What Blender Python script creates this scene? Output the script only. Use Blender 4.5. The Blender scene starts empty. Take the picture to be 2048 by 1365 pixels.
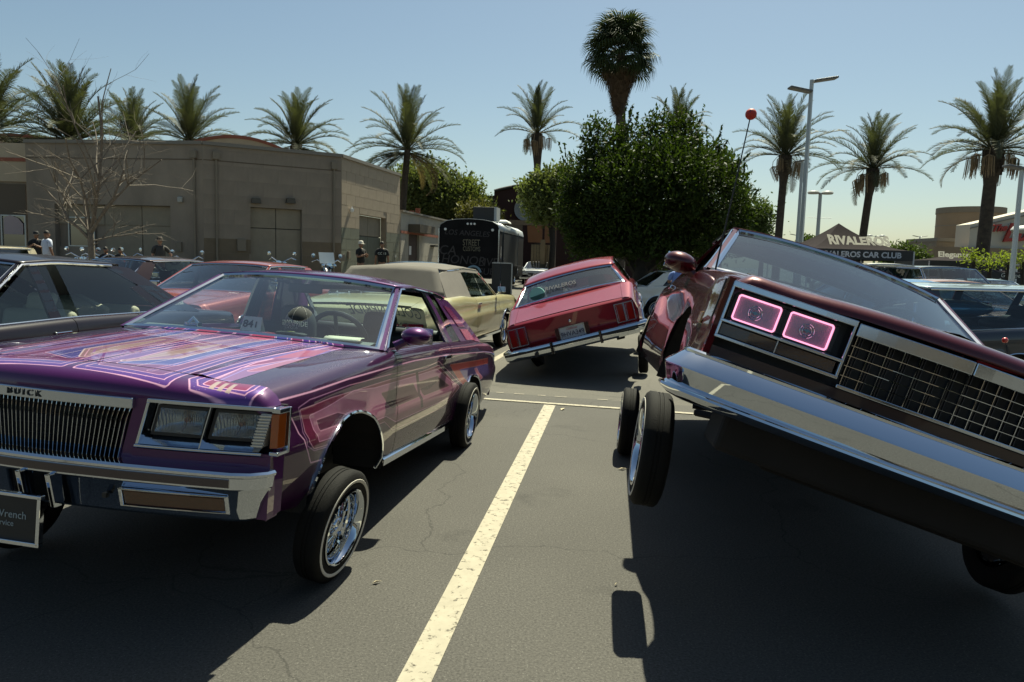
import bpy, bmesh, math, random
import numpy as np
from mathutils import Vector, Matrix
random.seed(7)
S = bpy.context.scene
COL = S.collection
R = math.radians
# ---------------------------------------------------------------- camera
HC = 1.5
F_PX, CX, CY, HOR, ROLL = 1520.0, 1024.0, 682.5, 523.0, 0.0283
_p = math.atan((CY - HOR) / F_PX)
_fw = Vector((0, math.cos(_p), -math.sin(_p)))
_r0 = Vector((1, 0, 0)); _u0 = _r0.cross(_fw)
_c, _s = math.cos(ROLL), math.sin(ROLL)
_up = _u0 * _c - _r0 * _s
_rt = _r0 * _c + _u0 * _s
cam_d = bpy.data.cameras.new('camera'); cam = bpy.data.objects.new('camera', cam_d); COL.objects.link(cam)
cam.matrix_world = Matrix(((_rt.x, _up.x, -_fw.x, 0), (_rt.y, _up.y, -_fw.y, 0), (_rt.z, _up.z, -_fw.z, HC), (0, 0, 0, 1)))
cam_d.sensor_width = 36; cam_d.lens = F_PX / 2048 * 36; cam_d.clip_start = 0.05; cam_d.clip_end = 5000
S.camera = cam
# ---------------------------------------------------------------- sky and sun
SUN = Vector((0.20, 0.57, 1.0)).normalized()
EL = math.asin(SUN.z); AZ = math.atan2(SUN.x, SUN.y)
W = bpy.data.worlds.new('World'); S.world = W; W.use_nodes = True
nt = W.node_tree; bg = nt.nodes['Background']
sky = nt.nodes.new('ShaderNodeTexSky'); sky.sky_type = 'NISHITA'; sky.sun_disc = False
sky.sun_elevation = EL; sky.sun_rotation = AZ
sky.air_density = 1.0; sky.dust_density = 1.15; sky.ozone_density = 1.25; sky.altitude = 100
nt.links.new(sky.outputs[0], bg.inputs[0]); bg.inputs[1].default_value = 0.05
sd = bpy.data.lights.new('sun', 'SUN'); sd.energy = 5.0; sd.angle = R(0.53); sd.color = (1.0, 0.93, 0.80)
so = bpy.data.objects.new('sun', sd); COL.objects.link(so); so.location = (10, 28, 50)
so.rotation_euler = SUN.to_track_quat('Z', 'Y').to_euler()
S.view_settings.view_transform = 'Standard'; S.view_settings.look = 'None'
S.view_settings.exposure = 1.0; S.view_settings.gamma = 1.0; S.view_settings.use_curve_mapping = False
S.view_settings.use_white_balance = True; S.view_settings.white_balance_temperature = 6850; S.view_settings.white_balance_tint = -2
S.cycles.max_bounces = 10; S.cycles.diffuse_bounces = 2; S.cycles.transparent_max_bounces = 16
S.cycles.use_denoising = True

# ---------------------------------------------------------------- placing helpers (world points, from surveyed directions)
def ray(px, py):
    return _fw + _rt * ((px - CX) / F_PX) - _up * ((py - CY) / F_PX)
def atY(px, py, Y):
    d = ray(px, py); return Vector((0, 0, HC)) + d * (Y / d.y)
def ground_z(x, y):
    # the lot rises a little towards the buildings
    t = min(1, max(0, (y - 13) / 16.0)); u = min(1, max(0, (6 - x) / 10.0))
    return 0.32 * t * t * (3 - 2 * t) * u
def gp(px, Y):
    p = atY(px, 600, Y); return Vector((p.x, Y, ground_z(p.x, Y)))

# ---------------------------------------------------------------- materials
def _n(t, kind, **kw):
    n = t.nodes.new(kind)
    for k, v in kw.items():
        if k in n.inputs: n.inputs[k].default_value = v
        else: setattr(n, k, v)
    return n
def mat(name, col, rough=0.5, metal=0.0, coat=0.0, noise=0.0, nscale=8.0, bump=0.0, bscale=60.0, spec=0.5, flake=0.0, ns2=None, stretch=None, coat_rough=0.03):
    m = bpy.data.materials.new(name); m.use_nodes = True; t = m.node_tree
    b = t.nodes['Principled BSDF']
    b.inputs['Base Color'].default_value = (*col, 1); b.inputs['Roughness'].default_value = rough
    b.inputs['Metallic'].default_value = metal; b.inputs['Coat Weight'].default_value = coat
    b.inputs['Coat Roughness'].default_value = coat_rough
    b.inputs['Specular IOR Level'].default_value = spec
    tc = _n(t, 'ShaderNodeTexCoord')
    src = tc.outputs['Object']
    if stretch:
        mp = _n(t, 'ShaderNodeMapping'); mp.inputs['Scale'].default_value = stretch
        t.links.new(src, mp.inputs[0]); src = mp.outputs[0]
    if noise > 0:
        nz = _n(t, 'ShaderNodeTexNoise', Scale=nscale, Detail=6.0, Roughness=0.6); t.links.new(src, nz.inputs['Vector'])
        rmp = _n(t, 'ShaderNodeMapRange'); rmp.inputs['From Min'].default_value = 0.3; rmp.inputs['From Max'].default_value = 0.7
        rmp.inputs['To Min'].default_value = 1 - noise; rmp.inputs['To Max'].default_value = 1 + noise
        t.links.new(nz.outputs[0], rmp.inputs[0])
        mx = _n(t, 'ShaderNodeVectorMath', operation='SCALE'); mx.inputs[0].default_value = col
        t.links.new(rmp.outputs[0], mx.inputs['Scale']); t.links.new(mx.outputs[0], b.inputs['Base Color'])
    if bump > 0:
        nb = _n(t, 'ShaderNodeTexNoise', Scale=bscale, Detail=4.0); t.links.new(src, nb.inputs['Vector'])
        bp = _n(t, 'ShaderNodeBump', Strength=bump, Distance=0.01); t.links.new(nb.outputs[0], bp.inputs['Height'])
        t.links.new(bp.outputs[0], b.inputs['Normal'])
    if flake > 0:
        vo = _n(t, 'ShaderNodeTexVoronoi', Scale=260.0); t.links.new(tc.outputs['Object'], vo.inputs['Vector'])
        nm = _n(t, 'ShaderNodeVectorMath', operation='MULTIPLY_ADD')
        nm.inputs[1].default_value = (flake,) * 3; nm.inputs[2].default_value = (-flake / 2,) * 3
        t.links.new(vo.outputs['Color'], nm.inputs[0])
        ge = _n(t, 'ShaderNodeNewGeometry'); ad = _n(t, 'ShaderNodeVectorMath', operation='ADD')
        t.links.new(ge.outputs['Normal'], ad.inputs[0]); t.links.new(nm.outputs[0], ad.inputs[1])
        no = _n(t, 'ShaderNodeVectorMath', operation='NORMALIZE'); t.links.new(ad.outputs[0], no.inputs[0])
        t.links.new(no.outputs[0], b.inputs['Normal'])
    return m
def paint(name, col, metal=0.55, rough=0.32, flake=0.10, noise=0.06):
    return mat(name, col, rough=rough, metal=metal, coat=1.0, flake=flake, noise=noise, nscale=3.0, spec=.12)
def emis(name, col, strength, base=(0, 0, 0)):
    m = mat(name, base, 0.4); b = m.node_tree.nodes['Principled BSDF']
    b.inputs['Emission Color'].default_value = (*col, 1); b.inputs['Emission Strength'].default_value = strength
    return m
def glass(name, tint=(0.8, 0.88, 0.9), refl=0.06, edge=0.9, rough=0.02):
    m = bpy.data.materials.new(name); m.use_nodes = True; t = m.node_tree
    for n in list(t.nodes):
        if n.type == 'BSDF_PRINCIPLED': t.nodes.remove(n)
    out = [n for n in t.nodes if n.type == 'OUTPUT_MATERIAL'][0]
    tr = _n(t, 'ShaderNodeBsdfTransparent'); tr.inputs[0].default_value = (*tint, 1)
    gl = _n(t, 'ShaderNodeBsdfGlossy'); gl.inputs['Roughness'].default_value = rough; gl.inputs[0].default_value = (1, 1, 1, 1)
    # Schlick reflectance of a thin pane, the same from both sides
    ge = _n(t, 'ShaderNodeNewGeometry'); dt = _n(t, 'ShaderNodeVectorMath', operation='DOT_PRODUCT')
    t.links.new(ge.outputs['Normal'], dt.inputs[0]); t.links.new(ge.outputs['Incoming'], dt.inputs[1])
    ab = _n(t, 'ShaderNodeMath', operation='ABSOLUTE'); t.links.new(dt.outputs['Value'], ab.inputs[0])
    om = _n(t, 'ShaderNodeMath', operation='SUBTRACT'); om.inputs[0].default_value = 1.0; t.links.new(ab.outputs[0], om.inputs[1])
    pw = _n(t, 'ShaderNodeMath', operation='POWER'); pw.inputs[1].default_value = 5.0; t.links.new(om.outputs[0], pw.inputs[0])
    mr = _n(t, 'ShaderNodeMath', operation='MULTIPLY_ADD'); mr.use_clamp = True
    mr.inputs[1].default_value = edge; mr.inputs[2].default_value = .06 + refl; t.links.new(pw.outputs[0], mr.inputs[0])
    mx = _n(t, 'ShaderNodeMixShader'); t.links.new(mr.outputs[0], mx.inputs[0])
    t.links.new(tr.outputs[0], mx.inputs[1]); t.links.new(gl.outputs[0], mx.inputs[2])
    t.links.new(mx.outputs[0], out.inputs[0]); return m

M = {}
M['chrome'] = mat('chrome', (0.60, 0.65, 0.72), 0.035, 1.0)
M['chrome_soft'] = mat('brushed_bright_trim', (0.50, 0.56, 0.64), 0.12, 1.0)
M['black'] = mat('black_satin', (0.008, 0.008, 0.008), 0.5)
M['under'] = mat('underbody_black', (0.006, 0.005, 0.005), 0.8, noise=0.3)
M['tire'] = mat('tire_rubber', (0.006, 0.006, 0.0055), 0.8, spec=.2, bump=0.3, bscale=200, noise=0.25)
M['white_rubber'] = mat('whitewall_rubber', (0.55, 0.52, 0.45), 0.7, noise=0.08)
M['glass'] = glass('clear_auto_glass', (0.72, 0.82, 0.84), 0.0, 1.3)
M['glass_dark'] = glass('tinted_auto_glass', (0.20, 0.24, 0.26), 0.02, 1.3)
M['glass_side'] = glass('side_auto_glass', (0.62, 0.68, 0.68), 0.0, 1.2)
M['lens'] = mat('headlamp_lens', (0.50, 0.54, 0.58), 0.05, 0.92, coat=1.0, stretch=(1, 1, 1))
M['amber'] = mat('amber_lens', (0.28, 0.055, 0.004), 0.15, coat=1.0)
M['red_lens'] = mat('red_lens', (0.22, 0.008, 0.006), 0.12, coat=1.0)
M['rubber'] = mat('seal_rubber', (0.012, 0.012, 0.012), 0.6)
M['vinyl_dark'] = mat('dark_vinyl', (0.010, 0.010, 0.011), 0.55)
M['dash'] = mat('dash_pad_grey_green', (0.10, 0.12, 0.11), 0.6)
M['white'] = mat('white_print', (0.75, 0.75, 0.72), 0.5)
M['off'] = mat('offwhite_print', (0.60, 0.62, 0.55), 0.6)
M['ink'] = mat('black_print', (0.012, 0.014, 0.016), 0.5)

# ---------------------------------------------------------------- object helpers
def tag(o, label=None, cat=None, group=None, kind=None):
    if label: o['label'] = label
    if cat: o['category'] = cat
    if group: o['group'] = group
    if kind: o['kind'] = kind
    return o
def empty(name, loc=(0, 0, 0), rz=0, label=None, cat=None, group=None):
    o = bpy.data.objects.new(name, None); COL.objects.link(o); o.location = loc; o.rotation_euler = (0, 0, rz)
    o.empty_display_size = 0.2
    return tag(o, label, cat, group)
def inst(name, mesh, parent=None, loc=(0, 0, 0), rot=(0, 0, 0), sc=(1, 1, 1)):
    o = bpy.data.objects.new(name, mesh); COL.objects.link(o); o.location = loc; o.rotation_euler = rot; o.scale = sc
    if parent: o.parent = parent
    return o
class MB:
    def __init__(s): s.v = []; s.f = []
    def add(s, vs, fs):
        n = len(s.v); s.v += [tuple(v) for v in vs]; s.f += [tuple(i + n for i in f) for f in fs]; return s
    def box(s, c, d, rz=0.0, rot=None):
        hx, hy, hz = d[0] / 2, d[1] / 2, d[2] / 2
        m = rot if rot is not None else Matrix.Rotation(rz, 3, 'Z')
        vs = [Vector(c) + m @ Vector((x * hx, y * hy, z * hz)) for x in (-1, 1) for y in (-1, 1) for z in (-1, 1)]
        return s.add(vs, [(0, 1, 3, 2), (4, 6, 7, 5), (0, 4, 5, 1), (2, 3, 7, 6), (0, 2, 6, 4), (1, 5, 7, 3)])
    def box2(s, a, b):
        return s.box([(a[i] + b[i]) / 2 for i in range(3)], [abs(b[i] - a[i]) for i in range(3)])
    def tube(s, pts, r, n=8, caps=True, closed=False):
        pts = [Vector(p) for p in pts]; k = len(pts)
        rs = r if isinstance(r, (list, tuple)) else [r] * k
        vs = []; ref = None
        for i, p in enumerate(pts):
            a = pts[i - 1] if (i > 0 or closed) else p; b = pts[(i + 1) % k] if (i < k - 1 or closed) else p
            d = (b - a).normalized() if (b - a).length > 1e-9 else Vector((0, 0, 1))
            if ref is None:
                ref = Vector((0, 0, 1)) if abs(d.z) < 0.9 else Vector((1, 0, 0))
                ref = ref - d * ref.dot(d); ref.normalize()
            else:
                ref = ref - d * ref.dot(d)
                ref = ref.normalized() if ref.length > 1e-6 else d.orthogonal().normalized()
            w = d.cross(ref)
            for j in range(n):
                t = 2 * math.pi * j / n; vs.append(p + (ref * math.cos(t) + w * math.sin(t)) * rs[i])
        fs = []
        for i in range(k if closed else k - 1):
            i2 = (i + 1) % k
            for j in range(n):
                fs.append((i * n + j, i * n + (j + 1) % n, i2 * n + (j + 1) % n, i2 * n + j))
        if caps and not closed: fs += [tuple(range(n))[::-1], tuple((k - 1) * n + j for j in range(n))]
        return s.add(vs, fs)
    def grid(s, rows, closed_u=False, closed_v=False):
        nr, nc = len(rows), len(rows[0]); vs = [p for r in rows for p in r]; fs = []
        for i in range(nr if closed_v else nr - 1):
            for j in range(nc if closed_u else nc - 1):
                fs.append((i * nc + j, i * nc + (j + 1) % nc, ((i + 1) % nr) * nc + (j + 1) % nc, ((i + 1) % nr) * nc + j))
        return s.add(vs, fs)
    def lathe(s, prof, n=24, m=None):
        # prof: (radius, height) round local Z; m: 4x4 placing it
        m = m or Matrix(); rows = []
        for r, h in prof:
            rows.append([m @ Vector((r * math.cos(2 * math.pi * j / n), r * math.sin(2 * math.pi * j / n), h)) for j in range(n)])
        return s.grid(rows, closed_u=True)
    def prism(s, poly, m, t):
        # poly in local XY, extruded t along local Z
        n = len(poly); vs = [m @ Vector((x, y, 0)) for x, y in poly] + [m @ Vector((x, y, t)) for x, y in poly]
        fs = [tuple(range(n))[::-1], tuple(range(n, 2 * n))] + [(i, (i + 1) % n, n + (i + 1) % n, n + i) for i in range(n)]
        return s.add(vs, fs)
    def mesh(s, name, m, smooth=None, fix=True):
        me = bpy.data.meshes.new(name); me.from_pydata(s.v, [], s.f)
        if m is not None: me.materials.append(m)
        if fix:
            bm = bmesh.new(); bm.from_mesh(me); bmesh.ops.recalc_face_normals(bm, faces=bm.faces); bm.to_mesh(me); bm.free()
        if smooth:
            me.polygons.foreach_set('use_smooth', [True] * len(me.polygons))
            me.set_sharp_from_angle(angle=R(smooth if smooth is not True else 40))
        me.update(); return me
    def build(s, name, m, parent=None, smooth=None, bevel=0.0, fix=True, solid=0.0, sub=0):
        if not s.v: return None
        o = inst(name, s.mesh(name, m, smooth, fix), parent)
        if solid:
            md = o.modifiers.new('solid', 'SOLIDIFY'); md.thickness = solid; md.offset = -1
        if bevel:
            md = o.modifiers.new('bevel', 'BEVEL'); md.width = bevel; md.segments = 2; md.limit_method = 'ANGLE'; md.angle_limit = R(35)
        if sub:
            md = o.modifiers.new('sub', 'SUBSURF'); md.levels = sub; md.render_levels = sub
        return o
def lerp(a, b, t): return a + (b - a) * t
def curve(pts):
    # piecewise smooth interpolation through (x, value) pairs
    pts = sorted(pts)
    def f(x):
        if x <= pts[0][0]: return pts[0][1]
        if x >= pts[-1][0]: return pts[-1][1]
        for (a, va), (b, vb) in zip(pts, pts[1:]):
            if x <= b:
                t = (x - a) / (b - a); return va + (vb - va) * t
    return f
def text_mesh(txt, size, m, extrude=0.002, shear=0.0, squeeze=1.0, offset=0.0, align='CENTER'):
    c = bpy.data.curves.new('lettering', 'FONT'); c.body = txt; c.size = size; c.extrude = extrude; c.shear = shear
    c.offset = offset; c.align_x = align; c.align_y = 'CENTER'; c.resolution_u = 3
    o = bpy.data.objects.new('lettering', c); COL.objects.link(o)
    bpy.context.view_layer.update()
    me = bpy.data.meshes.new_from_object(o.evaluated_get(bpy.context.evaluated_depsgraph_get()))
    bpy.data.objects.remove(o); bpy.data.curves.remove(c)
    me.materials.clear(); me.materials.append(m)
    if squeeze != 1.0:
        for v in me.vertices: v.co.x *= squeeze
    return me
def text(name, txt, size, m, parent, loc, xdir, ydir, warp=None, **kw):
    me = text_mesh(txt, size, m, **kw)
    if warp:
        for v in me.vertices: v.co = Vector(warp(v.co))
    x = Vector(xdir).normalized(); y = Vector(ydir); y = (y - x * y.dot(x)).normalized(); z = x.cross(y)
    o = inst(name, me, parent)
    o.matrix_local = Matrix(((x.x, y.x, z.x, loc[0]), (x.y, y.y, z.y, loc[1]), (x.z, y.z, z.z, loc[2]), (0, 0, 0, 1)))
    return o
def rand_unit():
    while True:
        v = Vector((random.uniform(-1, 1), random.uniform(-1, 1), random.uniform(-1, 1)))
        if 0.05 < v.length < 1: return v.normalized()
# ================================================================ car builder
# car space: x forward from the front axle, y left, z up
def paint_image(name, w, h, x0, x1, y0, y1, base, layers):
    """flat artwork for a painted panel: polygons with pinstripe outlines, drawn into a float image in code"""
    X = np.linspace(x0, x1, w, dtype=np.float32)[None, :]; Y = np.linspace(y0, y1, h, dtype=np.float32)[:, None]
    img = np.empty((h, w, 4), np.float32); img[..., :3] = base; img[..., 3] = 1
    px = max((x1 - x0) / w, (y1 - y0) / h); gain = [1.0]
    rs = np.random.RandomState(5)
    def sdf(poly, closed=True):
        d2 = np.full((h, w), 1e9, np.float32); ins = np.zeros((h, w), bool)
        n = len(poly)
        for i in range(n if closed else n - 1):
            ax, ay = poly[i]; bx, by = poly[(i + 1) % n]
            ex, ey = bx - ax, by - ay; L = ex * ex + ey * ey + 1e-12
            t = np.clip(((X - ax) * ex + (Y - ay) * ey) / L, 0, 1)
            d2 = np.minimum(d2, (X - ax - t * ex) ** 2 + (Y - ay - t * ey) ** 2)
            if closed:
                c = ((ay > Y) != (by > Y)) & (X < (bx - ax) * (Y - ay) / (by - ay + 1e-12) + ax)
                ins ^= c
        d = np.sqrt(d2); return np.where(ins, -d, d) if closed else d
    def put(mask, col):
        if callable(col): col = col(X, Y)
        col = np.asarray(col, np.float32) * gain[0]
        img[..., :3] = img[..., :3] * (1 - mask[..., None]) + np.asarray(col, np.float32) * mask[..., None]
    for L in layers:
        gain[0] = .46
        d = sdf(L['p'], not L.get('open')) - L.get('r', 0)
        if 'fill' in L:
            m = np.clip(0.5 - d / px, 0, 1)
            if L.get('soft'): m = np.clip(0.5 - d / L['soft'], 0, 1)
            put(m * L.get('a', 1), L['fill'])
            if L.get('fade'):
                c, wd = L['fade']; put(m * np.clip(1 + d / wd, 0, 1), c)
        gain[0] = .72
        for off, wd, c in L.get('lines', []):
            put(np.clip(0.5 - (np.abs(d - off) - wd / 2) / px, 0, 1), c)
        if L.get('flakes'):
            fl = (rs.rand(h, w) > 0.997).astype(np.float32)
            put(fl * (d < 0), (0.8, 0.7, 0.8))
    im = bpy.data.images.new(name, w, h, float_buffer=True, alpha=False, is_data=True)
    im.pixels.foreach_set(img.ravel()); im.pack(); return im
def art_material(name, im, x0, x1, y0, y1, axes, metal=0.12, rough=0.42, flake=0.04):
    m = paint(name, (0.5, 0.5, 0.5), metal, rough, flake, 0.0); t = m.node_tree; b = t.nodes['Principled BSDF']
    tc = _n(t, 'ShaderNodeTexCoord'); sp = _n(t, 'ShaderNodeSeparateXYZ'); t.links.new(tc.outputs['Object'], sp.inputs[0])
    cb = _n(t, 'ShaderNodeCombineXYZ')
    for k, (ax, a, c) in enumerate(((axes[0], x0, x1), (axes[1], y0, y1))):
        mr = _n(t, 'ShaderNodeMapRange'); mr.clamp = False
        mr.inputs['From Min'].default_value = a; mr.inputs['From Max'].default_value = c
        t.links.new(sp.outputs[ax], mr.inputs[0]); t.links.new(mr.outputs[0], cb.inputs[k])
    it = _n(t, 'ShaderNodeTexImage'); it.image = im; it.extension = 'EXTEND'; it.interpolation = 'Cubic'
    t.links.new(cb.outputs[0], it.inputs[0]); t.links.new(it.outputs[0], b.inputs['Base Color']); return m

WHEEL_MESH = {}
def wheel_meshes(kind):
    if kind in WHEEL_MESH: return WHEEL_MESH[kind]
    k = dict(wire=(0.264, 0.130, 0.170), wire14=(0.285, 0.15, 0.178), plain=(0.33, 0.20, 0.19), low=(0.30, 0.18, 0.19))[kind]
    Ro, w, Rr = k; h = w / 2; out = {}
    # lathe axis = local Z (outboard +Z)
    prof = [(Rr, -h * 0.75), (Rr + 0.02, -h * 0.95), (Ro - 0.035, -h), (Ro - 0.012, -h * 0.86), (Ro, -h * 0.66), (Ro, -h * 0.2), (Ro - 0.004, -h * 0.17), (Ro - 0.004, -h * 0.1), (Ro, -h * 0.07),
            (Ro, h * 0.07), (Ro - 0.004, h * 0.1), (Ro - 0.004, h * 0.17), (Ro, h * 0.2), (Ro, h * 0.66), (Ro - 0.012, h * 0.86), (Ro - 0.035, h), (Rr + 0.02, h * 0.95), (Rr, h * 0.75)]
    mb = MB(); mb.lathe(prof, 48); 
    # tread blocks
    out['tire'] = mb.mesh('wheel', M['tire'], 50)
    mb = MB(); mb.lathe([(Rr + 0.044, h * 0.985), (Rr + 0.047, h * 1.03), (Rr + 0.058, h * 1.03), (Rr + 0.061, h * 0.97)], 48)
    out['whitewall'] = mb.mesh('whitewall', M['white_rubber'], 50)
    if kind.startswith('wire'):
        lip = [(Rr + 0.010, h * 0.80), (Rr + 0.012, h * 1.0), (Rr + 0.006, h * 1.05), (Rr, h * 1.0), (Rr - 0.006, h * 0.85), (Rr - 0.014, h * 0.55), (Rr - 0.016, h * 0.1), (Rr - 0.026, 0.0), (Rr - 0.028, -h * 0.5), (Rr - 0.034, -h * 0.6), (Rr - 0.034, -h * 0.75), (Rr - 0.02, -h * 0.9)]
        mb = MB(); mb.lathe(lip, 48); out['rim'] = mb.mesh('rim', M['chrome'], 30)
        mb = MB(); mb.lathe([(0.0001, h * 0.62), (0.022, h * 0.60), (0.030, h * 0.5), (0.040, h * 0.46), (0.046, h * 0.3), (0.050, -h * 0.2), (0.060, -h * 0.5), (0.0001, -h * 0.6)], 20)
        for a in range(3):   # knock-off blades
            t = a * 2 * math.pi / 3
            mb.box((0.045 * math.cos(t), 0.045 * math.sin(t), h * 0.52), (0.05, 0.02, 0.012), rz=t)
        out['hub'] = mb.mesh('hub_cap', M['chrome'], 30)
        mb = MB(); ns = 36
        for i in range(ns):
            a = 2 * math.pi * i / ns; b = a + (0.35 if i % 2 else -0.35)
            mb.tube([(0.044 * math.cos(a), 0.044 * math.sin(a), h * 0.3), ((Rr - 0.027) * math.cos(b), (Rr - 0.027) * math.sin(b), -h * (0.3 if i % 2 else 0.1))], 0.0024, 4, caps=False)
            a += 0.06; b = a + (-0.3 if i % 2 else 0.3)
            mb.tube([(0.054 * math.cos(a), 0.054 * math.sin(a), -h * 0.3), ((Rr - 0.03) * math.cos(b), (Rr - 0.03) * math.sin(b), -h * 0.45)], 0.0024, 4, caps=False)
        out['spokes'] = mb.mesh('wire_spokes', M['chrome'])
        mb = MB(); mb.lathe([(0.0001, -h * 0.8), (Rr - 0.03, -h * 0.8)], 24); out['back'] = mb.mesh('brake_drum', M['under'])
    else:
        mb = MB(); mb.lathe([(Rr + 0.006, h * 0.8), (Rr + 0.008, h * 0.98), (Rr - 0.004, h * 0.95), (Rr - 0.02, h * 0.7), (Rr - 0.03, h * 0.6), (0.09, h * 0.72), (0.07, h * 0.85), (0.0001, h * 0.9)], 32)
        out['rim'] = mb.mesh('rim', M['chrome'], 30)
    WHEEL_MESH[kind] = out; return out
def wheel(root, kind, loc, side, steer=0.0, camber=0.0, whitewall=True, spin=0.0):
    ms = wheel_meshes(kind)
    o = inst('wheel', ms['tire'], root)
    m = Matrix.Translation(Vector(loc)) @ Matrix.Rotation(steer, 4, 'Z') @ Matrix.Rotation(camber * side, 4, 'X') @ Matrix.Rotation(-math.pi / 2 * side, 4, 'X') @ Matrix.Rotation(spin, 4, 'Z')
    o.matrix_local = m
    for k, nm in (('rim', 'rim'), ('hub', 'hub_cap'), ('spokes', 'wire_spokes'), ('back', 'brake_drum')):
        if k in ms:
            c = inst(nm, ms[k], o)
            if k == 'spokes': c['kind'] = 'stuff'
    if whitewall: inst('whitewall', ms['whitewall'], o)
    return o

class Car:
    """builds a car's shell from its plan width, belt, sill and cabin numbers"""
    def __init__(s, root, paint_m, **k):
        s.root = root; s.pm = paint_m
        d = dict(xf=0.93, xr=-3.98, wb=2.746, ra=0.375, az=0.285, w=[(-4.1, .80), (-3.6, .868), (-3.1, .893), (-2.7, .905), (-1.5, .91), (0, .905), (.6, .90), (.95, .868)],
                 zb=[(-4.1, .83), (-3.4, .89), (-2.75, .93), (-1.5, .955), (-.5, .945), (0, .912), (.5, .875), (.95, .835)],
                 zs=[(-4.1, .42), (-3.6, .36), (-3.15, .30), (-2.3, .29), (.4, .29), (.95, .34)],
                 crease=.62, xc=-.48, xd=-2.95, hy=.625, deck_y=.64, bowl=0.03, side_m=None, hood_m=None, hood_x=.80, arch_trim=True, sill_trim=True,
                 door=[(-.52, -1.80)], low=False)
        d.update(k)
        for kk, v in d.items(): setattr(s, kk, v)
        s.w = curve(s.w); s.zb = curve(s.zb); s.zs = curve(s.zs)
        s.arches = k.get('arches') or [(0.0, s.ra, s.ra * 1.03), (-s.wb, s.ra, s.ra * 1.03)]
        s.side_m = s.side_m or s.pm; s.hood_m = s.hood_m or s.pm
    def arch(s, x):
        z = 0
        for c, a, b in s.arches:
            if abs(x - c) < a: z = max(z, s.az + b * math.sqrt(1 - ((x - c) / a) ** 2))
        return z
    def inset(s, z, x):
        zs, zb, cr = s.zs(x), s.zb(x), s.crease
        t = [(zs, .055), (zs + .07, .014), (zs + .16, .003), (cr - .05, 0.0), (cr, 0.0), (cr + .03, .014), (zb - .10, .020), (zb - .045, .032), (zb - .014, .050), (zb, .078)]
        return curve(t)(z)
    def stations(s, a, b):
        xs = set(); n = max(2, int(abs(a - b) / .14))
        for i in range(n + 1): xs.add(round(lerp(a, b, i / n), 4))
        for c, A_, _b in s.arches:
            for k in range(0, 181, 8):
                x = c + A_ * math.cos(R(k)) * 0.9999
                if min(a, b) <= x <= max(a, b): xs.add(round(x, 4))
            xs = {x for x in xs if not any(0 < abs(abs(x - q[0]) - q[1]) < .02 for q in s.arches)} | {x for x in xs if any(abs(abs(x - q[0]) - q[1]) < 1e-3 for q in s.arches)}
            for e in (c - A_ - .001, c + A_ + .001):
                if min(a, b) < e < max(a, b): xs.add(round(e, 4))
        xs |= {a, b}
        return sorted(xs, reverse=True)
    def side_col(s, x, sd, top='open'):
        zs, zb, cr = s.zs(x), s.zb(x), s.crease
        H = [zs, zs + .03, zs + .07, zs + .16, cr - .05, cr, cr + .03, (cr + zb) / 2, zb - .10, zb - .045, zb - .02, zb - .006, zb]
        za = s.arch(x); lo = max(zs, za); col = []
        for k, h in enumerate(H):
            z = max(h, lo + .004 * k if za > zs else h)
            z = min(z, zb)
            col.append(Vector((x, sd * (s.w(x) - s.inset(z, x)), z)))
        if top == 'open':
            col.append(Vector((x, sd * (s.w(x) - .12), zb + .002))); col.append(Vector((x, sd * (s.w(x) - .135), zb - .03)))
        else:
            yy = s.hy if top == 'hood' else s.deck_y
            col.append(Vector((x, sd * lerp(s.w(x) - .078, yy, .5), zb + .010))); col.append(Vector((x, sd * (yy + .003), zb + .012)))
            col.append(Vector((x, sd * (yy + .003), zb - .04)))
        return col
    def shell(s):
        for sd in (1, -1):
            segs = []
            d0 = s.door[0][0]; d1 = s.door[-1][1]; g = .004
            segs.append(('fender', s.xf, s.xc, 'hood'))
            if d0 < s.xc - .01: segs.append(('cowl_side', s.xc - .0005, d0 + g, 'open'))
            for a, b in s.door: segs.append(('door', a - g, b + g, 'open'))
            segs.append(('rear_quarter', d1 - g, s.xd + .0, 'open'))
            segs.append(('rear_quarter', s.xd, s.xr, 'deck'))
            done = {}
            for nm, a, b, top in segs:
                xs = s.stations(a, b); mb = MB(); mb.grid([s.side_col(x, sd, top) for x in xs])
                o = mb.build(nm if nm != 'cowl_side' else 'fender_rear', s.side_m, s.root, smooth=38, fix=False)
                if nm == 'door':
                    h = MB(); xm = b + .16; z = s.zb(xm) - .10; y = sd * (s.w(xm) - .012)
                    h.box((xm, y, z), (.16, .022, .028)); h.build('door_handle', M['chrome'], o, bevel=.006)
            if s.arch_trim:
                for c, A_, B_ in s.arches:
                    pts = []
                    for k in range(-6, 187, 6):
                        x = c + A_ * math.cos(R(k)); z = max(s.az + B_ * math.sin(R(k)), s.zs(x) + .01)
                        pts.append((x, sd * (s.w(x) - s.inset(z, x) + .004), z))
                    MB().tube(pts, .009, 6).build('arch_trim', M['chrome'], s.root, smooth=True)
            if s.sill_trim:
                pts = [(x, sd * (s.w(x) - .02), s.zs(x) + .05) for x in np.linspace(s.arches[0][0] - s.arches[0][1] - .03, s.arches[1][0] + s.arches[1][1] + .03, 8)]
                mb = MB(); mb.grid([[(x, y + sd * a, z + b) for a, b in ((-.02, -.045), (.012, -.035), (.014, 0.0), (-.006, .012))] for x, y, z in pts])
                mb.build('rocker_trim', M['chrome'], s.root, smooth=30)
        s.under()
    def belt_trim(s):
        for sd in (1, -1):
            MB().tube([(x, sd * (s.w(x) - .085), s.zb(x) + .004) for x in np.linspace(-.5, s.xd + .1, 12)], .009, 5).build('belt_trim', M['chrome_soft'], s.root, smooth=True)
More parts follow.
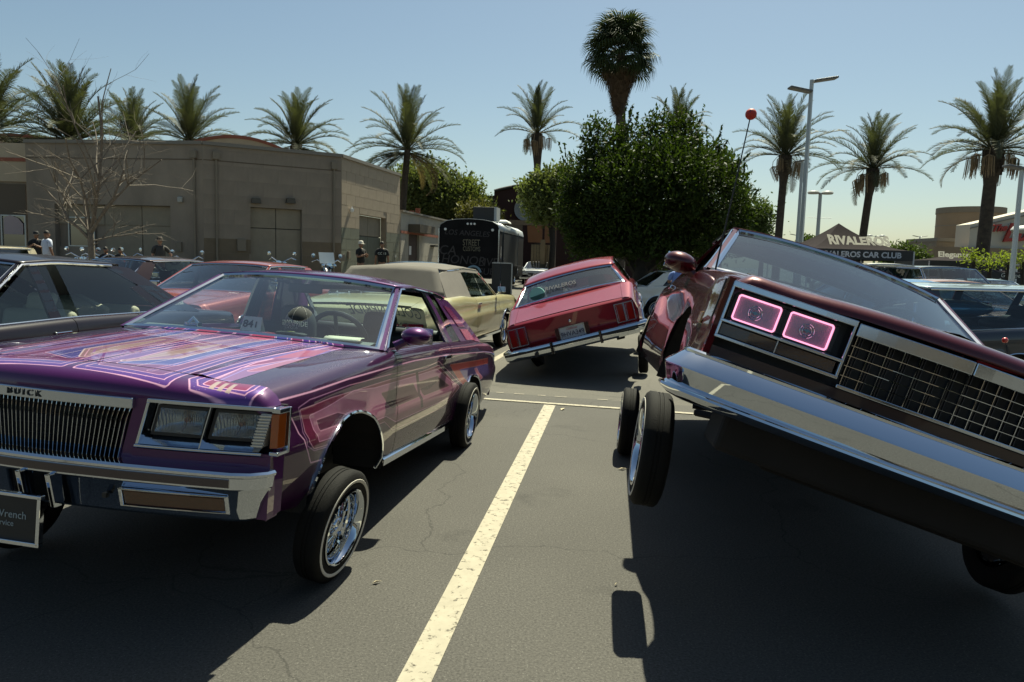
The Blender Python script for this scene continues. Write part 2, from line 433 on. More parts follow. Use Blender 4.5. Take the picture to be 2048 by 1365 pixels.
    def hood(s, crown=.03, ridge=0.0, peak=0.0):
        rows = []
        xs = np.linspace(s.xc - .02, s.hood_x, 16)
        def hz(x, y):
            t = abs(y) / s.hy
            z = s.zb(x) + .012 + crown * (1 - t ** 2.2)
            z += ridge * math.exp(-((abs(y) - .50) / .035) ** 2) + peak * math.exp(-(y / .05) ** 2)
            return z
        s.hz = hz
        ys = np.linspace(-s.hy, s.hy, 41)
        rows = [[(x, y, hz(x, y)) for y in ys] for x in xs]
        MB().grid(rows).build('hood', s.hood_m, s.root, smooth=60, fix=False)
        # cowl vents
        MB().box((s.xc - .05, 0, s.zb(s.xc) - .015), (.12, 1.5, .03)).build('cowl', M['black'], s.root)
        for sy in (.12, -.50):
            MB().tube([(s.xc - .06, sy + .42, s.zb(s.xc) + .02), (s.xc - .07, sy, s.zb(s.xc) + .03)], .006, 5).build('wiper', M['black'], s.root)
    def trunk(s, x_end=None, crown=.02):
        xe = x_end if x_end is not None else s.xr + .05
        ys = np.linspace(-s.deck_y, s.deck_y, 15)
        rows = [[(x, y, s.zb(x) + .012 + crown * (1 - (abs(y) / s.deck_y) ** 2)) for y in ys] for x in np.linspace(s.xd + .0, xe, 8)]
        MB().grid(rows).build('trunk_lid', s.hood_m, s.root, smooth=60, fix=False)
    def xrear(s, y): return s.xr - .06 + .10 * (abs(y) / .9) ** 2
    def rear_panel(s, z0=.42, sl=.06):
        ys = np.linspace(-1, 1, 17); rows = []
        zt = s.zb(s.xr)
        for z, off, top in ((zt + .01, .09, 1), (zt - .004, .03, 1), (zt - .03, 0, 0), (lerp(z0, zt, .6), .015, 0), (lerp(z0, zt, .3), .03, 0), (z0, .03 + sl * .2, 0), (z0 - .08, .10, 0)):
            rows.append([(s.xrear(t * .87) + off, t * (s.w(s.xr) - (.08 if top else .02)), z) for t in ys])
        MB().grid(rows).build('rear_panel', s.side_m if False else s.pm, s.root, smooth=40, fix=False)
    def under(s):
        mb = MB(); zc = .33
        mb.box2((s.xr + .25, -.58, zc), (.75, .58, zc + .02))
        mb.box2((-s.wb + s.ra + .02, -.86, zc - .01), (-s.ra - .02, .86, zc + .03))
        for sd in (1, -1):
            mb.box2((s.xr + .3, sd * .50, .26), (.7, sd * .60, .34))       # frame rails
            for c, A_, B_ in s.arches:                                      # wheel houses
                rows = [[(c + (A_ + .03) * math.cos(R(k)), sd * y, s.az + (B_ + .03) * math.sin(R(k))) for y in (.885, .60)] for k in range(0, 181, 15)]
                mb.grid(rows)
                mb.grid([[(c - A_, sd * .60, .3), (c + A_, sd * .60, .3)], [(c - A_, sd * .60, .70), (c + A_, sd * .60, .70)]])
        mb.box2((-.46, -.78, .73), (.84, .78, .75)); mb.box2((s.xr + .2, -.76, .60), (s.xd + .1, .76, .62))  # first plate added under the hood to block light leaking through its seams
        mb.build('underbody', M['under'], s.root, fix=False)
        mb = MB(); mb.tube([(-s.wb, -.7, s.az - .0), (-s.wb, .7, s.az)], .04, 8); mb.tube([(0, -.66, s.az), (0, -.2, s.az + .07), (0, .2, s.az + .07), (0, .66, s.az)], .03, 8)
        for sd in (1, -1):
            mb.tube([(.0, sd * .40, .30), (-.02, sd * .70, s.az - .05)], .022, 6); mb.tube([(.35, sd * .40, .28), (.03, sd * .68, s.az - .08)], .018, 6)
        mb.tube([(-.1, .1, .3), (-s.wb, .05, .3)], .05, 8)
        mb.build('axles_and_arms', M['under'], s.root, smooth=True)
    # ---- cabin: P = dict of stations at the belt (b) and the roof edge (t)
    def cabin(s, P, gl=None, roof_m=None, side_glass=None, n_open=None, trims='chrome'):
        s.P = P; rm = roof_m or s.pm; gl = gl or M['glass']; sg = side_glass or M['glass_side']
        wb, wt = P['wb'], P['wt']
        ze = curve(P['edge'])      # height of the roof edge along x
        def SP(x, t, out=0.0):
            zb = s.zb(x) + .0; z = lerp(zb, ze(x), t)
            y = lerp(wb, wt, t ** 0.9) + out
            return x, y, z
        s.SP = SP
        def patch(name, c, m, th=.028, out=0.0, nu=8, nv=6, parent=None, sides=(1, -1)):
            for sd in sides:
                rows = []
                for j in range(nv + 1):
                    v = j / nv; row = []
                    for i in range(nu + 1):
                        u = i / nu
                        x = lerp(lerp(c[0][0], c[1][0], u), lerp(c[3][0], c[2][0], u), v)
                        t = lerp(lerp(c[0][1], c[1][1], u), lerp(c[3][1], c[2][1], u), v)
                        X, Y, Z = SP(x, t, out + .012 * math.sin(math.pi * t)); row.append((X, sd * Y, Z))
                    rows.append(row)
                mb = MB(); mb.grid(rows)
                if th > 0:
                    inner = [[(x, y - sd * th, z) for x, y, z in r] for r in rows]; mb.grid(inner)
                    ed = lambda r: [rows[0]] and r
                    for a, b in ((rows[0], inner[0]), (rows[-1], inner[-1])): mb.grid([a, b])
                    for q in (0, -1): mb.grid([[r[q] for r in rows], [r[q] for r in inner]])
                mb.build(name, m, parent or s.root, smooth=40, fix=False)
        s.patch = patch
        # roof
        xs = np.linspace(P['xt1'], P['xt0'], 14); rows = []
        def rz(x, t):
            e = ze(x); cr = P.get('crown', .055)
            fx = min(1, (P['xt0'] - x) / .25, ) if P['xt0'] > x else 0
            bx = min(1, (x - P['xt1']) / .35) if x > P['xt1'] else 0
            k = .55 + .45 * min(fx, bx)
            return e + cr * k * (1 - abs(t) ** 2.6)
        s.rz = rz
        ts = np.linspace(-1, 1, 25)
        bowf = P.get('bow_f', .07); bowr = P.get('bow_r', .05)
        for x in xs:
            u = (x - P['xt1']) / (P['xt0'] - P['xt1'])
            rows.append([(x + lerp(-bowr, bowf, u) * (1 - t * t), t * wt, rz(x, t)) for t in ts])
        MB().grid(rows).build('roof', rm, s.root, smooth=60, fix=False, solid=.02)
        # windshield and rear window
        def screen(name, xb, zb_, xt, bow_b, bow_t, m, hb, ht, frame=True, nx=14, ny=8, ztop=None):
            def pt(u, v, o=0.0):
                x = lerp(xb + bow_b * (1 - u * u), xt + bow_t * (1 - u * u), v)
                z = lerp(zb_, (ztop if ztop else ze(xt)) , v) + lerp(P.get('zbow', .03), P.get('crown', .055) * .55, v) * (1 - abs(u) ** 2.4)
                y = u * lerp(hb, ht, v)
                return Vector((x, y, z))
            rows = [[pt(u, v) for u in np.linspace(-1, 1, nx + 1)] for v in np.linspace(0, 1, ny + 1)]
            g = MB().grid(rows).build(name, m, s.root, smooth=60, fix=False)
            if frame:
                per = [pt(u, 0) for u in np.linspace(-1, 1, 13)] + [pt(1, v) for v in (.25, .5, .75)] + [pt(u, 1) for u in np.linspace(1, -1, 13)] + [pt(-1, v) for v in (.75, .5, .25)]
                MB().tube(per, P.get('trim_r', .018), 6, closed=True).build('window_trim', M[trims], g, smooth=True)
            return pt
        s.ws = screen('windshield', P['xb0'], s.zb(P['xb0']) + .008, P['xt0'], P.get('bwf', .16), bowf, gl, P['hb'], P['ht'])
        s.rw = screen('rear_window', P['xb1'], s.zb(P['xb1']) + .012, P['xt1'], -P.get('bwr', .10), -bowr, P.get('rear_glass', gl), P.get('hbr', P['hb'] - .06), P.get('htr', P['ht'] - .0))
        # A pillars
        for sd in (1, -1):
            a = Vector((P['xb0'] - .02, sd * wb, s.zb(P['xb0']))); b = Vector((P['xt0'] - .01, sd * wt, ze(P['xt0'])))
            ai = Vector((P['xb0'] + .012, sd * P['hb'], s.zb(P['xb0']) + .01)); bi = Vector((P['xt0'] + .012, sd * P['ht'], ze(P['xt0']) + .008))
            rows = []
            for v in np.linspace(0, 1, 9):
                p, q = a.lerp(b, v), ai.lerp(bi, v); mid = (p + q) / 2 + Vector((.012, sd * .018, .006))
                back = p + Vector((-.05, -sd * .012, 0)); backi = q + Vector((-.045, -sd * .01, -.01))
                rows.append([q, mid, p, back, backi])
            MB().grid(rows, closed_u=True).build('windshield_pillar', s.pm, s.root, smooth=50, fix=False)
            pts = [SP(lerp(P['xb0'] - .03, P['xt0'] - .02, v), v, .006) for v in np.linspace(0, 1, 6)]
            pts += [SP(x, 1.0, .008) for x in np.linspace(P['xt0'] - .1, P['xt1'] + .1, 10)]
            MB().tube([(x, sd * y, z) for x, y, z in pts], .010, 5).build('drip_rail', M[trims], s.root, smooth=True)
    def interior(s, seat=None, dash=None, wheel_side=1, rear=True, x_seat=-1.55, x_rear=-2.35):
        seat = seat or M['vinyl_dark']; dash = dash or M['dash']
        zb = .95
        mb = MB(); mb.box2((s.P['xb1'] + .1, -.74, .34), (s.P['xb0'] - .05, .74, .36)); mb.box2((s.P['xb0'] - .02, -.76, .36), (s.P['xb0'] - .0, .76, .92))
        mb.box2((s.P['xb1'] + .05, -.72, .36), (s.P['xb1'] + .08, .72, .90))
        for sd in (1, -1):
            mb.box2((s.P['xb1'] + .1, sd * .765, .36), (s.P['xb0'] - .05, sd * .755, .93))
        mb.build('cabin_lining', M['vinyl_dark'], s.root)
        MB().box2((s.P['xb1'] - .02, -.62, .905), (s.P['xb1'] + .33, .62, .925)).build('parcel_shelf', seat, s.root)
        def bench(x, name='seat', n=2):
            for k in range(n):
                y0 = -.66 + k * 1.32 / n + .02; y1 = y0 + 1.32 / n - .04
                mb = MB(); mb.box2((x - .1, y0, .36), (x + .50, y1, .58))
                m = Matrix.Rotation(R(-14), 3, 'Y'); mb.box((x - .12, (y0 + y1) / 2, .76), (.14, y1 - y0, .48), rot=m)
                if x == x_seat: mb.box((x - .19, (y0 + y1) / 2, 1.05), (.09, .26, .17), rot=m)
                mb.build(name, seat, s.root, bevel=.045, smooth=50)
        bench(x_seat); 
        if rear: bench(x_rear, n=2)
        # dash
        x0 = s.P['xb0']; rows = []
        for y in np.linspace(-.73, .73, 9):
            b = .12 * (1 - (y / .75) ** 2)
            rows.append([(x0 + b + .02, y, s.zb(x0) + .012), (x0 - .12, y, .976), (x0 - .30, y, .966), (x0 - .36, y, .93), (x0 - .36, y, .80), (x0 - .30, y, .62)])
        MB().grid(rows).build('dashboard', dash, s.root, smooth=30, fix=False)
        ys = .37 * wheel_side; c = Vector((x0 - .46, ys, .965)); d = Vector((-.87, 0, .5)).normalized(); a = Vector((0, 1, 0)); b = d.cross(a)
        ring = [c + (a * math.cos(t) + b * math.sin(t)) * .185 for t in np.linspace(0, 2 * math.pi, 24, endpoint=False)]
        mb = MB(); mb.tube(ring, .016, 8, closed=True)
        for t in (0.2, math.pi - .2, -math.pi / 2): mb.tube([c - d * .03, c + (a * math.cos(t) + b * math.sin(t)) * .18], .012, 6)
        mb.tube([c - d * .03, c - d * .25], .03, 8); mb.build('steering_wheel', M['black'], s.root, smooth=True)
    def sweep(s, name, path, prof, m, parent=None, smooth=30, sheary=0.0, bevel=0):
        """profile (offset outwards, z) swept along a plan path of (x, y); normals point outwards (path runs right to left)"""
        P = [Vector((a, b, 0)) for a, b in path]; rows = []
        for i, p in enumerate(P):
            d = (P[min(i + 1, len(P) - 1)] - P[max(i - 1, 0)]).normalized(); n = Vector((d.y, -d.x, 0))
            rows.append([(p.x + n.x * o, p.y + n.y * o, z) for o, z in prof])
        mb = MB(); mb.grid(rows, closed_u=True)
        k = len(prof); mb.f.append(tuple(range(k))); mb.f.append(tuple(range((len(rows) - 1) * k, len(rows) * k)))
        return mb.build(name, m, parent or s.root, smooth=smooth, bevel=bevel)
def bowed(fn, y0, y1, z0, z1, o0, o1, n=6, shear=0.0, slope=0.0):
    """a bar lying on a bowed upright face x = fn(y): y0..y1 by z0..z1, from offset o0 to o1"""
    mb = MB(); rows = []
    for i in range(n + 1):
        y = lerp(y0, y1, i / n)
        ring = []
        for z, o in ((z0, o0), (z0, o1), (z1, o1), (z1, o0)):
            yy = y + shear * (z - .75) * (1 if y > 0 else -1)
            ring.append((fn(y) + o + slope * (z - .75), yy, z))
        rows.append(ring)
    mb.grid(rows, closed_u=True); k = 4
    mb.f.append((0, 1, 2, 3)); mb.f.append(tuple(range(n * k, n * k + k)))
    return mb
def joinmb(*ms):
    o = MB()
    for m in ms: o.add(m.v, m.f)
    return o
def set_pose(root, pos, yaw, pitch, roll):
    root.location = pos
    root.matrix_world = Matrix.Translation(Vector(pos)) @ Matrix.Rotation(yaw, 4, 'Z') @ Matrix.Rotation(pitch, 4, 'Y') @ Matrix.Rotation(roll, 4, 'X')
def local_of(root, pworld): return root.matrix_world.inverted() @ Vector(pworld)
# ================================================================ SETTING
def asphalt_material():
    m = mat('asphalt', (.075, .073, .068), .92, bump=.5, bscale=220); t = m.node_tree; b = t.nodes['Principled BSDF']
    tc = _n(t, 'ShaderNodeTexCoord'); sp = _n(t, 'ShaderNodeSeparateXYZ'); t.links.new(tc.outputs['Object'], sp.inputs[0])
    big = _n(t, 'ShaderNodeTexNoise', Scale=.55, Detail=5.0); t.links.new(tc.outputs['Object'], big.inputs[0])
    fine = _n(t, 'ShaderNodeTexNoise', Scale=95.0, Detail=4.0, Roughness=.7); t.links.new(tc.outputs['Object'], fine.inputs[0])
    r1 = _n(t, 'ShaderNodeMapRange'); r1.inputs['From Min'].default_value = .3; r1.inputs['From Max'].default_value = .7; r1.inputs['To Min'].default_value = .84; r1.inputs['To Max'].default_value = 1.16
    t.links.new(big.outputs[0], r1.inputs[0])
    r2 = _n(t, 'ShaderNodeMapRange'); r2.inputs['From Min'].default_value = .3; r2.inputs['From Max'].default_value = .7; r2.inputs['To Min'].default_value = .42; r2.inputs['To Max'].default_value = 1.6
    t.links.new(fine.outputs[0], r2.inputs[0])
    mu = _n(t, 'ShaderNodeMath', operation='MULTIPLY'); t.links.new(r1.outputs[0], mu.inputs[0]); t.links.new(r2.outputs[0], mu.inputs[1])
    # older, paler paving beyond the seam across the aisle
    dt = _n(t, 'ShaderNodeVectorMath', operation='DOT_PRODUCT'); dt.inputs[1].default_value = (.229, .973, 0)
    t.links.new(tc.outputs['Object'], dt.inputs[0])
    ed = _n(t, 'ShaderNodeMapRange'); ed.inputs['From Min'].default_value = 8.31; ed.inputs['From Max'].default_value = 8.35
    t.links.new(dt.outputs['Value'], ed.inputs[0])
    mx = _n(t, 'ShaderNodeMix', data_type='RGBA'); t.links.new(ed.outputs[0], mx.inputs[0])
    mx.inputs[6].default_value = (.066, .0625, .055, 1); mx.inputs[7].default_value = (.090, .084, .070, 1)
    sc = _n(t, 'ShaderNodeVectorMath', operation='SCALE'); t.links.new(mx.outputs[2], sc.inputs[0]); t.links.new(mu.outputs[0], sc.inputs['Scale'])
    # oil drips and tyre scuffs, hairline cracks
    st = _n(t, 'ShaderNodeTexNoise', Scale=1.7, Detail=7.0, Roughness=.62, Distortion=.6); t.links.new(tc.outputs['Object'], st.inputs[0])
    sm = _n(t, 'ShaderNodeMapRange'); sm.inputs['From Min'].default_value = .60; sm.inputs['From Max'].default_value = .72; sm.inputs['To Min'].default_value = 1.0; sm.inputs['To Max'].default_value = .62; t.links.new(st.outputs[0], sm.inputs[0])
    dn = _n(t, 'ShaderNodeTexNoise', Scale=2.2, Detail=5.0); t.links.new(tc.outputs['Object'], dn.inputs[0])
    dv = _n(t, 'ShaderNodeVectorMath', operation='MULTIPLY_ADD'); dv.inputs[1].default_value = (.55, .55, 0); t.links.new(dn.outputs['Color'], dv.inputs[0]); t.links.new(tc.outputs['Object'], dv.inputs[2])
    cv = _n(t, 'ShaderNodeTexVoronoi', feature='DISTANCE_TO_EDGE', Scale=.42); t.links.new(dv.outputs[0], cv.inputs[0])
    cm = _n(t, 'ShaderNodeMapRange'); cm.inputs['From Min'].default_value = .0008; cm.inputs['From Max'].default_value = .0030; cm.inputs['To Min'].default_value = .62; cm.inputs['To Max'].default_value = 1.0; t.links.new(cv.outputs[0], cm.inputs[0])
    mk = _n(t, 'ShaderNodeMath', operation='MULTIPLY'); t.links.new(sm.outputs[0], mk.inputs[0]); t.links.new(cm.outputs[0], mk.inputs[1])
    mu2 = _n(t, 'ShaderNodeMath', operation='MULTIPLY'); t.links.new(mu.outputs[0], mu2.inputs[0]); t.links.new(mk.outputs[0], mu2.inputs[1])
    t.links.new(mu2.outputs[0], sc.inputs['Scale'])
    vo = _n(t, 'ShaderNodeTexVoronoi', Scale=120.0); t.links.new(tc.outputs['Object'], vo.inputs[0])
    vs = _n(t, 'ShaderNodeSeparateColor'); t.links.new(vo.outputs['Color'], vs.inputs[0])
    gt = _n(t, 'ShaderNodeMath', operation='GREATER_THAN'); gt.inputs[1].default_value = .94; t.links.new(vs.outputs[0], gt.inputs[0])
    ds = _n(t, 'ShaderNodeMath', operation='LESS_THAN'); ds.inputs[1].default_value = .33; t.links.new(vo.outputs['Distance'], ds.inputs[0])
    an = _n(t, 'ShaderNodeMath', operation='MULTIPLY'); t.links.new(gt.outputs[0], an.inputs[0]); t.links.new(ds.outputs[0], an.inputs[1])
    m2 = _n(t, 'ShaderNodeMix', data_type='RGBA'); t.links.new(an.outputs[0], m2.inputs[0]); t.links.new(sc.outputs[0], m2.inputs[6]); m2.inputs[7].default_value = (.13, .125, .11, 1)
    t.links.new(m2.outputs[2], b.inputs['Base Color']); return m
M['asphalt'] = asphalt_material()
xs = [-3000, -400, -120, -60] + list(np.arange(-40, 31, 2.0)) + [45, 120, 400, 3000]
ys = [-60, -20, -5] + list(np.arange(0, 60, 2.0)) + [70, 100, 200, 600, 3000]
MB().grid([[(x, y, ground_z(x, y)) for x in xs] for y in ys]).build('ground', M['asphalt'], smooth=60)['kind'] = 'structure'
def worn_paint(name, col, lo=.38, hi=.50, sc=22):
    m = mat(name, col, .75, noise=.10, nscale=14); t = m.node_tree; b = t.nodes['Principled BSDF']
    out = [n for n in t.nodes if n.type == 'OUTPUT_MATERIAL'][0]
    nz = _n(t, 'ShaderNodeTexNoise', Scale=float(sc), Detail=8.0, Roughness=.72); tc = _n(t, 'ShaderNodeTexCoord'); t.links.new(tc.outputs['Object'], nz.inputs[0])
    mr = _n(t, 'ShaderNodeMapRange'); mr.inputs['From Min'].default_value = lo; mr.inputs['From Max'].default_value = hi
    t.links.new(nz.outputs[0], mr.inputs[0])
    tr = _n(t, 'ShaderNodeBsdfTransparent'); mx = _n(t, 'ShaderNodeMixShader'); t.links.new(mr.outputs[0], mx.inputs[0])
    t.links.new(tr.outputs[0], mx.inputs[1]); t.links.new(b.outputs[0], mx.inputs[2]); t.links.new(mx.outputs[0], out.inputs[0]); return m
M['line'] = worn_paint('cream_line_paint', (.31, .28, .21), .33, .45)
M['line_faint'] = worn_paint('faded_line_paint', (.3, .27, .2), .44, .54, 9)
def stripe(a, b, w, m=None, n=None, name='painted_line', dz=.004):
    a = Vector((a[0], a[1])); b = Vector((b[0], b[1])); d = (b - a).normalized(); s = Vector((d.y, -d.x)) * w / 2
    n = n or max(2, int((b - a).length / 1.0)); rows = []
    for i in range(n + 1):
        p = a.lerp(b, i / n); rows.append([(p.x + s.x, p.y + s.y, ground_z(p.x, p.y) + dz), (p.x - s.x, p.y - s.y, ground_z(p.x, p.y) + dz)])
    o = MB().grid(rows).build(name, m or M['line']); o['kind'] = 'structure'; return o
L0 = Vector((-.314, 2.563)); L1 = Vector((.424, 7.95)); LD = (L1 - L0).normalized(); LS = Vector((LD.y, -LD.x))
H0 = Vector((-.275, 8.150)); H1 = Vector((1.126, 7.820)); HD = (H1 - H0).normalized()
stripe(L0 - LD * 4, L1 - LD * .04, .122)
for k in (-2, -1, 1, 2, 3):
    q = L1 + HD * 2.72 * k; stripe(q - LD * .04, q - LD * 5.4, .122)
stripe(H0 - HD * 14, H1 + HD * 14, .075, dz=.008)
for i in range(16):   # broken remains of an old line along the seam
    t0 = -1.1 + i * .23 + random.uniform(-.03, .03)
    p = Vector((-.207, 8.60)) + HD * t0; 
    if i in (2, 9, 14): continue
    stripe(p, p + HD * random.uniform(.08, .17), .022, name='old_line_fragment', n=1, dz=.005)
FD = Vector((math.sin(R(11)), math.cos(R(11))))
q = Vector((-.32, 11.2)); stripe(q - FD * 1.4, q + FD * 4, .11, M['line'])
for k in (-3, -2, -1, 1, 2, 3):
    p = q + Vector((FD.y, -FD.x)) * 2.7 * k; stripe(p - FD * 1.4, p + FD * 4, .11)

# ---- walls
M['stucco'] = mat('grey_tan_stucco', (.25, .205, .158), .9, noise=.20, nscale=.9, stretch=(1, 1, .45), bump=.25, bscale=30)
M['block'] = mat('grey_tan_block', (.33, .265, .19), .9, noise=.10, nscale=2.5, bump=.5, bscale=25)
M['block_low'] = mat('grey_green_block', (.15, .155, .115), .9, noise=.10, nscale=2.5, bump=.5, bscale=25)
M['block_dim'] = mat('brown_painted_block', (.17, .13, .085), .9, noise=.10, nscale=2.5, bump=.5, bscale=25)
M['panel'] = mat('tan_door_paint', (.25, .21, .15), .7, noise=.08, nscale=3)
M['cap'] = mat('parapet_cap_grey', (.20, .18, .15), .8)
M['rust'] = mat('brick_red_trim', (.26, .085, .05), .8, noise=.15)
M['cream_wall'] = mat('cream_plaster', (.42, .34, .24), .9, noise=.08, nscale=1.5)
M['bronze'] = mat('dark_bronze', (.02, .017, .014), .5)
M['alum'] = mat('window_aluminium', (.35, .37, .38), .35, .8)
M['win'] = glass('shop_window_glass', (.10, .10, .10), .12, .9)
def line_param(px, py, A, B):
    d = ray(px, py); n = Vector((-(B - A).y, (B - A).x, 0)); t = n.dot(Vector((A.x, A.y, 0))) / n.dot(Vector((d.x, d.y, 0)))
    P = Vector((d.x * t, d.y * t)); return (P - Vector((A.x, A.y))).dot(Vector(((B - A).x, (B - A).y)).normalized()), HC + d.z * t
BLK = {}
def block_wall(root, A, B, z0, z1, openings, mats, bw=.80, bh=.40, joint=.012, proud=.014, limit=None, th=.3, wall_m=None):
    """solid wall with openings (u0,u1,ztop from z0) faced with separate blocks in running bond"""
    A2 = Vector((A.x, A.y)); B2 = Vector((B.x, B.y)); L = (B2 - A2).length; d = (B2 - A2) / L; ang = math.atan2(d.y, d.x)
    nrm = Vector((d.y, -d.x)); P = lambda u, z, o=0.0: (A2.x + d.x * u + nrm.x * o, A2.y + d.y * u + nrm.y * o, z)
    cuts = sorted({0, L} | {c for o in openings for c in (o[0], o[1])}); mb = MB()
    for a, b in zip(cuts, cuts[1:]):
        if b - a < 1e-4: continue
        lo = z0; 
        for o in openings:
            if o[0] <= (a + b) / 2 <= o[1]: lo = o[2]
        c = P((a + b) / 2, 0, -th / 2); mb.box((c[0], c[1], (lo + z1) / 2), (b - a, th, z1 - lo), rz=ang)
    mb.build('wall', wall_m or mats(z0 + .1), root)
    n = int(math.ceil((z1 - z0) / bh)); cnt = 0
    if bw:
        for r in range(n):
            a0 = z0 + r * bh; a1 = min(z1, a0 + bh)
            if a1 - a0 < .1: continue
            u = -bw / 2 if r % 2 else 0.0
            while u < L:
                s, e = max(0, u), min(L, u + bw); u += bw
                zz0, zz1 = a0, a1
                for o in openings:
                    if a0 < o[2] - .02:
                        if a1 > o[2] + .08 and s < o[1] and e > o[0] and s > o[0] - .05 and e < o[1] + .05: zz0 = o[2]; continue
                        if s >= o[0] - .01 and e <= o[1] + .01: s = e
                        elif s < o[0] < e: e = o[0]
                        elif s < o[1] < e: s = o[1]
                w, h = e - s - joint, zz1 - zz0 - joint
                if w < .06 or h < .06: continue
                key = (round(w, 2), round(h, 2), mats(a0).name)
                if key not in BLK: BLK[key] = MB().box((0, 0, 0), (w, proud * 2, h)).mesh('block', mats(a0))
                c = P((s + e) / 2, (zz0 + zz1) / 2, random.uniform(-.002, .002)); inst('block', BLK[key], root, c, (0, 0, ang)); cnt += 1
    return P, L, ang
b1 = empty('stucco_building', (0, 0, 0), label='low grey tan block building with flat parapet and recessed double doors', cat='building')
A0, A1, A2_, A3 = atY(50, 290, 32.5), atY(405, 293, 31.5), atY(683, 318, 34.3), atY(800, 350, 41.5)
ZT = 5.86; ZG = .30
o1 = line_param(110, 450, A0, A1)[0]; o1b = line_param(341, 450, A0, A1)[0]; zt1 = line_param(225, 410, A0, A1)[1]
PA, LA, angA = block_wall(b1, A0, A1, ZG, ZT, [(o1, o1b, zt1)], lambda z: M['stucco'], bw=0, wall_m=M['stucco'])
o2 = line_param(501, 450, A1, A2_)[0]; o2b = line_param(604, 450, A1, A2_)[0]; zt2 = line_param(550, 417, A1, A2_)[1]
PB, LB, angB = block_wall(b1, A1, A2_, ZG, ZT, [(o2, o2b, zt2)], lambda z: M['block_dim'] if z < 1.75 else M['stucco'], bw=1.2, bh=.6, joint=.006, proud=.006, wall_m=M['stucco'])
o3 = line_param(718, 480, A2_, A3)[0]; o3b = line_param(772, 480, A2_, A3)[0]; zt3 = line_param(745, 433, A2_, A3)[1]
PC, LC, angC = block_wall(b1, A2_, A3, ZG, ZT, [(o3, o3b, zt3)], lambda z: M['block_low'] if z < 2.55 else M['block'], bw=1.0, bh=.5, joint=.016, wall_m=M['block'])
for P_, L_, ang in ((PA, LA, angA), (PB, LB, angB), (PC, LC, angC)):
    c = P_(L_ / 2, 0, -.12); MB().box((c[0], c[1], ZT + .07), (L_ + .02, .42, .14), rz=ang).build('parapet_cap', M['cap'], b1)
def wbox(P, ang, u0, u1, z0, z1, o0, o1, name, m, root=b1, bevel=0):
    c = P((u0 + u1) / 2, 0, (o0 + o1) / 2); return MB().box((c[0], c[1], (z0 + z1) / 2), (abs(u1 - u0), abs(o1 - o0), z1 - z0), rz=ang).build(name, m, root, bevel=bevel)
# recessed shop front of wall A
q = [line_param(p, 450, A0, A1)[0] for p in (110, 203, 278, 341)]
for a, b in zip(q, q[1:]):
    wbox(PA, angA, a + .015, b - .015, 2.55, zt1 - .01, -.26, -.22, 'fascia_panel', M['panel'])
    if a > q[0] + .1: wbox(PA, angA, a + .02, b - .02, ZG, 2.53, -.27, -.23, 'shop_panel', M['panel'])
wbox(PA, angA, q[0], q[-1], ZG, zt1, -.34, -.30, 'recess_back', M['stucco'])
def window(P, ang, u0, u1, z0, z1, o, root, pane=None, fr=None, mull=0):
    w = wbox(P, ang, u0, u1, z0, z1, o - .05, o - .03, 'window', pane or M['win'], root)
    for a, b, c, d in ((u0 - .05, u0, z0 - .05, z1 + .05), (u1, u1 + .05, z0 - .05, z1 + .05), (u0, u1, z1, z1 + .05), (u0, u1, z0 - .05, z0)):
        wbox(P, ang, a, b, c, d, o - .05, o + .02, 'frame', fr or M['alum'], w)
    for k in range(mull):
        uu = lerp(u0, u1, (k + 1) / (mull + 1)); wbox(P, ang, uu - .02, uu + .02, z0, z1, o - .04, o + .01, 'mullion', fr or M['alum'], w)
    return w
u0, u1 = line_param(132, 450, A0, A1)[0], line_param(181, 450, A0, A1)[0]; zt = line_param(155, 436, A0, A1)[1]; zb_ = line_param(155, 491, A0, A1)[1]
window(PA, angA, u0, u1, zb_, zt, -.2, b1)
wbox(PA, angA, u1 - .3, u1 - .05, zb_ + .02, zt - .25, -.30, -.28, 'window_poster', mat('pale_poster', (.30, .40, .42), .6))
wbox(PA, angA, q[0], q[1], ZG, zb_ - .06, -.27, -.2, 'stall_riser', M['stucco'])
# fittings on the walls
M['pipe'] = mat('painted_pipe', (.20, .165, .12), .7)
for P_, ang, u in ((PA, angA, LA - .35), (PB, angB, .5), (PB, angB, LB - .35)):
    c = Vector(P_(u, 0, .07)); MB().tube([(c.x, c.y, .3), (c.x, c.y, ZT - .5)], .045, 8).build('downpipe', M['pipe'], b1, smooth=True)
    wbox(P_, ang, u - .13, u + .13, ZT - .55, ZT - .25, .0, .16, 'scupper_box', M['pipe'])
for P_, ang, u, z, w, h in ((PB, angB, 1.3, 1.6, .35, .5), (PB, angB, 5.6, 1.3, .3, .3), (PA, angA, LA - 1.2, 1.5, .25, .4), (PC, angC, .6, 1.4, .22, .34)):
    wbox(P_, ang, u, u + w, z, z + h, 0, .10, 'meter_box', M['pipe'], bevel=.01)
for P_, ang, L_ in ((PA, angA, LA), (PB, angB, LB)):
    wbox(P_, ang, 0.02, L_ - .02, ZT - .62, ZT - .58, .012, .016, 'wall_joint', mat('brown_joint_caulk', (.12, .09, .065), .9))  # joint drawn as a thin darker brown strip
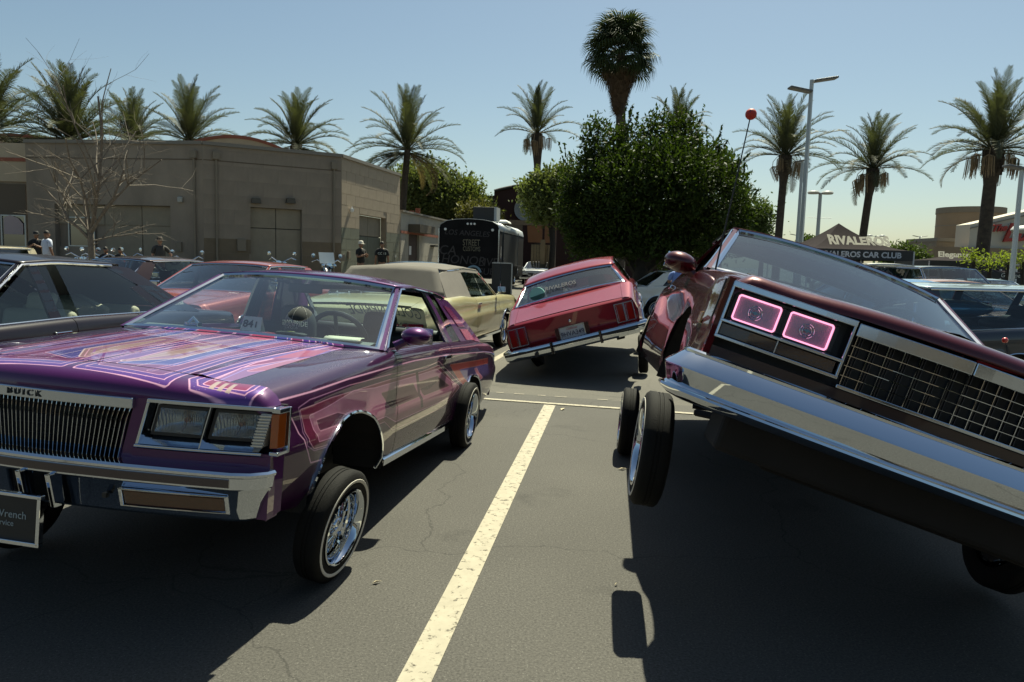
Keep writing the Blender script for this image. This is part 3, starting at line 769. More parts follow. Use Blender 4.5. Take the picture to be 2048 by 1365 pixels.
# double doors of wall B and C
mid = (o2 + o2b) / 2
for a, b in ((o2, mid), (mid, o2b)):
    wbox(PB, angB, a + .015, b - .01, ZG + .03, zt2 - .88, -.24, -.20, 'door', M['panel'], bevel=.01)
    wbox(PB, angB, a + .015, b - .01, zt2 - .85, zt2 - .01, -.24, -.20, 'door_header', M['panel'], bevel=.01)
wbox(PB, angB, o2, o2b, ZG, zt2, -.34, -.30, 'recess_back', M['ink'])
mid = (o3 + o3b) / 2
for a, b in ((o3, mid), (mid, o3b)):
    wbox(PC, angC, a + .015, b - .01, ZG + .03, 2.5, -.34, -.30, 'door', M['block_low'], bevel=.01)
    wbox(PC, angC, a + .015, b - .01, 2.53, zt3 - .01, -.34, -.30, 'door_header', M['panel'], bevel=.01)
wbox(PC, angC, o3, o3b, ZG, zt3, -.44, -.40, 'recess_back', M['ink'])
for px in (511, 580):
    u, z = line_param(px, 402, A1, A2_); c = PB(u, z, .10)
    MB().prism([(-.20, -.11), (.20, -.11), (.16, .10), (-.16, .10)], Matrix.Translation(Vector(PB(u, z, .22))) @ Matrix.Rotation(angB, 4, 'Z') @ Matrix.Rotation(math.pi / 2, 4, 'X') @ Matrix.Scale(-1, 4, (0, 0, 1)), .22).build('wall_lamp', mat('lamp_housing_bronze', (.07, .06, .045), .5), b1)
u, z = line_param(362, 400, A0, A1); wbox(PA, angA, u - .11, u + .11, z - .12, z + .12, 0, .14, 'round_wall_lamp', mat('pale_lamp', (.35, .34, .30), .4), bevel=.05)
u, z = line_param(703, 418, A2_, A3); c = Vector(PC(u, z, .02))
cmr = MB().tube([c, c + Vector((.05, -.22, .06)), c + Vector((.05, -.24, -.03))], .03, 6).build('camera_bracket', M['white'], b1)
MB().lathe([(.0001, -.12), (.07, -.10), (.10, -.03), (.10, .05), (.0001, .06)], 14, Matrix.Translation(c + Vector((.05, -.26, -.06)))).build('security_camera', M['white'], cmr, smooth=True)
u, z = line_param(790, 513, A2_, A3); wbox(PC, angC, u - .04, u + .04, z - .06, z + .06, 0, .05, 'outlet', M['white'])
# far left shop front with red stripe
b0 = empty('striped_shopfront', label='grey shopfront at far left with a red band and framed display window', cat='building')
Z0, Z1 = atY(-160, 290, 33.2), atY(49, 290, 33.2)
oa = line_param(8, 450, Z0, Z1)[0]; ob = line_param(54, 450, Z0, Z1)[0]; ztw = line_param(30, 433, Z0, Z1)[1]
PZ, LZ, angZ = block_wall(b0, Z0, Z1, ZG, 5.9, [], lambda z: M['stucco'], bw=0)
wbox(PZ, angZ, .02, LZ + 1.4, 4.3, 5.92, .0, .12, 'fascia', M['cream_wall'], b0)
wbox(PZ, angZ, 0, LZ + 1.4, 5.15, 5.3, .12, .16, 'red_band', M['rust'], b0)
wbox(PZ, angZ, 0, LZ, 2.75, 4.2, .0, .06, 'sign_band', mat('brown_sign_band', (.10, .075, .05), .7), b0)
window(PZ, angZ, oa, LZ - .05, 1.55, ztw, .12, b0)
pp = (oa + LZ) / 2; MB().prism([(-.42, -.1), (.40, -.1), (.42, .35), (.20, .60), (-.15, .72), (-.42, .60)], Matrix.Translation(Vector(PZ(pp, 2.15, .14))) @ Matrix.Rotation(angZ, 4, 'Z') @ Matrix.Rotation(math.pi / 2, 4, 'X'), .01).build('window_banner', mat('pinkish_banner', (.38, .30, .30), .6), b0)
# curved parapet gables behind
def arch_wall(name, px0, px1, Y, zbase, zc, rise, label):
    r = empty(name, label=label, cat='building'); a = atY(px0, 300, Y); b = atY(px1, 300, Y); w = b.x - a.x; n = 28
    for nm, m, z_off, dz, off, th in (('gable_wall', M['cream_wall'], 0, None, 0, .3), ('red_coping', M['rust'], 0, .16, -.06, .42), ('red_band', M['rust'], -.42, .12, -.05, .1)):
        mb = MB(); rows = []
        for i in range(n + 1):
            u = i / n; x = a.x + w * u; z = zc + rise * (1 - (2 * u - 1) ** 2) + z_off
            lo = zbase if dz is None else z; hi = z if dz is None else z + dz
            rows.append([(x, Y + off, lo), (x, Y + off, hi), (x, Y + off + th, hi), (x, Y + off + th, lo)])
        mb.grid(rows, closed_u=True); mb.f += [(0, 1, 2, 3), tuple(n * 4 + k for k in range(4))]
        mb.build(nm, m, r, smooth=30)
    return r
arch_wall('arched_gable', 318, 612, 40, 2.0, 6.15, 1.25, 'cream curved gable with red coping showing above the block building')
arch_wall('arched_gable', -170, 205, 41, 2.0, 6.75, .55, 'low wide cream gable with red coping at far left above the shopfront')
# unseen shop row added behind the viewer to darken what chrome and paint mirror
bb_ = empty('added_shop_row', (0, -24, 0), label='unseen low brown shop row added behind the viewer to darken the reflections', cat='building')
MB().box((0, -3, 2.6), (90, 6, 5.2)).build('wall', mat('added_row_brown', (.085, .065, .045), .9, noise=.2, nscale=.4), bb_)
MB().box((0, .05, 5.25), (90.4, .5, .3)).build('coping', M['cap'], bb_)
for i in range(16):
    x = -42 + i * 5.6; w = MB().box((x, .05, 1.5), (3.8, .1, 2.4)).build('window', M['win'], bb_); MB().box((x, .08, 2.8), (4.1, .16, .14)).build('frame', M['alum'], w)
# annex beyond
b2r = empty('annex_building', label='long low pale annex with red band and brown door beyond the block building', cat='building')
D0, D1 = A3 + Vector((.02, .3, 0)), atY(962, 452, 62.0)
ud0, ud1 = line_param(817, 480, D0, D1)[0], line_param(838, 480, D0, D1)[0]; zd = line_param(828, 468, D0, D1)[1]
M['annex'] = mat('pale_annex_plaster', (.36, .33, .27), .9, noise=.08, nscale=1)
zt4 = line_param(802, 424, D0, D1)[1]
PD, LD_, angD = block_wall(b2r, D0, D1, ZG, zt4, [(ud0, ud1, zd)], lambda z: M['annex'], bw=1.6, bh=1.35, joint=.02, proud=.01, th=.4)
wbox(PD, angD, 0, LD_, zt4 - 1.15, zt4 - 1.0, .012, .05, 'red_band', M['rust'], b2r)
wbox(PD, angD, 0, LD_, zt4, zt4 + .1, -.4, .15, 'roof_edge', M['cap'], b2r)
dd = wbox(PD, angD, ud0 + .02, ud1 - .02, ZG, zd - .03, -.2, -.12, 'door', mat('brown_door', (.045, .025, .018), .6), b2r)
wbox(PD, angD, ud0 + .5, ud0 + .9, 1.7, 2.2, -.12, -.11, 'door_notice', M['white'], dd)
wbox(PD, angD, ud0 - .1, ud1 + 1.0, zd + .05, zd + .5, .0, .7, 'awning', mat('brown_awning', (.10, .08, .055), .8), b2r)
uu, zz = line_param(860, 492, D0, D1); wbox(PD, angD, uu, uu + .9, zz - .05, zz + .05, .0, .3, 'wall_bracket', M['bronze'], b2r)
for px, h in ((882, .5), (893, .75)):
    uu, _ = line_param(px, 440, D0, D1); c = Vector(PD(uu, zt4, -2.0)); c.z = zt4 - .2
    MB().tube([c, c + Vector((0, 0, h + .3))], .16, 10).build('red_vent_pipe', M['rust'], b2r, smooth=True)
# dark hall with curved roof
b3r = empty('dark_hall', label='dark maroon hall with a curved roofline and a round window behind the trailer', cat='building')
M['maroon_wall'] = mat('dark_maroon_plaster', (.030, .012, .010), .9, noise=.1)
Y = 62; xa, xb = atY(988, 400, Y).x, atY(1230, 400, Y).x; zs0 = atY(988, 384, Y).z; zpk = atY(1045, 371, Y).z
rows = []
for i in range(25):
    u = i / 24; x = lerp(xa, xb, u); z = zs0 + (zpk - zs0) * max(0, 1 - ((u - .35) / .35) ** 2) - max(0, u - .7) * 2.0
    rows.append([(x, Y, .3), (x, Y, z), (x, Y + 6, z), (x, Y + 6, .3)])
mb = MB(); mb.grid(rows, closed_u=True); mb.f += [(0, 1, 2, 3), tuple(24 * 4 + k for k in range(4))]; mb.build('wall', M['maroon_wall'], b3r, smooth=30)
MB().tube([(r[1][0], Y - .1, r[1][2] + .05) for r in rows], .12, 6).build('roof_edge', M['bronze'], b3r, smooth=True)
c = atY(1052, 419, Y - .1); MB().lathe([(.0001, 0), (.85, 0), (.95, .06), (.95, .12)], 28, Matrix.Translation(c) @ Matrix.Rotation(math.pi / 2, 4, 'X')).build('round_window', mat('round_frosted_window', (.22, .24, .24), .5), b3r, smooth=30)
pw = MB(); a = atY(955, 400, Y + 1); pw.box2((a.x - 3, Y + 1, .3), (xa, Y + 4, atY(970, 391, Y + 1).z)); pw.build('side_wing', mat('grey_brown_plaster', (.09, .075, .06), .9), b3r)
ca, cb_, zc1, zc0 = atY(1018, 440, 50), atY(1210, 440, 50), atY(1060, 442, 50).z, atY(1060, 476, 50).z
MB().box2((ca.x, 49.6, zc1 - .3), (cb_.x, 50.0, zc1)).build('canopy_beam', mat('taupe_beam', (.12, .09, .06), .8), b3r)
MB().box2((ca.x, 49.6, .3), (ca.x + .9, 50.2, zc1 - .3)).build('canopy_post', mat('taupe_post', (.085, .065, .045), .8), b3r)
for i in range(7):
    x = ca.x + 1.2 + i * 1.15
    MB().add([(x, 50, zc1 - .35), (x + 1.0, 50, zc1 - .35), (x + 1.15, 54, zc0 - .2), (x + .15, 54, zc0 - .2), (x, 50, zc1 - .30), (x + 1.0, 50, zc1 - .30), (x + 1.15, 54, zc0 - .15), (x + .15, 54, zc0 - .15)], [(0, 1, 2, 3), (4, 5, 6, 7), (0, 1, 5, 4), (1, 2, 6, 5), (2, 3, 7, 6), (3, 0, 4, 7)]).build('canopy_slat', mat('copper_brown_slat', (.16, .07, .035), .7), b3r)
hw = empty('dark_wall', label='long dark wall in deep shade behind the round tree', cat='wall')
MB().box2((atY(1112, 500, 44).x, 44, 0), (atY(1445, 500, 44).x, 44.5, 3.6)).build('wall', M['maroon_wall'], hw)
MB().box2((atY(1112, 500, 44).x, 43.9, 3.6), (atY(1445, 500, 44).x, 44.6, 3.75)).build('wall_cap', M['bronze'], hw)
fe = empty('board_fence', label='tan vertical board fence behind the trailer', cat='fence')
fa, fb_ = atY(1062, 500, 46), atY(1112, 500, 46); zf = atY(1085, 490, 46).z
n = 9
for i in range(n):
    x = lerp(fa.x, fb_.x, (i + .5) / n); w = (fb_.x - fa.x) / n - .02
    MB().box((x, 46 + (.02 if i % 2 else 0), (zf + .3) / 2), (w, .04, zf - .3)).build('board', mat('tan_fence_board', (.17, .135, .08), .8, noise=.15), fe)
MB().box(((fa.x + fb_.x) / 2 - .05, 45.9, (zf + .5) / 2), (.28, .12, zf + .1)).build('post', mat('tan_fence_post', (.19, .15, .09), .8), fe)
# restaurant on the right
b4 = empty('restaurant_building', label='tan restaurant with round tower and red script sign at the right edge', cat='building')
M['tan_tower'] = mat('tan_tower_stucco', (.27, .195, .125), .9, noise=.06, nscale=.8)
M['grey_tower'] = mat('taupe_box_stucco', (.20, .165, .125), .9, noise=.06)
Y = 70; cx = atY(1978, 450, Y).x; rr = (atY(2040, 450, Y).x - atY(1914, 450, Y).x) / 2; zt = atY(1978, 414, Y).z
def ring_h(z0, z1, r, nm, m): MB().lathe([(r, z0), (r, z1), (r - .3, z1)], 40, Matrix.Translation(Vector((cx, Y + 3, 0)))).build(nm, m, b4, smooth=40)
ring_h(0, zt, rr, 'round_tower', M['tan_tower']); ring_h(zt - .5, zt + .05, rr + .06, 'tower_cap', M['grey_tower'])
for zz in (.62, .78): ring_h(zt * zz, zt * zz + .06, rr + .02, 'tower_joint', M['cap'])
z = atY(1910, 484, 66).z; a, b = atY(1872, 500, 66), atY(1952, 500, 66)
MB().box2((a.x, 66, 0), (b.x, 71, z)).build('corner_box', M['grey_tower'], b4); MB().box2((a.x - .05, 65.9, z), (b.x + .05, 71.1, z + .3)).build('box_cap', M['cap'], b4)
a, b = atY(1941, 450, 62), atY(2190, 450, 62); za, zb2 = atY(1941, 449, 62).z, atY(2048, 424, 62).z; zlo = atY(1990, 497, 62).z
zb3 = za + (zb2 - za) * (b.x - a.x) / (atY(2048, 424, 62).x - a.x)
rows = [[(a.x, 62, zlo), (a.x, 62, za), (a.x, 64, za), (a.x, 64, zlo)], [(b.x, 62, zlo), (b.x, 62, zb3), (b.x, 64, zb3), (b.x, 64, zlo)]]
mb = MB(); mb.grid(rows, closed_u=True); mb.f += [(0, 1, 2, 3), (4, 5, 6, 7)]; mb.build('sign_wall', mat('pale_sign_wall', (.50, .46, .38), .9), b4)
MB().add([(a.x, 61.9, za - .35), (b.x, 61.9, zb3 - .35), (b.x, 61.9, zb3 - .28), (a.x, 61.9, za - .28), (a.x, 62, za - .35), (b.x, 62, zb3 - .35), (b.x, 62, zb3 - .28), (a.x, 62, za - .28)], [(0, 1, 2, 3), (4, 5, 6, 7), (0, 1, 5, 4), (2, 3, 7, 6)]).build('sign_wall_joint', M['cap'], b4)
MB().box2((a.x - 3, 61.6, zlo - 1.6), (b.x, 63, zlo)).build('lower_band', M['tan_tower'], b4)
MB().box2((a.x - 3, 61.8, 0), (b.x, 64, zlo - 1.6)).build('shop_wall', M['ink'], b4)
for i in range(14):
    x = a.x - 2.5 + i * 1.25; MB().box2((x, 61.6, 0), (x + (.12 if i % 3 else .7), 61.8, zlo - 1.6)).build('storefront_mullion', M['white'] if i % 3 else M['annex'], b4)
MB().box2((a.x - 2, 61.58, 2.3), (b.x, 61.7, 2.42)).build('storefront_rail', M['alum'], b4)
red = mat('red_script_sign', (.34, .03, .02), .5)
p = atY(1997, 457, 61.7); text('sign_lettering', 'The', .75, red, b4, p, (1, 0, .1), (0, 0, 1), extrude=.08, shear=.45, offset=.03)
p = atY(2004, 468, 61.7); text('sign_lettering', 'Luna', 2.0, red, b4, p, (1, 0, .08), (0, 0, 1), align='LEFT', extrude=.1, shear=.45, offset=.05)
# ================================================================ VEGETATION
def leaf_mat(name, col, trans=.25, noise=.35, ns=1.2, rough=.65):
    m = mat(name, col, rough, spec=.2, noise=noise, nscale=ns); t = m.node_tree; b = t.nodes['Principled BSDF']
    out = [n for n in t.nodes if n.type == 'OUTPUT_MATERIAL'][0]
    tl = _n(t, 'ShaderNodeBsdfTranslucent'); tl.inputs[0].default_value = (col[0] * 1.5, col[1] * 1.6, col[2] * .8, 1)
    mx = _n(t, 'ShaderNodeMixShader'); mx.inputs[0].default_value = trans
    t.links.new(b.outputs[0], mx.inputs[1]); t.links.new(tl.outputs[0], mx.inputs[2]); t.links.new(mx.outputs[0], out.inputs[0]); return m
M['bark'] = mat('palm_bark', (.055, .042, .030), .9, noise=.4, nscale=6, bump=.8, bscale=20)
M['bark_pale'] = mat('bare_bark', (.14, .115, .09), .85, noise=.3, nscale=12)
M['bark_dark'] = mat('dark_bark', (.03, .024, .018), .9, noise=.3)
M['frond'] = leaf_mat('date_frond_green', (.060, .066, .036), .2, .3, .8)
M['frond_old'] = leaf_mat('dry_frond', (.14, .105, .06), .2, .25, .8)
M['fan'] = leaf_mat('fan_leaf_green', (.035, .050, .018), .15, .3, 1)
M['fan_old'] = leaf_mat('dead_fan_leaf', (.085, .055, .032), .1, .35, 2)
M['fruit'] = mat('date_stalks', (.26, .19, .11), .8, noise=.3)
def quads_mesh(name, C, U, V, m):
    """many small leaf quads: centre, half-length and half-width vectors"""
    n = len(C); P = np.stack([C - U, C - U * .1 + V, C + U, C - U * .1 - V], 1).reshape(-1, 3).astype(np.float32)
    me = bpy.data.meshes.new(name); me.vertices.add(4 * n); me.vertices.foreach_set('co', P.ravel())
    me.loops.add(4 * n); me.loops.foreach_set('vertex_index', np.arange(4 * n, dtype=np.int32))
    me.polygons.add(n); me.polygons.foreach_set('loop_start', np.arange(0, 4 * n, 4, dtype=np.int32)); me.polygons.foreach_set('loop_total', np.full(n, 4, dtype=np.int32))
    me.materials.append(m); me.update(calc_edges=True); me.validate(); return me
def frond_mesh(seed, L=3.6, droop=1.0, m=None):
    rs = np.random.RandomState(seed); n = 56; pts = []
    p = np.array([0., 0, 0]); ang = R(8); 
    for i in range(n + 1):
        pts.append(p.copy()); p = p + np.array([math.cos(ang), 0, math.sin(ang)]) * L / n; ang -= droop * R(100) / n * (i / n) ** 1.1 * 1.6
    pts = np.array(pts); V = []; Fc = []
    mb = MB(); mb.tube([tuple(q) for q in pts[::7]], [lerp(.035, .006, k / 8) for k in range(len(pts[::7]))], 4)
    for i in range(7, n + 1):
        t = i / n; l = .52 * math.sin(math.pi * min(1, .18 + .80 * t)) ** .6 + .05
        T = pts[i] - pts[i - 1]; T /= np.linalg.norm(T); N = np.array([-T[2], 0, T[0]])
        for sd in (1, -1):
            d = T * (.62 + .25 * t) + np.array([0, sd, 0]) * .80 + N * rs.uniform(.05, .45); d /= np.linalg.norm(d)
            d2 = d + np.array([0, 0, -.35 * rs.rand()]); a = pts[i]; b = a + d * l * .5; c = b + d2 / np.linalg.norm(d2) * l * .5; w = T * .021
            mb.add([a - w, a + w, b + w * 1.1, c, b - w * 1.1], [(0, 1, 2, 4), (4, 2, 3)])
    return mb.mesh('frond', m or M['frond'], fix=False)
FR = [frond_mesh(k, 3.6, d) for k, d in enumerate((.35, .6, .8, 1.0, .7))]
FRO = [frond_mesh(20 + k, 3.4, d, M['frond_old']) for k, d in enumerate((1.3, 1.6))]
def fruit_mesh(seed):
    rs = random.Random(seed); mb = MB()
    mb.tube([(0, 0, 0), (.5, 0, .12), (.85, 0, -.05), (1.0, 0, -.35)], .02, 4)
    for k in range(46):
        a = rs.uniform(0, 6.28); r = rs.uniform(.02, .26); x = 1.0 + r * math.cos(a); y = r * math.sin(a); l = rs.uniform(.5, .95)
        mb.tube([(1.0, 0, -.3), (x, y, -.42), (x * 1.01, y * 1.15, -.42 - l)], .012, 3)
    return mb.mesh('fruit_cluster', M['fruit'], fix=False)
FRUIT = [fruit_mesh(1), fruit_mesh(2)]
def date_palm(px, py, Y, label, base=None, nf=46, fruit=0, tr=.22, sc=1.0, droop=6, seed=0, up=0.0, bulge=True, group='date palms along the lot'):
    rs = random.Random(seed); c = atY(px, py, Y); g = ground_z(c.x, c.y)
    bx = atY(base[0], base[1], Y) if base else None
    if bx is not None:
        k = (c.z - g) / max(.5, c.z - bx.z); foot = Vector((c.x + (bx.x - c.x) * k, Y, g))
    else: foot = Vector((c.x, Y, g))
    foot = Vector((foot.x + (0 if base else rs.uniform(-.5, .5)), foot.y, foot.z)); nf = int(nf * rs.uniform(.82, 1.0)); sc *= rs.uniform(.95, 1.06)
    root = empty('date_palm', foot, label=label, cat='palm tree', group=group)
    c = c - foot; n = 14; pts = []; rad = []
    for i in range(n + 1):
        t = i / n; pts.append(Vector((c.x * t ** 1.4, 0, c.z * t))); rad.append(tr * (1.15 - .15 * t))
    if bulge:
        for k, m_ in ((0, 1.35), (1, 1.75), (2, 1.3)): rad[n - k] *= m_
    MB().tube(pts, rad, 10).build('trunk', M['bark'], root, smooth=50)
    if bulge:
        mb = MB()
        for i in range(46):
            a = i * 2.4; z = c.z - 1.0 + i * .022; q = Vector((c.x, 0, z)); r = tr * 1.5
            mb.box((q.x + r * math.cos(a), r * math.sin(a), z), (.12, .07, .22), rz=a)
        mb.build('leaf_base', M['bark'], root)['kind'] = 'stuff'
    for i in range(nf):
        t = i / nf; el = R(lerp(86, -18, t ** 1.15)) + rs.uniform(-.1, .1) + up; az = i * 2.39996 + rs.uniform(-.2, .2)
        me = FR[min(4, int(rs.random() * 2 + (2.6 * t)))]; s = sc * rs.uniform(.86, 1.06)
        o = inst('frond', me, root, c + Vector((.1 * math.cos(az), .1 * math.sin(az), .1 * (1 - t))), (rs.uniform(-.3, .3), -el, az), (s, s, s))
    for i in range(droop):
        az = rs.uniform(0, 6.28); s = sc * rs.uniform(.8, 1.0)
        inst('frond', FRO[i % 2] if i % 3 == 0 else FR[4], root, c + Vector((0, 0, -.15)), (0, -R(rs.uniform(-38, -8)), az), (s, s, s))
    for i in range(fruit):
        az = i * 2 * math.pi / fruit + rs.uniform(-.3, .3); s = sc * rs.uniform(.8, 1.15)
        inst('fruit_cluster', FRUIT[i % 2], root, c + Vector((0, 0, .05)), (0, R(rs.uniform(-5, 25)), az), (s, s, s))
    return root
date_palm(-22, 262, 36, 'date palm cut by the left edge, its fronds hanging over the shopfront', nf=44, seed=1, droop=8)
date_palm(142, 285, 36, 'tall full date palm behind the bare tree', nf=60, seed=2, droop=8, fruit=3)
date_palm(268, 285, 55, 'dense date palm between two taller ones behind the bare tree', nf=54, seed=3, droop=4)
date_palm(378, 282, 46, 'date palm just left of the curved gable', nf=46, seed=4, droop=10, sc=1.0)
date_palm(592, 290, 51, 'date palm rising behind the end of the curved gable', nf=48, seed=5, droop=8)
date_palm(815, 300, 47, 'date palm with long drooping lower fronds beside the block wall corner', base=(811, 360), nf=40, seed=6, droop=18, bulge=False, tr=.19)
date_palm(1074, 268, 62, 'slender date palm above the dark hall with hanging fruit stalks', base=(1074, 360), nf=34, fruit=6, seed=7, droop=0, sc=1.15, up=.15, tr=.27)
date_palm(1356, 262, 62, 'date palm whose crown shows just above the big round tree', nf=34, seed=9, droop=2, tr=.25)
date_palm(1571, 312, 47, 'date palm partly crossed by the tall lamp post', base=(1558, 470), nf=44, fruit=5, seed=10, droop=2, up=.05)
date_palm(1746, 338, 48, 'leaning date palm to the right of the lamp posts', base=(1727, 478), nf=44, fruit=5, seed=11, droop=2, up=.05)
date_palm(1988, 300, 35, 'largest date palm in front of the restaurant', base=(1966, 500), sc=.90, nf=54, fruit=6, seed=12, droop=4, up=.05, tr=.26)
# fan palm
def fan_mesh(seed, dead=False):
    rs = random.Random(seed); mb = MB(); n = 26; L = 1.0
    mb.tube([(0, 0, 0), (.55, 0, .03), (1.0, 0, -.03)], .02, 4)
    for i in range(n):
        a = R(lerp(-105, 105, i / (n - 1))); l = L * (1 - .25 * abs(a / R(105)) ** 2) * rs.uniform(.9, 1.05)
        d = Vector((math.cos(a), math.sin(a), 0)); s = Vector((-d.y, d.x, 0)) * .035; o = Vector((1.0, 0, -.03)); fold = .06 * (i % 2)
        p1 = o + d * l * .55 + Vector((0, 0, .02 + fold)); p2 = o + d * l * .85 + Vector((0, 0, -.10 - (.3 if dead else .0) * rs.random())); p3 = p2 + (d * .12 + Vector((0, 0, -.30 - rs.random() * .25))) * (1.0)
        mb.add([o - s * .3, o + s * .3, p1 + s * 1.4, p1 - s * 1.4, p2 + s * .6, p2 - s * .6, p3], [(0, 1, 2, 3), (3, 2, 4, 5), (5, 4, 6)])
    return mb.mesh('fan_leaf', M['fan_old'] if dead else M['fan'], fix=False)
FAN = [fan_mesh(1), fan_mesh(2)]; FAND = [fan_mesh(3, True), fan_mesh(4, True)]
rs = random.Random(5); Yp = 40; c = atY(1242, 105, Yp); foot = gp(1236, Yp)
fp = empty('fan_palm', foot, label='tall fan palm with a shaggy skirt of dead leaves above the round tree', cat='palm tree')
c = c - foot; MB().tube([Vector((0, 0, 0)), Vector((c.x * .5, 0, c.z * .6)), c], [.34, .26, .22], 10).build('trunk', M['bark'], fp, smooth=50)
for i in range(64):
    t = i / 64; el = R(lerp(80, -28, t)); az = i * 2.39996 + rs.uniform(-.2, .2); s = rs.uniform(.88, 1.12)
    inst('fan_leaf', FAN[i % 2], fp, c + Vector((0, 0, .15 - .5 * t)), (rs.uniform(-.5, .5), -el, az), (s, s, s))
for i in range(70):
    t = i / 70; el = R(lerp(-30, -80, t ** .6)); az = i * 2.39996; s = lerp(.72, .52, t)
    inst('fan_leaf', FAND[i % 2], fp, c + Vector((0, 0, -.3 - 2.0 * t)), (rs.uniform(-.6, .6), -el, az), (s, s * .8, s))
# leafy crowns
def crown_points(lobes, n, rs, shell=.35):
    vol = np.array([l[3] ** 2 for l in lobes], float) if len(lobes[0]) == 4 else np.array([l[3] * l[5] for l in lobes], float)
    idx = rs.choice(len(lobes), n, p=vol / vol.sum()); d = rs.normal(size=(n, 3)); d /= np.linalg.norm(d, axis=1)[:, None]
    rad = 1 - shell * rs.rand(n) ** 1.6; L = np.array([(l[0], l[1], l[2], l[3], l[4], l[5]) for l in lobes])
    # lumpy radius
    k = 1 + .16 * np.sin(d[:, 0] * 7 + idx * 3) * np.cos(d[:, 2] * 6 + idx) + .10 * np.sin(d[:, 1] * 13 + d[:, 2] * 11 + idx)
    return L[idx, :3] + d * L[idx, 3:6] * (rad * k)[:, None], d
def leafy(root, name, lobes, n, size, m, rs, clump=.16, per=9, shell=.35, up=.3):
    nc = n // per; C, D = crown_points(lobes, nc, rs, shell)
    C = np.repeat(C, per, 0) + rs.normal(size=(nc * per, 3)) * clump * np.array([1, 1, .9]); D = np.repeat(D, per, 0)
    U = rs.normal(size=C.shape) + D * .8 + np.array([0, 0, up]); U /= np.linalg.norm(U, axis=1)[:, None]
    W_ = np.cross(U, rs.normal(size=C.shape)); W_ /= np.linalg.norm(W_, axis=1)[:, None]; s = (size * rs.uniform(.6, 1.25, len(C)))[:, None]
    return inst(name, quads_mesh(name, C, U * s, W_ * s * .42, m), root)
def sprigs(root, lobes, n, L, size, m, rs, name='sprig'):
    C, D = crown_points(lobes, n, rs, .05); keep = D[:, 2] > -.1; C, D = C[keep], D[keep]; per = 16
    dirs = D * .6 + np.array([0, 0, .9]) + rs.normal(size=C.shape) * .25; dirs /= np.linalg.norm(dirs, axis=1)[:, None]
    ll = L * rs.uniform(.4, 1.2, len(C))[:, None]; t = rs.rand(len(C) * per)[:, None]
    P = np.repeat(C, per, 0) + np.repeat(dirs * ll, per, 0) * t; U = np.repeat(dirs, per, 0) * .7 + rs.normal(size=P.shape) * .8; U /= np.linalg.norm(U, axis=1)[:, None]
    W_ = np.cross(U, rs.normal(size=P.shape)); W_ /= np.linalg.norm(W_, axis=1)[:, None]; s = size * rs.uniform(.7, 1.2, len(P))[:, None]
    o = inst(name, quads_mesh(name, P, U * s, W_ * s * .45, m), root); o['kind'] = 'stuff'; return o
M['ficus'] = leaf_mat('ficus_leaf', (.030, .048, .008), .30, .75, 1.5, .62)
M['olive'] = leaf_mat('pale_willow_leaf', (.11, .13, .045), .35, .35, 1.4)
M['bush'] = leaf_mat('mid_green_leaf', (.060, .085, .025), .3, .4, 1.3)
def tree(name, px, Yt, lob, n, size, m, label, trunk_r=.2, trunk_top=None, clump=.16, seed=1, spr=0, sprL=.5, group=None, shell=.35, split=0):
    """lob: list of (px, py, radius in px, flatten) as surveyed; becomes world ellipsoids at the tree's distance"""
    rs = np.random.RandomState(seed); g = gp(px, Yt); root = empty(name, g, label=label, cat='tree', group=group); k = Yt / F_PX; lobes = []
    for q in lob:
        p = atY(q[0], q[1], Yt); r = q[2] * k; dy = (q[4] if len(q) > 4 else 0) * k
        lobes.append((p.x - g.x, dy, p.z - g.z, r, r, r * (q[3] if len(q) > 3 else 1)))
    zc = min(l[2] for l in lobes); 
    mb = MB(); mb.tube([(0, 0, 0), (.05, 0, zc * .5), (0, 0, zc)], [trunk_r * 1.3, trunk_r, trunk_r * .8], 10)
    for l in lobes: mb.tube([(0, 0, zc * .55), (l[0] * .4, l[1] * .4, lerp(zc, l[2], .4)), (l[0], l[1], l[2])], [trunk_r * .6, trunk_r * .35, trunk_r * .12], 6)
    mb.build('trunk', M['bark_dark'], root, smooth=True)
    leafy(root, 'crown', lobes, n, size, m, rs, clump=clump, shell=shell)
    if spr: sprigs(root, lobes, spr, sprL, size, m, rs)
    return root
rs_ = random.Random(3); lob = [(1300, 430, 125, .8), (1205, 410, 80), (1415, 415, 78), (1190, 278, 26, 1.7), (1250, 292, 30, 1.6), (1222, 340, 46), (1312, 278, 30, 1.7), (1368, 284, 34, 1.6), (1425, 325, 24, 1.5), (1335, 330, 62), (1405, 322, 40), (1160, 345, 36), (1440, 330, 22, 1.4), (1462, 372, 30), (1482, 400, 22), (1155, 400, 34), (1152, 450, 32, .9), (1470, 445, 26), (1475, 478, 18), (1250, 470, 80, .6), (1400, 470, 80, .6), (1320, 370, 85, 1, -60), (1240, 380, 72, 1, -60), (1400, 385, 72, 1, -60), (1180, 490, 45, .6), (1455, 495, 34, .6)]
tree('ficus_tree', 1276, 24, lob, 60000, .075, M['ficus'], 'big dense round dark green tree behind the red sedan', trunk_r=.26, clump=.115, seed=4, spr=620, sprL=.60)
tree('willow_tree', 870, 60, [(830, 375, 42), (855, 400, 40), (890, 400, 42), (925, 410, 38), (870, 360, 26), (930, 380, 22), (820, 410, 30), (955, 425, 25)], 30000, .16, M['olive'], 'feathery pale green trees above the annex roof', clump=.4, seed=6, spr=300, sprL=1.2, trunk_r=.25)
tree('shrub_tree', 975, 56, [(965, 440, 24), (985, 455, 22), (945, 432, 18)], 7000, .16, leaf_mat('brownish_leaf', (.10, .095, .03), .25, .4), 'small brownish green tree between trailer and dark hall', clump=.35, seed=7, trunk_r=.15)
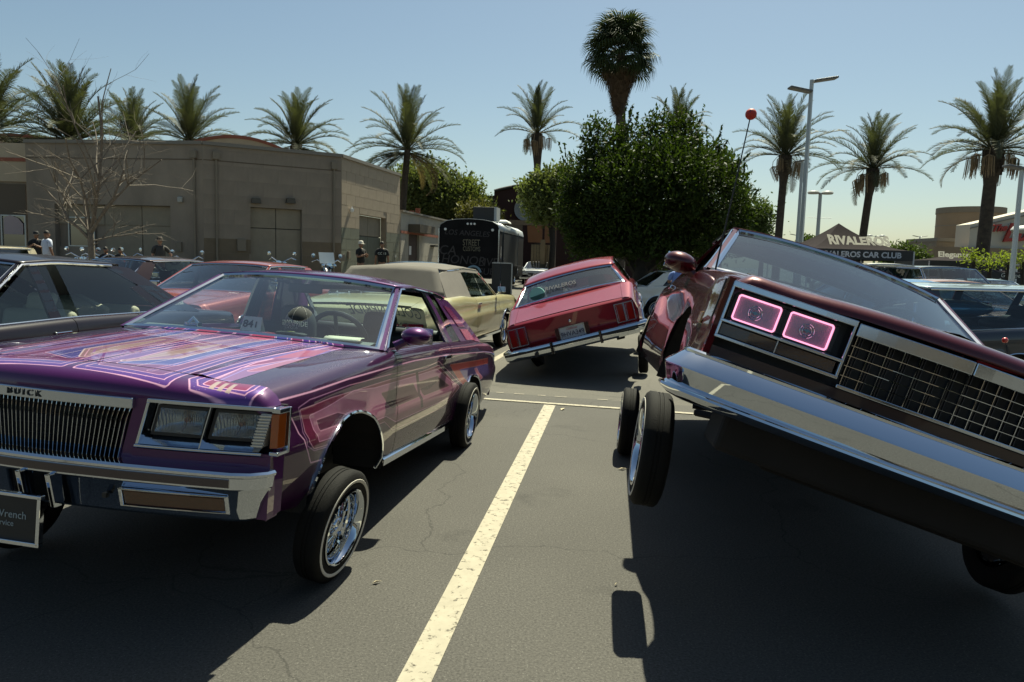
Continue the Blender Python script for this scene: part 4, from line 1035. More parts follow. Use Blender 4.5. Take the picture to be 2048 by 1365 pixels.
tree('willow_tree', 1100, 40, [(1100, 395, 40), (1075, 385, 24), (1120, 370, 26), (1085, 415, 22)], 16000, .12, M['olive'], 'pale yellow green tree left against the big round tree', clump=.28, seed=8, spr=200, sprL=.8, trunk_r=.15)
tree('distant_tree', 1517, 70, [(1515, 430, 22), (1505, 455, 22), (1525, 470, 14)], 4000, .2, M['bush'], 'hazy thin tree peeking out right of the big round tree', clump=.5, seed=9, trunk_r=.2)
tree('distant_tree', 1808, 60, [(1808, 515, 22, .8), (1790, 525, 18, .8), (1830, 522, 16, .8)], 7000, .17, M['bush'], 'round green tree between the two black canopies', clump=.35, seed=10, trunk_r=.2)
tree('distant_tree', 1614, 90, [(1612, 486, 11), (1622, 490, 9)], 1500, .2, M['bush'], 'tiny treetop left of the black canopy', clump=.3, seed=11, trunk_r=.2)
M['lime'] = leaf_mat('lime_leaf', (.17, .21, .035), .4, .3)
for px, py, r, lb in ((1942, 510, 10, 'leftmost small lime green sapling before the restaurant'), (1975, 520, 18, 'bushiest lime green sapling right under the big palm'), (2010, 518, 13, 'lime green sapling beside the right lamp post'), (2040, 518, 13, 'lime green sapling at the right edge')):
    tree('sapling', px, 27, [(px, py, r, .8), (px - r * .8, py + 6, r * .6), (px + r * .8, py + 4, r * .6)], 260, .055, M['lime'], lb, clump=.13, seed=px, trunk_r=.04, group='saplings before the restaurant')
# bare tree
rs = random.Random(23); bt = gp(187, 19.0); root = empty('bare_tree', bt, label='leafless pale branched tree in front of the block building', cat='tree')
twigs = [MB(), MB()]
def branch(p, d, L, r, depth):
    n = 5 if depth else 7; pts = [p]; rd = [r]; q = p.copy(); dd = d.copy()
    for i in range(n):
        dd = (dd + Vector((rs.gauss(0, .11), rs.gauss(0, .11), rs.gauss(0.02 if depth else 0, .07)))).normalized(); q = q + dd * L / n; pts.append(q.copy()); rd.append(r * lerp(1, .45, (i + 1) / n))
    twigs[0 if depth < 2 else 1].tube(pts, rd, 6 if depth < 2 else 4)
    if depth >= 4 or r < .004: return
    k = {0: 9, 1: 6, 2: 3, 3: 2}[depth]
    for j in range(k):
        t = rs.uniform(.35, 1.0) if depth else rs.uniform(.25, 1); i = min(n, max(1, int(t * n))); b = pts[i]; ax = pts[i] - pts[i - 1]; ax.normalize()
        side = rand_perp(ax, rs); a = R(rs.uniform(28, 62)); nd = (ax * math.cos(a) + side * math.sin(a)); 
        branch(b, nd.normalized(), L * rs.uniform(.42, .72), rd[i] * rs.uniform(.45, .7), depth + 1)
def rand_perp(a, rs):
    v = Vector((rs.gauss(0, 1), rs.gauss(0, 1), rs.gauss(0, .6))); v = v - a * v.dot(a); return v.normalized()
twigs[0].tube([Vector((.02, 0, 0)), Vector((0, 0, 1.0)), Vector((-.03, 0, 2.35))], [.11, .10, .085], 10)
fork = Vector((-.03, 0, 2.35))
for d, L, r in (((-.75, .1, .62), 2.3, .045), ((-.45, -.2, .85), 2.2, .05), ((.12, -.1, 1), 4.4, .06), ((-.15, .1, 1), 3.4, .045), ((.32, .1, .95), 3.3, .045), ((.55, -.1, .75), 2.4, .055), ((.95, .1, .35), 1.7, .03), ((-.9, .1, .5), 1.5, .03), ((-.1, .3, .9), 2.0, .04), ((.3, -.35, .9), 2.0, .035)):
    branch(fork + Vector((0, 0, rs.uniform(-.35, .05))), Vector(d).normalized(), L, r, 1)
root.scale = (.84, .84, .76)
twigs[0].build('trunk', M['bark_pale'], root, smooth=50); twigs[1].build('twigs', M['bark_pale'], root)['kind'] = 'stuff'
MB().tube([Vector((0, 0, 1.95)), Vector((.22, -.05, 2.08))], .02, 5).build('cut_branch', M['bark_pale'], root)
# ================================================================ PURPLE COUPE (left foreground)
PUR = (0.15, 0.016, 0.20); PINK = (0.80, 0.42, 0.62); MAG = (0.42, 0.05, 0.17); LPK = (0.62, 0.30, 0.42); BLU = (0.13, 0.11, 0.48)
DPL = (0.07, 0.008, 0.09); RSE = (0.70, 0.10, 0.20); WHT = (0.80, 0.62, 0.66)
M['purple'] = paint('candy_purple_paint', (.060, .005, .075), 0.30, 0.38, 0.04)
M['amber_smoked'] = mat('smoked_amber_lens', (.060, .018, .004), .15, coat=1.0)
def mir(poly): return [(x, -y) for x, y in poly]
def fade(c0, c1, x0, x1, ax=0):
    c0 = np.array(c0, np.float32); c1 = np.array(c1, np.float32)
    def f(X, Y):
        t = np.clip(((X if ax == 0 else Y) - x0) / (x1 - x0), 0, 1)[..., None] ; return c0 * (1 - t) + c1 * t
    return f
hood_layers = []
for mm in (lambda p: p, mir):
    A = mm([(.985, .035), (1.0, .44), (.45, .405), (-.55, .48), (-.55, .02), (.3, .012)])
    hood_layers += [
        dict(p=A, r=.012, fill=(.16, .05, .40), lines=[(0, .0065, PINK), (-.034, .005, PINK)], flakes=True),
        dict(p=mm([(.90, .09), (.92, .36), (.44, .34), (-.6, .40), (-.6, .07), (.3, .06)]), r=.02, fill=fade(MAG, (.30, .07, .28), -.5, .9), lines=[(0, .005, PINK)]),
        dict(p=mm([(.83, .12), (.74, .30), (.35, .28), (-.6, .335), (-.6, .26), (.2, .20)]), r=.02, fill=BLU, lines=[(0, .005, PINK), (-.022, .004, (.5, .4, .8))]),
        dict(p=mm([(.78, .10), (.60, .22), (.10, .20), (-.2, .22), (-.1, .13), (.3, .08)]), r=.02, fill=fade((.50, .27, .34), (.34, .10, .24), .65, -.1), lines=[(0, .006, WHT), (-.02, .004, PINK), (-.045, .010, (.30, .12, .38))]),
        dict(p=mm([(.70, .12), (.45, .17), (.15, .155), (.40, .12)]), r=.01, fill=(.62, .40, .42), lines=[(0, .003, WHT)]),
        dict(p=mm([(-.14, .12), (-.60, .08), (-.60, .27), (-.20, .23)]), r=.008, fill=RSE, lines=[(0, .004, PINK)]),
        dict(p=mm([(.16, .02), (-.3, .015), (-.60, .05), (-.1, .10)]), r=.008, fill=(.22, .06, .24), lines=[(0, .004, LPK)]),
        dict(p=mm([(.66, .03), (.86, .05), (.70, .09), (.30, .055)]), r=.006, fill=(.30, .10, .45), lines=[(0, .004, PINK)]),
        dict(p=mm([(.985, .545), (.975, .765), (.92, .79), (.08, .70), (-.50, .66), (-.52, .56), (.46, .50), (.92, .50)]), r=.010, fill=(.17, .06, .42), lines=[(0, .0065, PINK), (-.030, .005, PINK)], flakes=True),
        dict(p=mm([(.935, .575), (.925, .735), (.08, .655), (-.52, .63), (-.52, .59), (.46, .54)]), r=.012, fill=fade(MAG, (.25, .05, .25), .9, -.4), lines=[(0, .005, PINK)]),
        dict(p=mm([(.86, .58), (.80, .69), (.20, .65), (-.3, .63), (.25, .60), (.60, .55)]), r=.014, fill=fade((.45, .20, .48), (.30, .16, .52), .8, 0), lines=[(0, .005, PINK), (-.02, .004, (.35, .3, .75))]),
        dict(p=mm([(.62, .585), (.50, .64), (.10, .635), (.3, .60)]), r=.01, fill=(.62, .20, .36), lines=[(0, .004, PINK)]),
        dict(p=mm([(.88, .20), (.5, .235), (.0, .225), (-.58, .285)]), open=True, lines=[(0, .0035, WHT)]),
        dict(p=mm([(.90, .30), (.5, .31), (.0, .30), (-.58, .36)]), open=True, lines=[(0, .0035, BLU), (.012, .003, PINK)]),
        dict(p=mm([(.60, .47), (.2, .46), (-.58, .53)]), open=True, lines=[(0, .003, PINK), (.012, .004, BLU)]),
        dict(p=mm([(.30, .53), (-.03, .535), (-.20, .60), (.06, .62)]), r=.006, fill=(.60, .12, .26), lines=[(0, .004, BLU)]),
    ]
    for k in range(3):
        hood_layers.append(dict(p=mm([(.965, .60 + k * .036), (.88, .59 + k * .036), (.88, .607 + k * .036), (.965, .620 + k * .036)]), fill=(.80, .60, .55)))
HOOD_IM = paint_image('hood_artwork', 1024, 1280, -.62, 1.10, -.95, .95, (.055, .005, .072), hood_layers)
side_layers = [
    dict(p=[(.89, .80), (.2, .84), (-.4, .86), (-.86, .87), (-1.63, .868), (-3.05, .825), (-3.9, .77)], open=True, lines=[(0, .0075, PINK)]),
    dict(p=[(.89, .80), (.78, .73), (.69, .62), (.62, .51), (.43, .50)], open=True, lines=[(0, .006, PINK)]),
    dict(p=[(.19, .81), (-.42, .82), (-1.11, .81), (-1.42, .835), (-2.36, .54), (-2.2, .42)], open=True, lines=[(0, .004, LPK)]),
    dict(p=[(.19, .81), (.62, .785), (.72, .76), (.66, .59), (.6, .56), (.36, .55)], open=True, lines=[(0, .004, (.45, .22, .4))]),
    dict(p=[(.70, .745), (.42, .765), (-.43, .785), (-1.04, .785), (-1.42, .80), (-2.02, .60), (-1.6, .50), (-.46, .50), (-.30, .57), (.38, .565), (.60, .575), (.64, .61)], r=.006, fill=fade((.33, .035, .12), (.12, .015, .05), .75, .5, 1), lines=[(0, .004, LPK)]),
    dict(p=[(.62, .71), (.46, .725), (.14, .77), (-.16, .757), (-.9, .765), (-1.38, .775), (-1.92, .62), (-1.75, .555), (-.50, .545), (-.32, .60), (.35, .595), (.55, .60)], r=.008, fill=fade((.66, .27, .45), (.40, .12, .22), .76, .56, 1), lines=[(0, .004, (.75, .35, .55))]),
    dict(p=[(.56, .685), (.33, .69), (.20, .66), (.25, .64), (.53, .64)], r=.004, fill=(.16, .03, .09), lines=[(0, .004, LPK)]),
    dict(p=[(-.27, .722), (-.84, .725), (-.97, .64), (-.42, .63)], r=.006, fill=(.14, .06, .08), lines=[(0, .004, (.35, .18, .2))]),
    dict(p=[(-.95, .725), (-1.40, .728), (-1.72, .64), (-1.07, .635)], r=.006, fill=(.14, .06, .08), lines=[(0, .004, (.35, .18, .2))]),
    dict(p=[(-1.0, .675), (-1.42, .700), (-1.20, .66)], r=.002, fill=(.05, .01, .03)),
    dict(p=[(-.88, .80), (-.93, .80), (-1.05, .56), (-1.0, .56)], r=.002, fill=(.08, .02, .05)),
    dict(p=[(-1.76, .785), (-3.3, .75), (-3.3, .71), (-2.05, .738), (-2.41, .57), (-2.26, .57)], r=.004, fill=(.50, .04, .035), lines=[(0, .004, (.6, .2, .15))]),
    dict(p=[(-2.07, .73), (-3.32, .70), (-3.35, .60), (-2.67, .58), (-2.43, .57)], r=.002, fill=fade((.16, .09, .42), (.05, .02, .12), .74, .58, 1)),
    dict(p=[(-2.62, .70), (-2.72, .70), (-2.95, .60), (-2.85, .59)], r=.002, fill=(.72, .25, .35), lines=[(0, .004, PINK)]),
]
SIDE_IM = paint_image('side_artwork', 2200, 420, -4.1, 1.05, .25, 1.0, (.026, .002, .030), side_layers)  # side ground colour darker than the hood's: shade put into the paint
M['hood_art'] = art_material('hood_artwork_paint', HOOD_IM, -.62, 1.10, -.95, .95, ('X', 'Y'))
M['side_art'] = art_material('side_artwork_paint', SIDE_IM, -4.1, 1.05, .25, 1.0, ('X', 'Z'))
LENS = M['lens']; t = LENS.node_tree
wv = _n(t, 'ShaderNodeTexWave', Scale=38.0, Distortion=1.2); wv.bands_direction = 'Y'
tcx = _n(t, 'ShaderNodeTexCoord'); t.links.new(tcx.outputs['Object'], wv.inputs[0])
bp = _n(t, 'ShaderNodeBump', Strength=0.35, Distance=0.01); t.links.new(wv.outputs[0], bp.inputs['Height'])
t.links.new(bp.outputs[0], t.nodes['Principled BSDF'].inputs['Normal'])

M['lamp_glass'] = glass('fluted_lamp_glass', (.80, .84, .86), .02, 1.2); t = M['lamp_glass'].node_tree
wv = _n(t, 'ShaderNodeTexWave', Scale=30.0, Distortion=.8); wv.bands_direction = 'Y'; tcx = _n(t, 'ShaderNodeTexCoord'); t.links.new(tcx.outputs['Object'], wv.inputs[0])
bp = _n(t, 'ShaderNodeBump', Strength=0.6, Distance=0.01); t.links.new(wv.outputs[0], bp.inputs['Height'])
for n_ in t.nodes:
    if n_.type == 'BSDF_GLOSSY': t.links.new(bp.outputs[0], n_.inputs['Normal'])
def nose(c, fn, x0, lip_z, parent_m, hzc=.03, lowz=None, rnd=1.0):
    """painted header across the nose, from the hood seam round to the upright face"""
    rows = []
    ts = np.linspace(-1, 1, 49)
    wN = c.w(.9) - .0
    def drop(y, k):
        e = abs(y) - (wN - .10)
        return 0 if e <= 0 else .085 * (e / .10) ** 2.2 * k
    for u, dz in ((0, 0), (.3, -.001), (.55, -.005), (.75, -.013), (.88, -.026), (.96, -.044), (1.0, -.066)):
        row = []
        for tt in ts:
            y = tt * wN; z0 = c.zb(x0) + .012 + hzc * (1 - min(1, abs(y) / c.hy) ** 2.2)
            z = lerp(z0, z0 - .01, u) + dz * rnd - drop(y, 1)
            row.append((lerp(x0, fn(y), u), y, z))
        rows.append(row)
    rows.append([(fn(tt * wN), tt * wN, min(lip_z, rows[-1][i][2] - .002)) for i, tt in enumerate(ts)])
    rows.append([(fn(tt * wN) - .03, tt * wN, min(lip_z, rows[-2][i][2] - .002)) for i, tt in enumerate(ts)])
    return MB().grid(rows)
car = empty('purple_coupe', label='purple coupe with pink and blue striped hood artwork, nose towards the viewer', cat='car')
c = Car(car, M['purple'], side_m=M['side_art'], hood_m=M['hood_art'], xf=.855, hood_x=.85, arches=[(.13, .46, .385), (-2.53, .45, .365)])
fn = lambda y: 1.06 - .125 * (abs(y) / .9) ** 2
c.shell(); c.hood(crown=.030, ridge=.008); c.trunk(); c.rear_panel()
nose(c, fn, .858, .782, M['hood_art']).build('nose_panel', M['hood_art'], car, smooth=60, fix=False)
for sd in (1, -1):   # fender ends behind the corner lamps
    mb = MB(); mb.grid([[(.855, sd * .868, .79), (.925, sd * .868, .79)], [(.855, sd * .885, .60), (.93, sd * .872, .60)], [(.855, sd * .885, .36), (.93, sd * .86, .33)]])
    mb.box2((.86, sd * .70, .34), (.945, sd * .872, .60)); mb.build('fender_end', M['purple'], car, smooth=30, fix=False)
joinmb(bowed(fn, -.88, .88, .44, .79, -.10, -.085, 12), bowed(fn, -.6, .6, .33, .5, -.2, -.15)).build('nose_backing', M['black'], car)
for sd in (1, -1):
    joinmb(bowed(fn, sd * .338, sd * .392, .49, .783, -.05, .0, shear=.22), bowed(fn, sd * .34, sd * .872, .535, .588, -.05, .0)).build('nose_filler_panel', M['purple'], car, smooth=30)
# grille
g = bowed(fn, -.345, .345, .742, .784, .0, .022, 10, shear=.0).build('grille_header', M['chrome_soft'], car, bevel=.004)
for i in range(33):
    y = -.330 + i * .660 / 32; sh = .22 * (y / .33)
    mb = MB()
    pts = [(fn(y) + .006, y + sh * -.002, .742), (fn(y) + .012, y - sh * .05, .70), (fn(y) + .012, y - sh * .18, .54), (fn(y) - .004, y - sh * .215, .51)]
    rows = [[(x - .018, yy - .0011, z), (x, yy - .0011, z), (x, yy + .0011, z), (x - .018, yy + .0011, z)] for x, yy, z in pts]
    mb.grid(rows, closed_u=True); mb.build('grille_bar', M['chrome'], car, smooth=30)
for z in (.56, .60, .64, .68, .72):
    bowed(fn, -.31, .31, z, z + .003, -.03, -.02, 8).build('grille_crossbar', M['ink'], car)
bowed(fn, -.30, .30, .486, .506, -.03, .02, 8).build('grille_sill', M['chrome'], car, bevel=.004)
text('badge_lettering', 'B U I C K', .034, M['ink'], g, (fn(-.13) + .024, -.115, .763), (0.03, 1, 0), (0, 0, 1), squeeze=1.15, offset=.0003, extrude=.003)
# lamp bezels
for sd in (1, -1):
    kw = dict(shear=.24)
    f = lambda a, b, z0, z1, o0, o1, n=6: bowed(fn, sd * a, sd * b, z0, z1, o0, o1, n, **kw)
    fr = joinmb(f(.392, .875, .772, .788, -.06, .016), f(.392, .875, .594, .606, -.06, .020), f(.392, .404, .604, .774, -.06, .014, 1)).build('headlight_bezel', M['chrome_soft'], car, bevel=.003)
    f(.404, .875, .606, .772, -.082, -.075).build('bezel_back', M['ink'], fr)
    # sloping bright shelf under the lamps and side reflectors
    rows = [[(fn(y) + o, sd * (y - .24 * (.75 - z)), z) for y in np.linspace(.404, .86, 8)] for o, z in ((.012, .607), (-.02, .632), (-.05, .652))]
    MB().grid(rows).build('bezel_shelf', M['chrome'], fr, fix=False)
    joinmb(f(.408, .428, .65, .765, -.06, -.04, 1)).build('bezel_reflector', M['chrome'], fr)
    f(.637, .641, .606, .774, -.03, .014, 1).build('bezel_divider', M['chrome_soft'], fr)
    for a, b in ((.438, .620), (.660, .818)):
        l = f(a, b, .655, .752, -.018, -.010, 4).build('headlight', M['lamp_glass'], car, smooth=30)
        cy, cz = (a + b) / 2, .7035; rows = []
        for s_, dp in ((1, .016), (.86, .034), (.66, .052), (.42, .064), (.16, .068)):
            ring = []
            for q in range(24):
                t_ = 2 * math.pi * q / 24; k_ = 1 / max(abs(math.cos(t_)), abs(math.sin(t_))) if s_ == 1 else min(1 / max(abs(math.cos(t_)), abs(math.sin(t_))), 1.15)
                yy = cy + (b - a) / 2 * s_ * math.cos(t_) * k_; zz = cz + .0475 * s_ * math.sin(t_) * k_
                ring.append((fn(yy) - dp, sd * (yy - .24 * (.75 - zz)), zz))
            rows.append(ring)
        MB().grid(rows, closed_u=True).build('lamp_bowl', M['lens'], l, smooth=60, fix=False)
        MB().lathe([(.0001, .022), (.010, .016), (.012, 0)], 10, Matrix.Translation(Vector((fn(cy) - .066, sd * (cy - .012), cz))) @ Matrix.Rotation(math.pi / 2, 4, 'Y')).build('bulb', M['amber'], l, smooth=True)
        joinmb(f(a - .012, b + .012, .643, .655, -.06, -.012, 4), f(a - .012, b + .012, .752, .764, -.06, -.012, 4), f(a - .012, a, .65, .76, -.06, -.012, 1), f(b, b + .012, .65, .76, -.06, -.012, 1)).build('headlight_surround', M['ink'], l)
    cl = f(.826, .868, .625, .762, -.04, .010, 2).build('corner_lamp', mat('clear_ribbed_lamp', (.45, .42, .36), .12, coat=1.0), car, bevel=.004)
    for k in range(11): f(.826, .870, .630 + k * .012, .635 + k * .012, .010, .016, 2).build('lamp_rib', M['chrome_soft'], cl)
    mb = MB(); P = [(fn(.87) + .010, .868), (fn(.9) + .0, .892), (.885, .900), (.87, .86)]
    mb.grid([[(x, sd * y, z) for x, y in P] for z in (.625, .762)], closed_u=True); mb.f += [(0, 1, 2, 3), (4, 5, 6, 7)]
    mb.build('marker_lamp', M['amber'], car, bevel=.003)
    joinmb(MB().box2((.868, sd * .868, .766), (.955, sd * .905, .786)), MB().box2((.868, sd * .868, .598), (.955, sd * .905, .614)), MB().box2((.860, sd * .885, .60), (.872, sd * .908, .786))).build('marker_frame', M['chrome_soft'], car, bevel=.003)
# bumper
half = [(.925, .800), (.945, .798), (.962, .785), (.975, .755), (1.0, .6), (1.03, .35), (1.045, .12), (1.048, 0)]
path = [(x, -y) for x, y in half] + [(x, y) for x, y in half[::-1][1:]]
b = c.sweep('front_bumper', path, [(0, .335), (.026, .338), (.040, .350), (.076, .466), (.082, .474), (.088, .518), (.094, .522), (.096, .532), (.088, .541), (.03, .548), (0, .545)], M['chrome'], smooth=25)
c.sweep('bumper_filler', path[3:-3], [(.080, .480), (.089, .482), (.093, .514), (.083, .516)], mat('plum_black_filler', (.012, .003, .014), .25, coat=1.0), parent=b, smooth=25)
fb = fn; SL = dict(slope=.310)
for sd in (1, -1):
    tl = bowed(fb, sd * .36, sd * .745, .378, .438, .155, .168, 6, **SL).build('turn_lamp', M['amber_smoked'], car, bevel=.006)
    joinmb(bowed(fb, sd * .345, sd * .76, .370, .378, .155, .175, 6, **SL), bowed(fb, sd * .345, sd * .76, .438, .446, .155, .175, 6, **SL), bowed(fb, sd * .345, sd * .36, .37, .446, .155, .175, 1, **SL), bowed(fb, sd * .745, sd * .76, .37, .446, .155, .175, 1, **SL)).build('lamp_frame', M['chrome'], tl, bevel=.003)
    bowed(fb, sd * .055, sd * .075, .330, .470, .140, .180, 1, **SL).build('bumper_end_plate', M['chrome'], b, bevel=.004)
    MB().box((fb(.2) + .056, sd * .29, .410), (.02, .018, .018)).build('bumper_bolt', M['black'], b)
pl = joinmb(MB().box((1.165, -.105, .292), (.008, .300, .170))).build('license_plate', M['ink'], car)
for a, d in (((1.168, -.105, .384), (.026, .35, .016)), ((1.168, -.105, .200), (.026, .35, .018)), ((1.168, .062, .292), (.026, .014, .19)), ((1.168, -.272, .292), (.026, .014, .19))):
    MB().box(a, d).build('plate_frame', M['chrome'], pl, bevel=.003)
lt = mat('pale_blue_print', (.30, .36, .38), .5)
text('plate_lettering', 'Mr. Wrench', .042, lt, pl, (1.1705, -.100, .305), (0, 1, 0), (0, 0, 1), extrude=.0005)
text('plate_lettering', 'Service', .032, lt, pl, (1.1705, -.095, .270), (0, 1, 0), (0, 0, 1), extrude=.0005)
# cabin
P = dict(xb0=-.42, xt0=-1.17, xt1=-2.36, xb1=-2.88, wb=.832, wt=.645, hb=.790, ht=.618, hbr=.64, htr=.58,
         edge=[(-2.5, 1.255), (-2.0, 1.30), (-1.5, 1.318), (-1.1, 1.300)], crown=.06, rear_glass=M['glass'])
c.cabin(P)
c.patch('pillar', [(-2.40, 0), (-3.05, 0), (-2.48, 1), (-2.06, 1)], M['purple'], th=.03)
c.patch('pillar', [(-1.80, 0), (-1.90, 0), (-1.76, 1), (-1.68, 1)], M['chrome_soft'], th=.02, nu=3)
c.patch('opera_window', [(-2.00, .02), (-2.28, .02), (-2.02, .93), (-1.86, .93)], M['glass_dark'], th=0, nu=3)
c.patch('pillar', [(-1.90, 0), (-2.00, 0), (-1.86, 1), (-1.76, 1)], M['purple'], th=.02, nu=3)
c.patch('pillar', [(-2.28, 0), (-2.40, 0), (-2.06, 1), (-2.02, 1)], M['purple'], th=.02, nu=3)
c.patch('pillar_artwork', [(-2.50, .03), (-2.82, .03), (-2.68, .30), (-2.42, .30)], mat('rose_panel_paint', (.50, .07, .16), .25, .4, coat=1), th=.004, out=.006, nu=3)
c.patch('pillar_artwork', [(-2.40, .36), (-2.64, .36), (-2.38, .80), (-2.18, .80)], mat('plum_panel_paint', (.22, .03, .12), .25, .4, coat=1), th=.004, out=.006, nu=3)
MB().box((-2.62, 0, 1.0), (.02, .5, .01)).build('rear_shelf_trim', M['black'], car)
c.interior(wheel_side=1, dash=M['dash'])
# lettering on the rear window reads from behind the car
def on_rw(co): return co
u0 = c.rw(-.62, .50); u1 = c.rw(.62, .50); up = (c.rw(0, .9) - c.rw(0, .1))
ink2 = mat('dark_green_vinyl_letters', (.03, .045, .03), .5)
for tx, sz, v in (('GOLDENPRIDE', .24, .50), ('CAR CLUB', .07, .16)):
    ctr = c.rw(0, v) + Vector((-.004, 0, 0)); 
    text('window_lettering', tx, sz, ink2, car, ctr + Vector((-.012, .03, 0)), (0, -1, 0), up, extrude=.0006, squeeze=(.42 if sz > .1 else 1.0), warp=lambda co: (co.x, co.y, co.z - .10 * (co.x / .6) ** 2 * .9))
# mirrors
for sd in (1,):
    mb = MB(); rows = []
    for i in range(9):
        u = i / 8; x = lerp(.085, -.075, u); r = math.sqrt(max(0.0, 1 - ((u - .62) / .63) ** 2)) if u < .62 else 1 - .12 * (u - .62)
        rows.append([(x - .60, sd * (.955 + .088 * r * math.cos(a)), 1.035 + .055 * r * math.sin(a)) for a in np.linspace(0, 2 * math.pi, 16, endpoint=False)])
    mb.grid(rows, closed_u=True); mb.f.append(tuple(range(16))); o = mb.build('side_mirror', M['purple'], car, smooth=50)
    MB().tube([(-.58, sd * .84, .965), (-.60, sd * .90, 1.0)], [.03, .025], 8).build('mirror_stalk', M['purple'], o, smooth=True)
    MB().box((-.678, sd * .955, 1.035), (.004, .17, .095)).build('mirror_glass', M['chrome'], o, bevel=.01)
MB().box((-1.14, 0, 1.262), (.03, .24, .06)).build('rearview_mirror', M['black'], car, bevel=.01)
set_pose(car, (-1.6629, 3.9481, .0956), -1.7386, -.067, -.0429)
bpy.context.view_layer.update()
def put_wheel(root, kind, w, side, steer=0, camber=0, ww=True, spin=0):
    return wheel(root, kind, local_of(root, w), side, steer, camber, ww, spin)
pf = atY(666, 1064, 3.42); put_wheel(car, 'wire', (pf.x, pf.y, .264), 1, steer=R(-4), camber=R(-8), spin=.3)
pr = Vector((-.365, 6.02, .262)); put_wheel(car, 'wire', pr, 1, camber=R(-3))
put_wheel(car, 'wire', (-2.42, 3.66, .29), -1, steer=R(-4)); put_wheel(car, 'wire', (-1.80, 6.28, .285), -1)
# ================================================================ CRIMSON LOWRIDER (right foreground, tipped up on its suspension)
M['crimson'] = paint('candy_crimson_paint', (.060, .0012, .005), 0.30, 0.36, 0.04)
car2 = empty('crimson_lowrider', label='dark crimson lowrider raised and tilted on hydraulics with glowing pink headlamp rings', cat='car')
c2 = Car(car2, M['crimson'], xf=.86, hood_x=.86, arch_trim=False, sill_trim=False, ra=.40)
f2 = lambda y: 1.045 - .120 * (abs(y) / .9) ** 1.5
c2.shell(); c2.hood(crown=.028, peak=.012, ridge=.0); c2.trunk(); c2.rear_panel()
nose(c2, f2, .862, .812, M['crimson'], hzc=.028, rnd=.75).build('nose_panel', M['crimson'], car2, smooth=60, fix=False)
for sd in (1, -1):
    mb = MB(); mb.grid([[(.858, sd * .868, .80), (.93, sd * .866, .80)], [(.858, sd * .885, .60), (.93, sd * .880, .60)], [(.858, sd * .885, .36), (.93, sd * .87, .36)]])
    mb.box2((.87, sd * .855, .33), (.932, sd * .880, .81)); mb.build('fender_end', M['crimson'], car2, smooth=30, fix=False)
    mk = MB().box2((.60, sd * .893, .615), (.68, sd * .902, .665)).build('marker_lamp', mat('pale_amber_lamp', (.45, .28, .10), .2, coat=1), car2, bevel=.004)
joinmb(bowed(f2, -.88, .88, .44, .81, -.12, -.105, 12), bowed(f2, -.6, .6, .33, .5, -.2, -.15)).build('nose_backing', M['ink'], car2)
bowed(f2, -.875, .875, .50, .545, -.08, -.01, 10).build('nose_filler_panel', mat('maroon_black_filler', (.020, .002, .004), .3, coat=.6), car2, smooth=30)
g2 = joinmb(bowed(lambda y: f2(y) + .012 * (1 - abs(y) / .4), -.402, -.0015, .748, .797, -.04, .018, 6), bowed(lambda y: f2(y) + .012 * (1 - abs(y) / .4), .0015, .402, .748, .797, -.04, .018, 6)).build('grille_header', M['chrome_soft'], car2, bevel=.004)
bowed(f2, -.402, .402, .548, .562, -.05, .016, 10).build('grille_sill', M['chrome_soft'], car2, bevel=.003)
for i in range(15):
    y = -.390 + i * .780 / 14
    MB().box2((f2(y) - .018, y - .0011, .560), (f2(y) + .006, y + .0011, .750)).build('grille_bar', M['chrome'], car2)
M['inner_bar'] = mat('smoked_grille_bar', (.10, .10, .11), .3, 1.0)
for i in range(14):
    y = -.390 + (i + .42) * .780 / 14
    for dy in (0, .010):
        MB().box2((f2(y) - .045, y + dy - .0009, .560), (f2(y) - .035, y + dy + .0009, .750)).build('grille_inner_bar', M['inner_bar'], car2)
for z in (.596, .634, .672, .710):
    bowed(f2, -.400, .400, z, z + .0022, -.016, .008, 10).build('grille_crossbar', M['chrome'], car2)
ring_m = emis('pink_halo_light', (1.0, .36, .62), .75, (.6, .3, .4))
lamp_m = mat('violet_lit_reflector', (.42, .24, .36), .25, .55, coat=1.0, bump=.5, bscale=80, stretch=(1, 6, 1))
